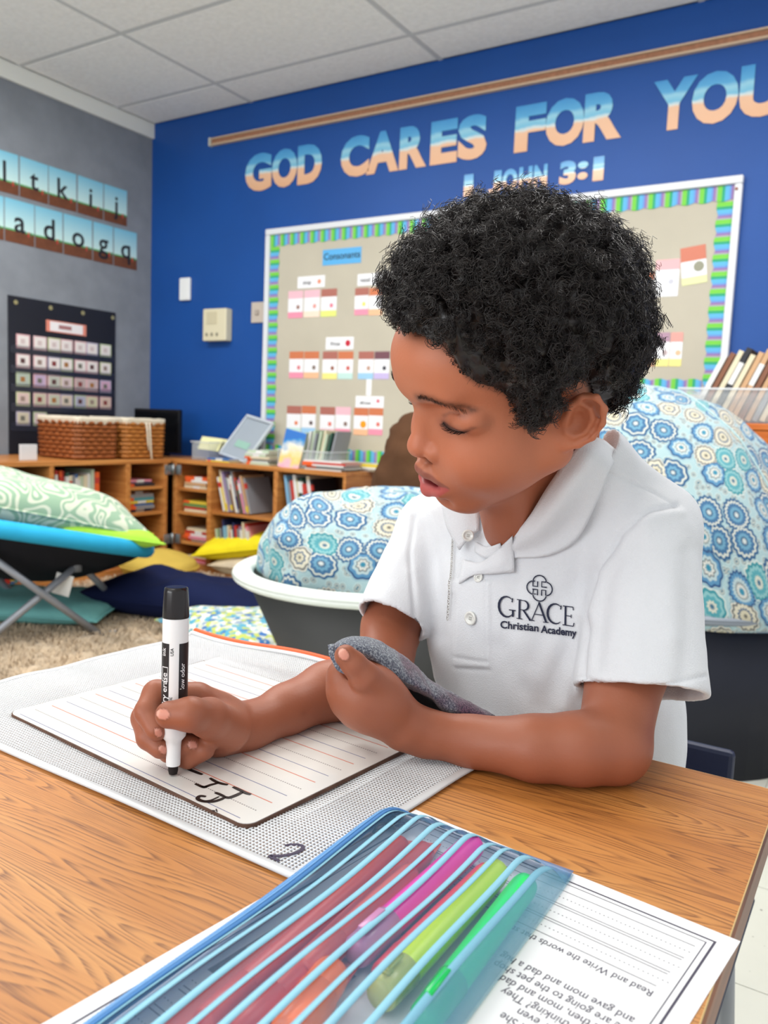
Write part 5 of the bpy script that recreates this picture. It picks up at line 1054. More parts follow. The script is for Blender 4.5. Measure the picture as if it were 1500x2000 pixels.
pen(P3(900, 1880, .0065), P3(1010, 1760, .0065), .0048, hl('yellow', (240, 206, 60)), hl('yellow', (0, 0, 0)), 'slim yellow crayon tucked under the lime highlighter', .02, clip=False, name='crayon', cat='crayon')
pen(P3(560, 2030, .0115), P3(650, 1898, .0108), .0100, hl('orange', (255, 120, 30)), hl('orange', (0, 0, 0)), 'bright orange marker at the bottom edge of the photo, inside pouch', .03, clip=False, name='marker', cat='marker')
pen(P3(395, 2000, .0088), P3(785, 1648, .0078), .0068, mat('dull_red_plastic', (214, 84, 72), .4), mat('dull_red_plastic', (0, 0, 0)), 'long dull red pencil lying closest to the pouch zip', .03, clip=False, name='red_pencil', cat='pencil')
pen(P3(455, 2030, .0110), P3(830, 1662, .0095), .0080, mat('brick_red_plastic', (204, 76, 70), .4), mat('brick_red_plastic', (0, 0, 0)), 'second dull red pencil from the pouch zip', .03, clip=False, name='red_pencil', cat='pencil')
pen(P3(590, 1905, .0115), P3(800, 1705, .0105), .0080, mat('rust_red_plastic', (208, 88, 78), .4), mat('rust_red_plastic', (0, 0, 0)), 'third dull red pencil, lying beside the pink highlighter', .03, clip=False, name='red_pencil', cat='pencil')
# ================================================================== THE BOY
import openvdb
class Field:
    """signed distance field on a grid; every shape is blended in only where it matters"""
    def __init__(s, lo, hi, h):
        s.lo = np.array(lo, float); s.h = h; s.n = np.ceil((np.array(hi)-s.lo)/h).astype(int)+1; s.d = np.full(s.n, .02, np.float32)
    def sub(s, a, b, pad):
        i0 = np.maximum(0, np.floor((np.array(a)-pad-s.lo)/s.h).astype(int)); i1 = np.minimum(s.n, np.ceil((np.array(b)+pad-s.lo)/s.h).astype(int)+1)
        if (i1 <= i0).any(): return None, None
        sl = tuple(slice(i0[k], i1[k]) for k in range(3))
        ax = [(s.lo[k]+s.h*np.arange(i0[k], i1[k])).astype(np.float32) for k in range(3)]
        return sl, (ax[0][:, None, None], ax[1][None, :, None], ax[2][None, None, :])
    def blend(s, sl, nd, k, op):
        d = s.d[sl]
        if op == '+':
            if k > 0: hh = np.clip(.5+.5*(d-nd)/k, 0, 1); s.d[sl] = d*(1-hh)+nd*hh-k*hh*(1-hh)
            else: s.d[sl] = np.minimum(d, nd)
        else:
            nd = -nd
            if k > 0: hh = np.clip(.5-.5*(d-nd)/k, 0, 1); s.d[sl] = d*(1-hh)+nd*hh+k*hh*(1-hh)
            else: s.d[sl] = np.maximum(d, nd)
    def cone(s, a, b, ra, rb, k=.004, op='+'):
        a = np.array(a, float); b = np.array(b, float); r = max(ra, rb); sl, g = s.sub(np.minimum(a, b)-r, np.maximum(a, b)+r, .012+k)
        if sl is None: return
        ba = b-a; L2 = max(ba @ ba, 1e-12); p = [g[i]-a[i] for i in range(3)]; t = np.clip((p[0]*ba[0]+p[1]*ba[1]+p[2]*ba[2])/L2, 0, 1)
        nd = np.sqrt((p[0]-t*ba[0])**2+(p[1]-t*ba[1])**2+(p[2]-t*ba[2])**2)-(ra+(rb-ra)*t); s.blend(sl, nd.astype(np.float32), k, op)
    def ell(s, c, r, k=.006, op='+', R=None):
        c = np.array(c, float); r = np.array(r, float); R = np.eye(3) if R is None else np.array(R); e = np.abs(R) @ r; sl, g = s.sub(c-e, c+e, .012+k)
        if sl is None: return
        p = [g[i]-c[i] for i in range(3)]; q = [(p[0]*R[0, j]+p[1]*R[1, j]+p[2]*R[2, j]) for j in range(3)]
        k0 = np.sqrt((q[0]/r[0])**2+(q[1]/r[1])**2+(q[2]/r[2])**2); k1 = np.sqrt((q[0]/r[0]**2)**2+(q[1]/r[1]**2)**2+(q[2]/r[2]**2)**2)+1e-9
        s.blend(sl, (k0*(k0-1)/k1).astype(np.float32), k, op)
    def chain(s, P, k=.003, op='+'):
        for a, b in zip(P[:-1], P[1:]): s.cone(a[0], b[0], a[1], b[1], k, op)
    def cut_half(s, p, n, lo, hi, k=.001):
        """remove everything on the +n side of the plane inside the box"""
        sl, g = s.sub(lo, hi, 0); n = np.array(n, float)/np.linalg.norm(n); nd = -((g[0]-p[0])*n[0]+(g[1]-p[1])*n[1]+(g[2]-p[2])*n[2]); s.blend(sl, nd.astype(np.float32)+0*s.d[sl], k, '-')
    def mesh(s):
        w = s.h*3; G = openvdb.FloatGrid(background=w); G.copyFromArray(np.clip(s.d, -w, w)); V, Q = G.convertToQuads()
        V = V.astype(np.float64)*s.h+s.lo
        return V, Q[:, ::-1]
def wnp(v): return np.array(tuple(v))
HR = np.array([[-0.60479, 0.79401, 0.06147], [-0.72363, -0.51567, -0.45875], [-0.33255, -0.32193, 0.88644]])
HO = np.array([-0.26202, 0.6309, HC+.02594])
def hw(x, y, z): return HO+HR @ (np.array([x, y, z], float)/1000)       # head space in mm -> world
def cz_(u, v, d, r, floor_=.0064):
    """point on a sight line, lifted onto the desk when it would sink into it"""
    p = pd(u, v, d)
    if p.z < TZ+floor_+r: p = pz(u, v, TZ+floor_+r)
    return wnp(p)
LS, RS = wnp(pd(1258, 1055, .71)), wnp(pd(850, 1042, .855)); MID = (LS+RS)/2
LE = cz_(1196, 1459, .66, .0265, .0006); RE = cz_(742, 1338, .80, .028, .0008)
boy = empty('person', (float(MID[0]), .84, 0), 'young boy with black curly hair in a white polo shirt writing at the desk', 'person')
SLIT = [(83.8, 24, 13, .0008), (83.4, 29, 11.2, .0011), (81.6, 34.5, 10.2, .0013), (79, 40.5, 10.2, .0013), (75.2, 46.5, 12.2, .0012), (69, 51, 15.8, .0008)]
CREASE = [(83.4, 23.5, 18.5), (82, 31, 23), (79, 39, 25.2), (74.5, 45.5, 24), (70, 50, 20.5)]
BROW = [(97, 22, 38), (94, 28, 40), (89, 35, 39.5), (82, 42.5, 35.5), (70, 48.5, 27.8)]
def build_skin():
    F = Field((-.52, .36, TZ-.06), (.0, .93, .985), .00125)
    H = lambda x, y, z: hw(x, y, z)
    mm = .001
    def E(c, r, k=8, op='+', rot=None): F.ell(H(*c), np.array(r)*mm, k*mm, op, HR if rot is None else HR @ rot)
    def C(a, b, ra, rb, k=6, op='+'): F.cone(H(*a), H(*b), ra*mm, rb*mm, k*mm, op)
    # skull and face
    E((-4, 0, 49), (86, 71, 72), 0); E((43, 0, 54), (63, 60, 46), 14); E((36, 0, -2), (55, 57, 60), 18)
    E((74, 0, -60), (15, 21, 14), 12); 
    for s_ in (1, -1): C((8, 49*s_, -26), (62, 17*s_, -62), 13, 12.5, 24); E((52, 33*s_, -22), (35, 26, 28), 20); C((0, 56*s_, 4), (8, 50*s_, -24), 10, 12, 16)
    E((77, 0, -38), (18, 27, 21), 16)                       # muzzle
    E((84, 0, 37), (17, 42, 10), 12)                        # brow
    for s_ in (1, -1): E((95, 33*s_, 22), (13, 16, 9), 10, '-'); E((66.5, 36.5*s_, 17), (15.6, 17.5, 14), 4)
    # nose
    C((88, 0, 17), (95, 0, -5), 6.5, 7.5, 9); E((98, 0, -12), (9, 11, 8.8), 6)
    for s_ in (1, -1): E((88.5, 14*s_, -15.5), (9.5, 7.2, 7.8), 4); E((93, 8.2*s_, -22.8), (5, 3.8, 3.2), 2, '-')
    C((93, 0, -22), (94, 0, -30), 2.8, 4, 5)
    # lips, slightly parted
    UL = [(82, 25.5, -42.5), (90, 15.5, -37.5), (95.5, 5.5, -33.6), (95.6, 0, -34.6), (95.5, -5.5, -33.6), (90, -15.5, -37.5), (82, -25.5, -42.5)]
    LL = [(82, 24.5, -44), (89.5, 14.5, -49.5), (93.5, 0, -51.8), (89.5, -14.5, -49.5), (82, -24.5, -44)]
    F.chain(list(zip([H(*p) for p in UL], (.0028, .0044, .0052, .0050, .0052, .0044, .0028))), .0035)
    F.chain(list(zip([H(*p) for p in LL], (.0030, .0058, .0072, .0058, .0030))), .0035)
    E((91, 0, -42.6), (10, 17, 2.6), 1.6, '-'); E((86, 0, -62), (7, 18, 3.5), 6, '-')
    # lash line: the narrow open slit of an eye looking down
    for s_ in (1, -1): F.chain([(H(x, y*s_, z), r) for x, y, z, r in SLIT], .0010, '-')
    for s_ in (1, -1): F.chain([(H(x, y*s_, z), .0007) for x, y, z in CREASE], .0016, '-')
    # ears
    for s_ in (1, -1):
        a_ = math.radians(38)*s_; Rz = np.array([[math.cos(a_), -math.sin(a_), 0], [math.sin(a_), math.cos(a_), 0], [0, 0, 1]]); tl = math.radians(-24); Ry = np.array([[math.cos(tl), 0, math.sin(tl)], [0, 1, 0], [-math.sin(tl), 0, math.cos(tl)]]); Re = Rz.T @ Ry if s_ > 0 else Rz.T @ Ry
        oc = np.array([-3, 73*s_, 5.])
        def el(x, y, z): return H(*(oc+Re @ (np.array([x, y*s_, z], float)*.86)))
        F.ell(el(0, 0, 0), np.array([14.6, 4.3, 24])*mm, .003, '+', HR @ Re); F.ell(el(4, -8, -2), np.array([9, 8, 14])*mm, .006, '+', HR @ Re)
        hel = [(10, 4, 2), (12, 5, 12), (7, 6, 23), (-4, 7, 28), (-14, 7.5, 21), (-17.5, 7, 8), (-15.5, 5.5, -8), (-8, 4, -20), (0, 2.5, -26)]
        F.chain([(el(*p), .0028) for p in hel], .0022)
        ah = [(8, 4, 18), (-3, 5, 17), (-10, 5, 8), (-9, 4.5, -6), (-2, 4, -14), (6, 3.5, -13)]; F.chain([(el(*p), .0024) for p in ah], .0022)
        F.ell(el(1.5, 6.5, 0), np.array([6.8, 5.8, 9.6])*mm, .002, '-', HR @ Re); F.ell(el(-2.5, 7.5, 22), np.array([7, 3.0, 2.8])*mm, .0018, '-', HR @ Re)
        F.chain([(el(-13.2, 8, 12), .0018), (el(-13.6, 8, 0), .0019), (el(-11, 7, -10), .0014)], .0014, '-')
        F.ell(el(3, 1, -24), np.array([6.5, 4.4, 7.4])*mm, .004, '+', HR @ Re); F.ell(el(11, 2.5, -2), np.array([3.5, 3.2, 5.2])*mm, .003, '+', HR @ Re)
    # neck and the trunk hidden in the shirt
    NB = MID+np.array([.004, .018, .018]); F.cone(H(-22, 0, -20), NB, .043, .046, .014); F.cone(H(28, 0, -46), MID+np.array([0, -.028, .0]), .026, .030, .02)
    F.cone(LS+np.array([-.035, 0, -.004]), RS+np.array([.035, 0, -.004]), .030, .030, .02); F.ell(MID+np.array([0, .02, -.07]), (.10, .062, .10), .02)
    # arms
    ua = wnp(pd(1224, 1300, .682)); F.chain([(LS+np.array([-.01, 0, -.01]), .034), (ua, .0325), (LE, .0275)], .010)
    F.ell(LE+np.array([.004, .006, -.001]), (.024, .024, .0245), .008)
    la = [(1196, 1459, .66, .0275), (1130, 1462, .66, .0272), (1045, 1461, .66, .0248), (922, 1448, .66, .0200), (832, 1432, .655, .0180), (790, 1416, .650, .0186)]
    F.chain([(cz_(u, v, d, r, .001), r) for u, v, d, r in la], .008)
    ra = wnp(pd(765, 1225, .825)); F.chain([(RS, .032), (ra, .029), (RE, .0275)], .010)
    rf = [(742, 1338, .80, .0275), (690, 1345, .76, .0275), (640, 1350, .74, .0258), (560, 1385, .70, .0210), (495, 1415, .675, .0180), (470, 1421, .66, .0182)]
    RF = [(cz_(u, v, d, r, .004), r) for u, v, d, r in rf]; F.chain(RF, .008)
    # left hand lying over the right forearm
    g = lambda u, v, d: wnp(pd(u, v, d))
    F.chain([(cz_(790, 1416, .650, .0186, .001), .0186), (g(755, 1386, .646), .0205), (g(712, 1358, .642), .0235), (g(690, 1345, .644), .0215)], .008)
    F.ell(g(722, 1364, .645), (.030, .022, .026), .010)
    for (u, v, d, r) in ((671, 1322, .642, .0130), (675, 1348, .643, .0135), (682, 1370, .644, .0132), (695, 1388, .646, .0122)):
        F.chain([(g(u+30, v+3, d+.002), r*1.15), (g(u, v, d), r), (g(u-2, v-4, d+.020), r*.92), (g(u+12, v-2, d+.036), r*.85)], .0035)
    F.chain([(g(742, 1352, .634), .0150), (g(712, 1322, .622), .0118), (g(691, 1297, .617), .0096), (g(675, 1281, .615), .0086)], .0022)
    F.chain([(g(664, 1306, .632), .0014), (g(680, 1322, .627), .0018), (g(694, 1336, .622), .0012)], .0012, '-')
    F.chain([(g(679, 1296, .607), .0005), (g(690, 1290, .6065), .0006), (g(699, 1284, .608), .0004)], .0008, '-')
    # right hand round the marker
    F.chain([(RF[-1][0], .0182), (g(430, 1418, .646), .0215), (g(405, 1402, .642), .0210)], .008); F.ell(g(424, 1412, .640), (.024, .022, .022), .008)
    def fing(pts, k=.0022): F.chain([(cz_(u, v, d, r*.85), r) for u, v, d, r in pts], k)
    fing([(420, 1385, .636, .0145), (385, 1366, .628, .0128), (306, 1356, .619, .0108), (287, 1390, .606, .0092), (306, 1426, .597, .0080)])
    fing([(410, 1400, .640, .0140), (380, 1395, .636, .0125), (284, 1402, .622, .0106), (291, 1440, .610, .0092), (314, 1461, .604, .0079)])
    fing([(410, 1415, .640, .0130), (375, 1425, .632, .0115), (312, 1440, .622, .0100), (332, 1466, .615, .0088), (370, 1455, .611, .0078)])
    fing([(425, 1430, .636, .0130), (390, 1450, .628, .0105), (345, 1470, .620, .0088), (368, 1480, .615, .0080), (400, 1465, .612, .0074)])
    F.chain([(g(447, 1424, .632), .0170), (g(408, 1402, .603), .0140), (g(372, 1395, .5835), .0116), (g(330, 1396, .5845), .0098)], .005)
    return F.mesh()
def smooth_mesh_normals(V, Q):
    Nn = np.zeros_like(V); a, b, c, d = [V[Q[:, i]] for i in range(4)]; n = np.cross(c-a, d-b)
    for i in range(4): np.add.at(Nn, Q[:, i], n)
    return Nn/(np.linalg.norm(Nn, axis=1, keepdims=True)+1e-12)
def relax(V, Q, it=2, w=.5, mask=None):
    E_ = np.concatenate([Q[:, [0, 1]], Q[:, [1, 2]], Q[:, [2, 3]], Q[:, [3, 0]]]); n = len(V); deg = np.bincount(E_[:, 0], minlength=n)+np.bincount(E_[:, 1], minlength=n)
    for _ in range(it):
        S = np.stack([np.bincount(E_[:, 0], V[E_[:, 1], k], n)+np.bincount(E_[:, 1], V[E_[:, 0], k], n) for k in range(3)], 1)/deg[:, None]
        V = V+(S-V)*w*(1 if mask is None else mask)
    return V
def seg_dist(P, pts):
    """distance from points P to a polyline, and the share along it"""
    pts = np.array(pts, float); best = np.full(len(P), 1e9); tt = np.zeros(len(P)); n = len(pts)-1
    for i in range(n):
        a, b = pts[i], pts[i+1]; ba = b-a; t = np.clip(((P-a) @ ba)/(ba @ ba), 0, 1); d = np.linalg.norm(P-a-t[:, None]*ba, axis=1); m_ = d < best; best[m_] = d[m_]; tt[m_] = (i+t[m_])/n
    return best, tt
sm = lambda x, a, b: (lambda t: t*t*(3-2*t))(np.clip((x-a)/(b-a), 0, 1))
def zline(x):   # hairline height (mm) on the side of the head as a function of x
    return np.interp(x, [-110, -60, -36, -22, -10, 2, 8, 14, 28, 36, 43, 49, 58, 68, 76, 81, 90, 110], [-36, -30, -18, 12, 38, 38, 24, 6, 1, 9, 27, 39, 46, 51, 60, 77, 82, 84])
SV, SQ = build_skin(); SV = relax(SV, SQ, 2, .5)
_h = (SV-HO) @ HR*1000; _m = ((np.linalg.norm(_h-[30, 0, 10], axis=1) < 95) & (np.abs(_h[:, 1]) < 61)).astype(float)
_m *= 1-np.exp(-(((np.abs(_h[:, 1])-35)/20)**4+((_h[:, 2]-19)/15)**4)); _m *= 1-np.exp(-((_h[:, 1]/33)**4+((_h[:, 2]+34)/24)**4))*(_h[:, 0] > 70)
SV = relax(SV, SQ, 24, .5, _m[:, None])
_d = SV-np.array([0, 0, HC]); _u = 750+F_PX*(_d @ wnp(CR))/(_d @ wnp(CF)); _v = 1000-F_PX*(_d @ wnp(CU))/(_d @ wnp(CF))
_m = ((_v > 1180) & ((_u > 800) | ((_u > 490) & (_u < 640)))).astype(float)*np.minimum(1, np.maximum(np.clip((_u-800)/80, 0, 1), np.clip(np.minimum(_u-490, 640-_u)/30, 0, 1)))
SV = relax(SV, SQ, 60, .5, _m[:, None]); SN = smooth_mesh_normals(SV, SQ)
if ((SN*(SV-SV.mean(0))).sum(1) > 0).mean() < .5: SQ = SQ[:, ::-1]; SN = -SN
body = np_mesh('body', SV, SQ, attr_mat('skin', .48, sub=.12, spec=.4, bump=.05, bscale=420)); to_parent(body, boy)
HLc = (SV-HO) @ HR*1000                                       # head-space coordinates of every skin vertex
def skin_colours():
    L = lambda c: np.array(lin(c)); n = len(SV); base = np.tile(L((184, 111, 80)), (n, 1))
    var = 1+.05*vnoise(SV, 30, 3)+.03*vnoise(SV, 90, 4); base = base*var[:, None]; x, y, z = HLc.T; head = np.linalg.norm(HLc-[0, 0, 30], axis=1) < 135
    def mixin(c, w): 
        nonlocal base
        w = np.clip(w, 0, 1)[:, None]; base = base*(1-w)+L(c)*w
    ay = np.abs(y)
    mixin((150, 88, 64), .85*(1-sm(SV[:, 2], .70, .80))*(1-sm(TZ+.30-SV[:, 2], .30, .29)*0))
    # cheeks warmer, jaw and temples deeper
    mixin((200, 116, 82), .6*np.exp(-(((x-72)/22)**2+((ay-34)/16)**2+((z+16)/18)**2))*head)
    mixin((190, 110, 84), .5*np.exp(-(((x-100)/9)**2+(y/10)**2+((z+12)/9)**2))*head)
    mixin((190, 116, 82), .4*np.exp(-(((x-95)/18)**2+((ay-10)/26)**2+((z-52)/20)**2))*head)
    # scalp under the hair and soft hairline
    zl_ = zline(x); mixin((62, 40, 32), sm(z-zl_, -7, 5)*head*(np.linalg.norm(HLc-[-5, 0, 50], axis=1) > 50)*(((((x+7)/91)**2+(y/71)**2+((z-49)/73)**2) < 1.22) | (x > 25))*1.0)
    # brows
    K = np.array([.25, 1, 1]); H2 = HLc*K; q2 = lambda pts, s_=1: [(p[0]*.25, p[1]*s_, p[2]) for p in pts]; face = head*(x > 55)
    for s_ in (1, -1):
        d, t = seg_dist(H2, q2(BROW, s_)); wd = 4.8-2.4*t; mixin((54, 33, 26), .8*np.exp(-(d/wd)**2*1.1)*face*(.8+.2*vnoise(SV, 700, 8)))
        d, t = seg_dist(H2, q2(SLIT, s_)); mixin((26, 15, 14), 1.1*np.exp(-(d/1.5)**2)*face); mixin((112, 64, 52), .5*np.exp(-(d/5)**2)*face*(1-.8*sm(t, .7, 1)))
        d, t = seg_dist(H2, q2(CREASE, s_)); mixin((120, 72, 56), .6*np.exp(-(d/1.6)**2)*face*(1-sm(t, .6, .95)))
    # lips
    d, t = seg_dist(H2, q2([(0, 25.5, -42), (0, 15.5, -38.2), (0, 5.5, -34.6), (0, 0, -35.4), (0, -5.5, -34.6), (0, -15.5, -38.2), (0, -25.5, -42)])); d = d-0
    dz = HLc[:, 2]; d, t = seg_dist(HLc*[0, 1, 1], [(0, 25.5, -42), (0, 15.5, -38.2), (0, 5.5, -34.6), (0, 0, -35.4), (0, -5.5, -34.6), (0, -15.5, -38.2), (0, -25.5, -42)]); wl = np.interp(ay, [0, 16, 26], [5.0, 4.4, 1.6])
    mixin((136, 78, 66), .85*sm(-d, -wl-.8, -wl+.8)*(x > 76)*head)
    d, t = seg_dist(HLc*[0, 1, 1], [(0, 24.5, -44), (0, 14.5, -49), (0, 0, -51.2), (0, -14.5, -49), (0, -24.5, -44)]); wl = np.interp(ay, [0, 15, 25], [6.8, 5.4, 1.6])
    mixin((182, 84, 82), .9*sm(-d, -wl-.8, -wl+.8)*(x > 76)*head*(z < -42)); mixin((150, 40, 46), .6*np.exp(-((z+43.5-.0*ay)/2.2)**2)*(ay < 20)*(x > 80)*head)
    w = np.exp(-(((x-90)/10)**4+(y/17)**4+((z+42.6)/2.8)**4)); mixin((110, 16, 26), w*head)
    for s_ in (1, -1): mixin((60, 26, 22), np.exp(-(((x-93)/5)**2+((y-8.2*s_)/3.6)**2+((z+23.4)/2.6)**2))*head); mixin((128, 70, 52), .5*np.exp(-(((x-85)/6)**2+((y-21*s_)/2.2)**2+((z+16)/7)**2))*head)
    # finger nails and knuckle tone
    uu, vv, zz_ = [a for a in (lambda d: (750+F_PX*(d @ wnp(CR))/(d @ wnp(CF)), 1000-F_PX*(d @ wnp(CU))/(d @ wnp(CF)), d @ wnp(CF)))(SV-np.array([0, 0, HC]))]
    for (u, v, d_, la, lb, an) in ((318, 1395, .579, 13, 10, 10), (309, 1431, .590, 9, 7, 60), (318, 1464, .598, 9, 7, 45), (376, 1455, .604, 9, 8, 0), (671, 1278, .608, 12, 9.5, 55)):
        c_, s_ = math.cos(math.radians(an)), math.sin(math.radians(an)); a_ = ((uu-u)*c_+(vv-v)*s_)/la; b_ = (-(uu-u)*s_+(vv-v)*c_)/lb; rr = np.sqrt(a_*a_+b_*b_)+(np.abs(zz_-d_) > .012)*9
        mixin((112, 62, 48), .5*np.exp(-((rr-1.12)/.14)**2)); mixin((216, 146, 126), .85*sm(-rr, -1.08, -.92)); mixin((238, 196, 178), .5*np.exp(-(((a_+.75)/.22)**2))*(rr < 1))
    c = wnp(pd(598, 1395, .68)); mixin((120, 66, 46), .6*np.exp(-(np.linalg.norm(SV-c, axis=1)/.0035)**2))
    return np.clip(base, 0, 1)
add_col(body, skin_colours())
SKIN = BVHTree.FromPolygons([tuple(v) for v in SV[::1]], [tuple(q) for q in SQ]) if False else None
# wet shine on the lower lip, teeth hint
# ---- hair: dark core plus thousands of small curls
def build_hair():
    x, y, z = HLc.T; ay = np.abs(y); zl_ = zline(x); h = z-zl_
    inside = (((x+7)/91)**2+(y/71)**2+((z-49)/73)**2)
    msk = (h > 0) & ~((h < 3) & (x > -24) & (x < 12)) & ((inside < 1.25) | (x > 25)) & (np.linalg.norm(HLc-[0, 0, 45], axis=1) < 125) & (z > -45)
    Ls = np.interp(h, [-2, 3, 10, 22, 40, 65], [2, 6, 14, 25, 35, 41]); Lf = np.interp(h, [-2, 3, 10, 25], [8, 17, 27, 36])
    wf = sm(x, 74, 90)*(1-sm(ay, 24, 44)); Ln = Ls*(1-wf)+Lf*wf; Ln = Ln*(1-.45*sm(x, 30, 62)*sm(ay, 38, 56)*(1-sm(h, 20, 60))); Ln = Ln*(1-.52*sm(-x, -8, 62)*(1-.45*sm(z, 60, 115)))*(1-.42*sm(-h, -26, -4)*np.exp(-((x+4)/24)**4)); Ln = Ln-1.5*sm(z, 85, 120); Ln = Ln*(1-.68*np.exp(-((x-8)/13)**4)*(1-sm(z, 34, 50))*sm(ay, 46, 54))
    Dr = HLc-np.array([0, 0, 38]); Dr /= np.linalg.norm(Dr, axis=1, keepdims=True)+1e-9; Dw = Dr @ HR.T; D = .55*SN+.45*Dw; D /= np.linalg.norm(D, axis=1, keepdims=True)+1e-9
    lump = .16*np.abs(vnoise(SV, 95, 21))+.10*vnoise(SV, 45, 22)+.10*np.abs(vnoise(SV, 190, 23))
    # core
    idx = np.where(msk)[0]; remap = -np.ones(len(SV), np.int64); remap[idx] = np.arange(len(idx)); q = remap[SQ]; q = q[(q >= 0).all(1)]
    cv = SV[idx]+D[idx]*(Ln[idx]*.001*(.62+lump[idx]*1.3))[:, None]-SN[idx]*.0004
    V = [cv]; Qs = [q]; base = len(cv)
    rs = np.random.RandomState(7); ncl = 2800; roots = rs.choice(idx, ncl, p=(lambda w: w/w.sum())((.35+Ln[idx]/40.)**1.0)); K = 15; nst = 5
    tt = np.linspace(0, 1, K)
    for r_ in roots:
        L = Ln[r_]*.001; d0 = D[r_]+rs.normal(0, .16, 3); d0 /= np.linalg.norm(d0); a = np.cross(d0, rs.normal(0, 1, 3)); a /= np.linalg.norm(a); b_ = np.cross(d0, a)
        rad = rs.uniform(.0018, .0042)*min(1, L/.022); turns = rs.uniform(1.7, 3.2)*min(1., .35+L/.03); ph = rs.uniform(0, 6.28); hd = rs.choice([-1, 1]); l0 = .50*L; l1 = L*rs.uniform(.86, 1.10); bend = rs.normal(0, .004, 3)*min(1, L/.02)
        for s_ in range(nst):
            off = rs.normal(0, .0013, 3); ll = l1*rs.uniform(.93, 1.08) if rs.rand() > .03 else l1*1.12; th_ = ph+hd*tt*turns*6.283+rs.normal(0, .22); rr = rad*(.75+.5*tt)*rs.uniform(.8, 1.2)
            P = SV[r_]+off+d0*(l0+(ll-l0)*(1-(1-tt)**1.7))[:, None]+a*(np.cos(th_)*rr)[:, None]+b_*(np.sin(th_)*rr)[:, None]+bend*(tt**2)[:, None]
            w_ = .00032*(1-.5*tt**2); T_ = np.gradient(P, axis=0); T_ /= np.linalg.norm(T_, axis=1, keepdims=True)+1e-9; u_ = np.cross(T_, d0+.01); u_ /= np.linalg.norm(u_, axis=1, keepdims=True)+1e-9; v_ = np.cross(T_, u_)
            ring = np.stack([P+(u_*math.cos(c)+v_*math.sin(c))*w_[:, None] for c in (0, 2.094, 4.189)], 1).reshape(-1, 3); V.append(ring)
    nt_ = ncl*nst; k = np.arange(K-1)[:, None]*3; c = np.arange(3)[None, :]; f = np.stack([k+c, k+(c+1) % 3, k+3+(c+1) % 3, k+3+c], -1).reshape(-1, 4)
    Qs.append((base+(np.arange(nt_)*K*3)[:, None, None]+f[None]).reshape(-1, 4))
    # fine short fuzz along the hairline
    edge = np.where(msk & (h < 16) & (x > -30))[0]; m_ = 2600; rt = rs.choice(edge, m_); K2 = 5; t2 = np.linspace(0, 1, K2); base2 = base+nt_*K*3; VV = []
    for r_ in rt:
        L = .001*rs.uniform(3, 8); d0 = SN[r_]*.55+rs.normal(0, .35, 3)+HR[:, 2]*.35; d0 /= np.linalg.norm(d0); a = np.cross(d0, rs.normal(0, 1, 3)); a /= np.linalg.norm(a); P = SV[r_]+d0*(L*t2)[:, None]+a*(L*.3*np.sin(t2*rs.uniform(2, 5)))[:, None]
        T_ = np.gradient(P, axis=0); u_ = np.cross(T_, d0+.013); u_ /= np.linalg.norm(u_, axis=1, keepdims=True)+1e-9; v_ = np.cross(T_, u_); v_ /= np.linalg.norm(v_, axis=1, keepdims=True)+1e-9; w_ = .00014*(1-.6*t2)
        VV.append(np.stack([P+(u_*math.cos(c_)+v_*math.sin(c_))*w_[:, None] for c_ in (0, 2.094, 4.189)], 1).reshape(-1, 3))
    V += VV; k = np.arange(K2-1)[:, None]*3; f = np.stack([k+c, k+(c+1) % 3, k+3+(c+1) % 3, k+3+c], -1).reshape(-1, 4); Qs.append((base2+(np.arange(m_)*K2*3)[:, None, None]+f[None]).reshape(-1, 4))
    return np.concatenate(V), np.concatenate(Qs)
m_hair = mat('black_curly_hair', (27, 19, 17), .36, .5)
HV, HQ = build_hair(); hair = np_mesh('hair', HV, HQ, m_hair); to_parent(hair, boy); hair['label'] = 'black curly hair, thick on top and short at the temples'
# ---- lashes and brows as fine strands
def strands(name, items, m):
    mb = MB()
    for pts, r in items: mb.tube(pts, [r*(1-.75*i/(len(pts)-1)) for i in range(len(pts))], 4, caps=False)
    return wbuild(mb, name, m, boy, True)
rl = np.random.RandomState(3); it = []
for s_ in (1, -1):
    P_ = crom([p[:3] for p in SLIT], 44)
    for i, p in enumerate(P_):
        f = i/43; L = 6.8*(.55+.45*math.sin(math.pi*min(1, f*1.05+.08))); dy = .05+.75*(f-.35)+rl.normal(0, .07); d = np.array([.78, dy, -.52+rl.normal(0, .05)])
        q = [np.array([p[0]+.2, p[1], p[2]+.3])+d*L*t+np.array([0, 0, 1])*L*.34*t*t*1.5 for t in (0, .35, .7, 1)]; it.append(([hw(a, b*s_, c) for a, b, c in q], .00026))
strands('eyelashes', it, mat('lash_black', (16, 11, 11), .5))
BVH = BVHTree.FromPolygons([tuple(v) for v in SV], [tuple(int(i) for i in q) for q in SQ])
it = []
for s_ in (1, -1):
    P_ = crom(BROW, 60)
    for i in range(300):
        f = rl.rand(); p = P_[int(f*59)]; w_ = 3.0*(1-.55*f)*(.5+.5*min(1, f*6)); q0 = hw(p[0]+12, (p[1]+rl.normal(0, .6))*s_, p[2]+rl.normal(0, w_*.42)); dr = -HR[:, 0]-.25*HR[:, 1]*s_*f*2
        hit = BVH.ray_cast(Vector(q0), Vector(dr).normalized(), .05)
        if hit[0] is None: continue
        n_ = np.array(tuple(hit[1])); a = np.array(tuple(hit[0])); d = HR[:, 1]*s_*(.55+.4*f)+HR[:, 2]*(.5-1.0*f)+n_*.22+rl.normal(0, .08, 3); L = .0042; it.append(([a, a+d*L*.5, a+d*L+np.array(tuple(-hit[1]))*.0004], .00009))
strands('eyebrows', it, mat('brow_dark', (62, 40, 32), .6))
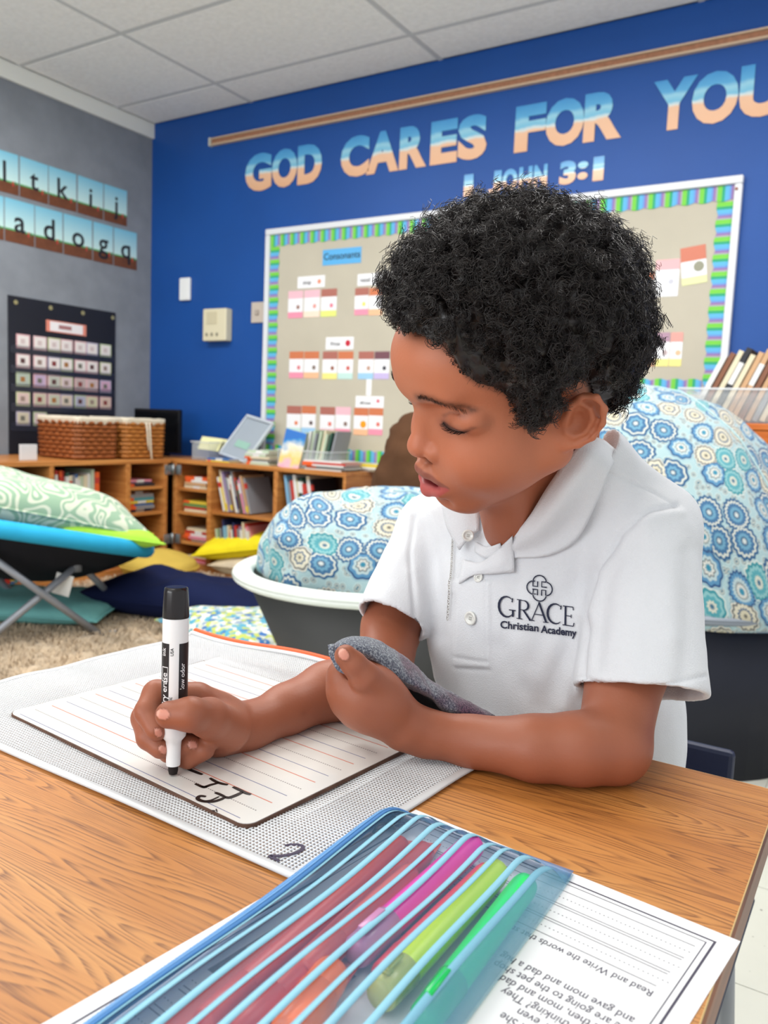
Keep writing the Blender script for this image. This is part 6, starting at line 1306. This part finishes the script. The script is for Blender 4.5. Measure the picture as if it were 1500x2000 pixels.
# ================================================================== POLO SHIRT
LH, RH = wnp(pd(1252, 1350, .672)), wnp(pd(764, 1214, .80))
def build_shirt():
    F = Field((-.50, .50, TZ-.12), (.02, 1.0, .86), .0018)
    F.cone(LS+np.array([-.005, .004, -.006]), RS+np.array([.004, .004, -.006]), .042, .039, 0)
    F.ell(MID+np.array([0, .012, -.065]), (.113, .080, .10), .03); F.ell(MID+np.array([0, .05, -.035]), (.108, .055, .075), .03)
    bl = wnp(pd(1085, 1420, .815)); F.ell(bl, (.118, .088, .17), .05)
    F.cone(hw(-30, 0, -60), MID+np.array([0, .02, 0]), .046, .062, .03)
    F.cone(wnp(pd(1170, 925, .715)), wnp(pd(1278, 1022, .725)), .030, .040, .02); F.cone(wnp(pd(1150, 920, .72)), RS, .030, .034, .03)
    # sleeves
    for S, E_, r0, r1, el_ in ((LS, LH, .0455, .0535, LE), (RS, RH, .0405, .0360, RE)):
        ax_ = E_-S; ax_ /= np.linalg.norm(ax_); E2 = E_+ax_*.03; rr = r1+(r1-r0)*.03/np.linalg.norm(E_-S)
        G = Field(np.minimum(S, E2)-.09, np.maximum(S, E2)+.09, .0018); G.lo = F.lo+np.round((G.lo-F.lo)/F.h)*F.h
        G.cone(S, E2, r0, rr, 0); G.cone(S+ax_*.05, E2+ax_*.02, r0-.004, rr-.0046, .001, '-')
        nn = ax_; G.cut_half(E_, nn, E_-.12, E_+.12)
        i0 = np.round((G.lo-F.lo)/F.h).astype(int); a0 = np.maximum(i0, 0); a1 = np.minimum(i0+G.n, F.n); sl = tuple(slice(a0[k], a1[k]) for k in range(3)); gs = tuple(slice(a0[k]-i0[k], a1[k]-i0[k]) for k in range(3))
        F.blend(sl, G.d[gs], .010, '+')
        # keep the sleeve open where the arm comes out
        F.cone(E_-ax_*.02, E2+ax_*.03, r1-.0056, r1-.0050, .001, '-')
    # neck opening and the open placket
    NB = MID+np.array([.004, .012, .018]); F.cone(hw(-24, 0, -10), NB+np.array([0, -.004, 0]), .0600, .0560, .004, '-'); 
    F.cone(wnp(pd(985, 985, .715)), wnp(pd(948, 1078, .712)), .030, .009, .006, '-')
    return F.mesh()
TV, TQ = build_shirt(); TV = relax(TV, TQ, 3, .5); TN = smooth_mesh_normals(TV, TQ)
if ((TN*(TV-TV.mean(0))).sum(1) > 0).mean() < .5: TQ = TQ[:, ::-1]; TN = -TN
def px_of(P):
    d = P-np.array([0, 0, HC]); z = d @ wnp(CF); return 750+F_PX*(d @ wnp(CR))/z, 1000-F_PX*(d @ wnp(CU))/z, z
def line2(u, v, pts):
    d, t = seg_dist(np.stack([u, v, u*0], 1), [(a, b, 0) for a, b in pts]); return d, t
def detail():
    u, v, z = px_of(TV); front = ((TV-np.array([0, 0, HC])) @ wnp(CF)*0+((TN*(np.array([0, 0, HC])-TV)).sum(1) > 0)).astype(float); off = np.zeros(len(TV))
    def groove(pts, w, a): 
        nonlocal off
        d, t = line2(u, v, pts); off += a*np.exp(-(d/w)**2)*front
    groove([(1325, 985), (1272, 996), (1212, 1040), (1160, 1115), (1142, 1190), (1136, 1330)], 5, -.0022); groove([(1335, 1000), (1282, 1008), (1224, 1052), (1174, 1122), (1157, 1190), (1152, 1300)], 9, .0012)
    groove([(1179, 922), (1232, 938), (1282, 964), (1322, 985)], 3.5, -.0010)
    groove([(1132, 1322), (1200, 1340), (1290, 1340), (1378, 1320)], 3.5, -.0010); groove([(708, 1172), (750, 1203), (822, 1218)], 3.5, -.0009)
    groove([(808, 1010), (800, 1080), (806, 1160), (814, 1240)], 5, -.0020)
    # placket strip
    inside = sm(u, 884, 890)*(1-sm(u, 955, 961))*sm(v, 1130, 1140)*(1-sm(v, 1300, 1306)); off += .0014*inside*front; groove([(892, 1140), (889, 1296)], 3, -.0007); groove([(951, 1130), (951, 1298)], 3, -.0007); groove([(888, 1283), (952, 1292)], 3, -.0010); groove([(888, 1303), (954, 1309)], 4, -.0008)
    # soft folds
    groove([(1150, 1130), (1080, 1190), (1040, 1290)], 26, -.0016); groove([(1140, 1230), (1090, 1310), (1060, 1380)], 22, -.0022); groove([(1128, 1200), (1120, 1290), (1105, 1380)], 16, .0022); groove([(830, 1040), (850, 1130), (858, 1240)], 18, -.0020); groove([(805, 1120), (835, 1200), (850, 1320)], 14, .0016)
    groove([(1200, 1060), (1175, 1180), (1165, 1300)], 18, -.0016); groove([(1345, 1080), (1352, 1200), (1340, 1320)], 20, -.0022); groove([(1250, 1020), (1300, 1100), (1310, 1240)], 24, .0016); groove([(845, 1000), (870, 1060), (880, 1150)], 12, .0014)
    groove([(745, 1080), (735, 1140), (742, 1190)], 16, -.0016); groove([(970, 1260), (1010, 1330), (1060, 1395)], 20, -.0014); groove([(1000, 1110), (1010, 1150), (985, 1260)], 18, -.0010)
    off = off*1.35+.0016*vnoise(TV*[1, 1, .45], 34, 31)+.0007*vnoise(TV*[1, 1, .6], 80, 32)
    return off
TV = TV+TN*detail()[:, None]
m_polo = mat('white_pique_cotton', (220, 222, 226), .85, .2, sheen=.15); nt, b = nodes(m_polo); tc = N(nt, 'ShaderNodeTexCoord'); vo = N(nt, 'ShaderNodeTexVoronoi', Scale=900.0); nt.links.new(tc.outputs['Object'], vo.inputs['Vector']); bp = N(nt, 'ShaderNodeBump', Strength=.5, Distance=.0005); nt.links.new(vo.outputs['Distance'], bp.inputs['Height']); nt.links.new(bp.outputs[0], b.inputs['Normal'])
shirt = np_mesh('polo_shirt', TV, TQ, m_polo); to_parent(shirt, boy); shirt['label'] = 'white short sleeved polo shirt with navy embroidered logo'
SHB = BVHTree.FromPolygons([tuple(v) for v in TV], [tuple(int(i) for i in q) for q in TQ])
def cast(u, v, both=False, off=0.):
    r_ = ray(u, v).normalized(); h = SHB.ray_cast(CO, r_); h2 = BVH.ray_cast(CO, r_) if both else (None,)*4
    if h[0] is None or (h2[0] is not None and h2[3] < h[3]): h = h2 if h2[0] is not None else h
    if h[0] is None: return None, None
    n = Vector(h[1]); n = -n if n.dot(r_) > 0 else n
    return h[0]+n*off, n
def sub_of(o, par): o.parent = par; o.matrix_parent_inverse = Matrix.Identity(4); return o
def schild(mb, name, m, smooth=True):
    o = mb.build(name, m, None, smooth); o.parent = shirt; o.matrix_parent_inverse = shirt.matrix_parent_inverse.inverted() if False else (shirt.matrix_parent_inverse if False else Matrix.Identity(4)); 
    bpy.context.view_layer.update(); o.matrix_parent_inverse = shirt.matrix_world.inverted(); return o
def leaf(rows, off, th, name, nu=14, nv=26, lift=None):
    """cloth flap laid over the shirt: rows of pixel points (u, v, extra lift) from the fold to the free edge"""
    G = []
    for r_ in rows:
        L_ = []
        for q in r_:
            u, v = q[:2]; ex = q[2] if len(q) > 2 else 0
            if len(q) > 3: L_.append(wnp(pd(u, v, q[3]))); continue
            p, n = cast(u, v, True, 0); 
            if p is None: p = pd(u, v, .72)
            L_.append(wnp(p-ray(u, v).normalized()*(off+ex)))
        G.append(L_)
    P_ = patch(G, nu, nv); mb = MB(); mb.sheet(P_, th); o = schild(mb, name, m_polo); return P_
# left collar leaf (big) and right collar leaf
c1 = leaf([[(999, 1052, 0, .716), (1035, 1006, 0, .696), (1066, 955, 0, .680), (1102, 903, 0, .662), (1130, 872, 0, .655), (1155, 852, 0, .668)],
      [(1000, 1068, 0, .718), (1048, 1035, 0, .694), (1090, 985, 0, .670), (1130, 925, 0, .655), (1155, 885, 0, .652), (1178, 858, 0, .672)],
      [(1002, 1080, .003), (1060, 1062, .004), (1112, 1015, .005), (1153, 945, .006), (1176, 896, 0, .660), (1196, 872, 0, .684)],
      [(1003, 1090, .002), (1068, 1086, .002), (1127, 1055, .002), (1172, 968, .003), (1192, 918, 0, .668), (1214, 886, 0, .694)]], .002, .0022, 'collar')
c2 = leaf([[(930, 975, 0, .752), (936, 1006, 0, .750), (934, 1036, 0, .748)], [(898, 978, 0, .758), (906, 1018, 0, .754), (914, 1052, 0, .752)], [(862, 984, 0, .772), (872, 1030, 0, .766), (896, 1074, 0, .756)]], .002, .0022, 'collar', 8, 12)
# placket flap folded outwards and the white undershirt
leaf([[(903, 1092, .001), (938, 1098, .002), (970, 1074, .003), (1000, 1048, .002)], [(900, 1112, .003), (940, 1112, .004), (975, 1100, .005), (1003, 1075, .004)], [(896, 1140, .001), (925, 1124, .002), (965, 1121, .003), (1004, 1118, .002)]], .002, .0018, 'placket_flap', 8, 16)
leaf([[(928, 1058, .002), (950, 1068, .002), (976, 1062, .002)], [(926, 1078, .002), (950, 1090, .002), (982, 1080, .002)]], .001, .0012, 'undershirt', 5, 10)
# buttons
m_btn = mat('pearl_button', (226, 226, 220), .2, .6, coat=.5)
for (u, v, r_, of) in ((914, 1046, .0055, .030), (921, 1207, .0064, .0015), (936, 1128, .0048, .0012)):
    p, n = cast(u, v, True, of)
    if v < 1100: p = pd(u, v, .744); n = -ray(u, v).normalized()
    e = n.orthogonal().normalized(); M_ = frame(p, e, n.cross(e))
    schild(MB().lathe([(0, .0006), (r_*.25, .0002), (r_*.62, .0003), (r_*.72, .0014), (r_*.95, .0013), (r_, .0004), (r_*.9, -.0008)], 22, M_), 'button', m_btn)
    mb = MB()
    for a in (0, 1.57, 3.14, 4.71): mb.lathe([(0, .0012), (r_*.09, .0010), (r_*.09, .0004)], 6, M_ @ Matrix.Translation((r_*.2*math.cos(a), r_*.2*math.sin(a), 0)))
    schild(mb, 'button_thread', mat('thread_grey', (170, 170, 165), .8))
# ---- embroidery
m_navy = mat('navy_embroidery', (36, 40, 62), .7, .3)
def emb_poly(V2, F2, O, ex, ey, name='logo_lettering', th=.0007):
    V = []; 
    for a, b_ in V2:
        u, v = O[0]+ex[0]*a+ey[0]*b_, O[1]+ex[1]*a+ey[1]*b_; p, n = cast(u, v, False, .0007); V.append(p if p is not None else pd(u, v, .7))
    W_ = []
    for (a, b_), p in zip(V2, V): W_.append(p-ray(O[0]+ex[0]*a+ey[0]*b_, O[1]+ex[1]*a+ey[1]*b_).normalized()*th)
    schild(MB().add(W_, [tuple(f) for f in F2]), name, m_navy, False)
def stroke2(pts, w, closed=False):
    pts = [Vector(p) for p in pts]; n = len(pts); V = []; F2 = []
    for i, p in enumerate(pts):
        a = pts[(i-1) % n] if closed or i > 0 else p; c = pts[(i+1) % n] if closed or i < n-1 else p; t = (c-a).normalized(); q = Vector((-t.y, t.x))*((w[i] if isinstance(w, list) else w)/2); V += [p+q, p-q]
    F2 = [(2*i, 2*i+1, 2*i+3, 2*i+2) for i in range(n-1)]
    if closed: F2.append((2*n-2, 2*n-1, 1, 0))
    return [(v.x, v.y) for v in V], F2
def emb_strokes(items, O, ex, ey, name):
    V = []; F2 = []
    for st in items:
        v, f = stroke2(*st); k = len(V); V += v; F2 += [tuple(i+k for i in q) for q in f]
    emb_poly(V, F2, O, ex, ey, name)
arc = lambda cx, cy, rx, ry, a0, a1, n=14: [(cx+rx*math.cos(math.radians(a0+(a1-a0)*i/n)), cy+ry*math.sin(math.radians(a0+(a1-a0)*i/n))) for i in range(n+1)]
# serif capitals, unit height
CAP = {'G': ([(arc(.46, .5, .42, .48, 52, 325), [.03+.09*abs(math.sin((i/14)*math.pi)) for i in range(15)]), ([(.80, .36), (.80, .06)], .10), ([(.58, .37), (.95, .37)], .05), ([(.74, .74), (.76, .94)], .06)], 1.0),
       'R': ([([(.18, .02), (.18, .98)], .10), ([(.02, .02), (.36, .02)], .045), ([(.02, .98), (.30, .98)], .045), ([(.20, .97)]+arc(.42, .73, .26, .24, 90, -90)+[(.20, .49)], [.04]+[.04+.07*math.sin(i/14*math.pi) for i in range(15)]+[.04]), ([(.40, .49), (.82, .0)], .10), ([(.72, .02), (.96, .02)], .045)], .86),
       'A': ([([(.04, .02), (.46, 1.0)], .05), ([(.44, 1.0), (.88, .02)], .11), ([(.20, .36), (.70, .36)], .045), ([(-.06, .02), (.20, .02)], .045), ([(.70, .02), (1.02, .02)], .045)], .92),
       'C': ([(arc(.48, .5, .44, .48, 50, 312), [.03+.09*abs(math.sin((i/14)*math.pi)) for i in range(15)]), ([(.77, .74), (.79, .94)], .06)], .88),
       'E': ([([(.18, .02), (.18, .98)], .10), ([(.02, .02), (.66, .02)], .05), ([(.02, .98), (.62, .98)], .05), ([(.20, .51), (.52, .51)], .045), ([(.66, .02), (.70, .20)], .05), ([(.62, .98), (.64, .82)], .05), ([(.52, .42), (.52, .60)], .04)], .74)}
def px_frame(u0, v0, u1, v1, hgt):       # baseline from (u0,v0) to (u1,v1), capital height in px
    L = math.hypot(u1-u0, v1-v0); return (u0, v0), ((u1-u0)/L, (v1-v0)/L), (.02*1, -1)
O, ex, ey = px_frame(973, 1203, 1122, 1224, 40); x = 0; its = []
for ch, hh in zip('GRACE', (41, 38, 38, 40, 38)):
    st, w = CAP[ch]; its += [([(x+a*hh*.86, b_*hh) for a, b_ in pts], ([q*hh for q in wd] if isinstance(wd, list) else wd*hh)) for pts, wd in st]; x += w*hh*.86-.5
sc_ = 151/x; its = [([(a*sc_, b_) for a, b_ in pts], wd) for pts, wd in its]; emb_strokes(its, O, ex, ey, 'logo_lettering')
for txt, (u0, v0, u1, v1), hh, bo in (('Christian', (977, 1226, 1052, 1233), 14.5, .025), ('Academy', (1057, 1235, 1127, 1243), 14.5, .03)):
    O, ex, ey = px_frame(u0, v0, u1, v1, hh); v, f = text_polys(txt, 1, bo); wmax = max(p[0] for p in v); L = math.hypot(u1-u0, v1-v0); emb_poly([(a*L/wmax, b_*hh*1.38) for a, b_ in v], f, O, ex, ey)
O, ex, ey = px_frame(1054, 1149, 1064, 1150, 1); q = 25
its = [(arc(0, q*.48, q*.52, q*.52, 8, 172), 2.4), (arc(0, -q*.48, q*.52, q*.52, 188, 352), 2.4), (arc(q*.48, 0, q*.50, q*.52, -82, 82), 2.4), (arc(-q*.48, 0, q*.50, q*.52, 98, 262), 2.4),
       ([(-13, 13), (-13, 3), (-4, 3), (-4, 13)], 2.6), ([(13, 13), (4, 13), (4, 3), (14, 3)], 2.6), ([(-14, -3), (-4, -3), (-4, -14)], 2.6), ([(-12, -4), (-13, -12), (-7, -12)], 2.2), ([(4, -14), (4, -3), (12, -3), (12, -13)], 2.6), ([(-13, 13), (-9, 13)], 2.2)]
emb_strokes(its, O, ex, ey, 'logo_emblem')
# ---- thin chain
m_chain = mat('silver_chain', (200, 196, 190), .2, .6, metal=.9); ch_ = MB(); pts = crom([(896, 1002), (892, 1025), (888, 1060), (886, 1105), (882, 1150), (879, 1210)], 60); prev = None
for i, (u, v) in enumerate(pts):
    p, n = cast(u, v, False, .0032)
    if p is None: continue
    if prev is not None:
        t = (p-prev); L_ = t.length; t.normalize(); s_ = t.cross(n).normalized() if i % 2 else n; c_ = (p+prev)/2; ring = [c_+t*(L_*.72*math.cos(a))+s_*(.0011*math.sin(a)) for a in [k*2*math.pi/8 for k in range(9)]]; ch_.tube(ring, .00028, 4, caps=False)
    prev = p
wbuild(ch_, 'necklace_chain', m_chain, boy, True)
# ---- woollen cloth in the left hand
cl = empty('wool_cloth', tuple(pd(760, 1300, .66)), 'grey and plum heathered wool cloth held folded in the left hand', 'cloth')
m_wool = mat('heathered_wool', (104, 110, 124), .95, .1, sheen=.4, bump=.5, bscale=700); nt, b = nodes(m_wool); tc = nt.nodes['Texture Coordinate']; n1 = N(nt, 'ShaderNodeTexNoise', Scale=700.0); n2 = N(nt, 'ShaderNodeTexNoise', Scale=26.0); n1.inputs['Detail'].default_value = 4; nt.links.new(tc.outputs['Object'], n1.inputs['Vector']); nt.links.new(tc.outputs['Object'], n2.inputs['Vector'])
r1 = ramp(nt, [(.3, lin((58, 62, 78))), (.5, lin((104, 110, 124))), (.7, lin((176, 184, 190)))]); r2 = ramp(nt, [(.3, lin((52, 50, 66))), (.5, lin((92, 66, 86))), (.7, lin((130, 100, 120)))]); nt.links.new(n1.outputs['Fac'], r1.inputs[0]); nt.links.new(n1.outputs['Fac'], r2.inputs[0])
r3 = ramp(nt, [(.50, (0, 0, 0)), (.62, (1, 1, 1))]); nt.links.new(n2.outputs['Fac'], r3.inputs[0]); mx = N(nt, 'ShaderNodeMix', data_type='RGBA'); nt.links.new(r3.outputs[0], mx.inputs[0]); nt.links.new(r1.outputs[0], mx.inputs[6]); nt.links.new(r2.outputs[0], mx.inputs[7]); nt.links.new(mx.outputs[2], b.inputs['Base Color'])
def net3(rows, nu, nv, th, name, m):
    G = [[wnp(pd(u, v, d)) for u, v, d in r_] for r_ in rows]; P_ = patch(G, nu, nv); nz = .0007*vnoise(P_.reshape(-1, 3), 160, 41).reshape(P_.shape[0], P_.shape[1], 1); P_ = P_+nz; wbuild(MB().sheet(P_, th), name, m, cl, True)
net3([[(650, 1276, .668), (672, 1262, .672), (702, 1254, .676), (745, 1266, .684), (800, 1303, .690), (850, 1344, .694), (900, 1371, .694), (968, 1402, .690)],
      [(645, 1265, .652), (666, 1249, .656), (700, 1242, .660), (746, 1254, .666), (801, 1292, .672), (851, 1334, .678), (901, 1361, .682), (966, 1396, .684)],
      [(648, 1268, .642), (672, 1256, .642), (704, 1256, .642), (744, 1272, .646), (794, 1310, .652), (842, 1344, .660), (888, 1372, .668), (960, 1400, .676)],
      [(652, 1280, .642), (680, 1270, .640), (706, 1274, .638), (738, 1292, .640), (782, 1326, .646), (838, 1354, .656), (872, 1384, .664), (950, 1404, .674)],
      [(656, 1290, .650), (686, 1280, .650), (710, 1284, .650), (740, 1302, .652), (780, 1336, .658), (836, 1362, .668), (868, 1392, .672), (944, 1408, .680)]], 22, 60, .0032, 'folded_cloth', m_wool)
net3([[(641, 1264, .632), (646, 1286, .626), (659, 1306, .622), (688, 1328, .618)], [(653, 1262, .632), (659, 1282, .626), (672, 1301, .622), (697, 1326, .618)]], 5, 18, .0034, 'cloth_edge', m_wool)
net3([[(690, 1276, .690), (740, 1300, .694), (800, 1335, .700), (870, 1385, .700)], [(690, 1300, .690), (740, 1340, .690), (800, 1385, .690), (860, 1420, .690)]], 8, 16, .002, 'cloth_lining', mat('black_lining', (12, 12, 16), .9))
# ---- lower body, mostly hidden by the desk
def build_lower():
    F = Field((-.50, .42, 0.0), (-.08, 1.05, .50), .004); hp = np.array([MID[0]+.005, .845, .375])
    F.ell(hp, (.118, .095, .10), .02)
    for s_, fx in ((1, .075), (-1, -.075)):
        h0 = hp+np.array([s_*.055, -.02, -.015]); kn = np.array([hp[0]+fx, .60, .378]); F.cone(h0, kn, .064, .050, .03)
        F.cone(kn, kn+np.array([0, .0, -.10]), .050, .046, .02)
    return F.mesh()
V_, Q_ = build_lower(); V_ = relax(V_, Q_, 2); sh_ = np_mesh('trousers', V_, Q_, mat('khaki_twill', (176, 156, 122), .9, .2, var=.04)); to_parent(sh_, boy)
hpx = MID[0]+.005
for s_ in (1, -1):
    x_ = hpx+.075*s_; lg = MB().tube([(x_, .60, .30), (x_, .605, .18), (x_, .61, .07)], [.046, .040, .036], 20); wbuild(lg, 'trouser_leg', mat('khaki_twill', (0, 0, 0)), boy, True)
    F = Field((x_-.06, .46, 0), (x_+.06, .68, .12), .003); F.cone((x_, .63, .034), (x_, .53, .030), .034, .032, 0); F.ell((x_, .515, .022), (.036, .05, .022), .01); F.cone((x_, .61, .04), (x_, .61, .075), .034, .036, .01); F.cut_half((x_, .58, .002), (0, 0, -1), (x_-.06, .46, 0), (x_+.06, .68, .12))
    V_, Q_ = F.mesh(); sh2 = np_mesh('shoe', V_, Q_, mat('white_sneaker', (220, 220, 222), .5)); to_parent(sh2, boy)
ch = empty('school_chair', (hpx, .87, 0), 'navy plastic school chair the boy sits on, mostly hidden by the desk', 'chair'); m_np = mat('navy_chair_plastic', (26, 34, 62), .45)
wbuild(MB().box(hpx-.19, hpx+.19, .70, 1.04, .255, .272, bev=.008), 'seat', m_np, ch); wbuild(MB().box(hpx-.15, hpx+.15, 1.055, 1.07, .33, .43, bev=.006), 'backrest', m_np, ch)
for a in (-.16, .16):
    for b_, y2 in ((.73, .70), (1.02, 1.06)): wbuild(MB().tube([(hpx+a, b_, .2545), (hpx+a*1.08, y2, 0)], .011, 12), 'leg', mat('grey_metal_tube', (0, 0, 0)), ch, True)
    wbuild(MB().tube([(hpx+a*.9, 1.0, .2545), (hpx+a*.9, 1.06, .262), (hpx+a*.9, 1.078, .36)], .009, 10), 'back_tube', mat('grey_metal_tube', (0, 0, 0)), ch, True)
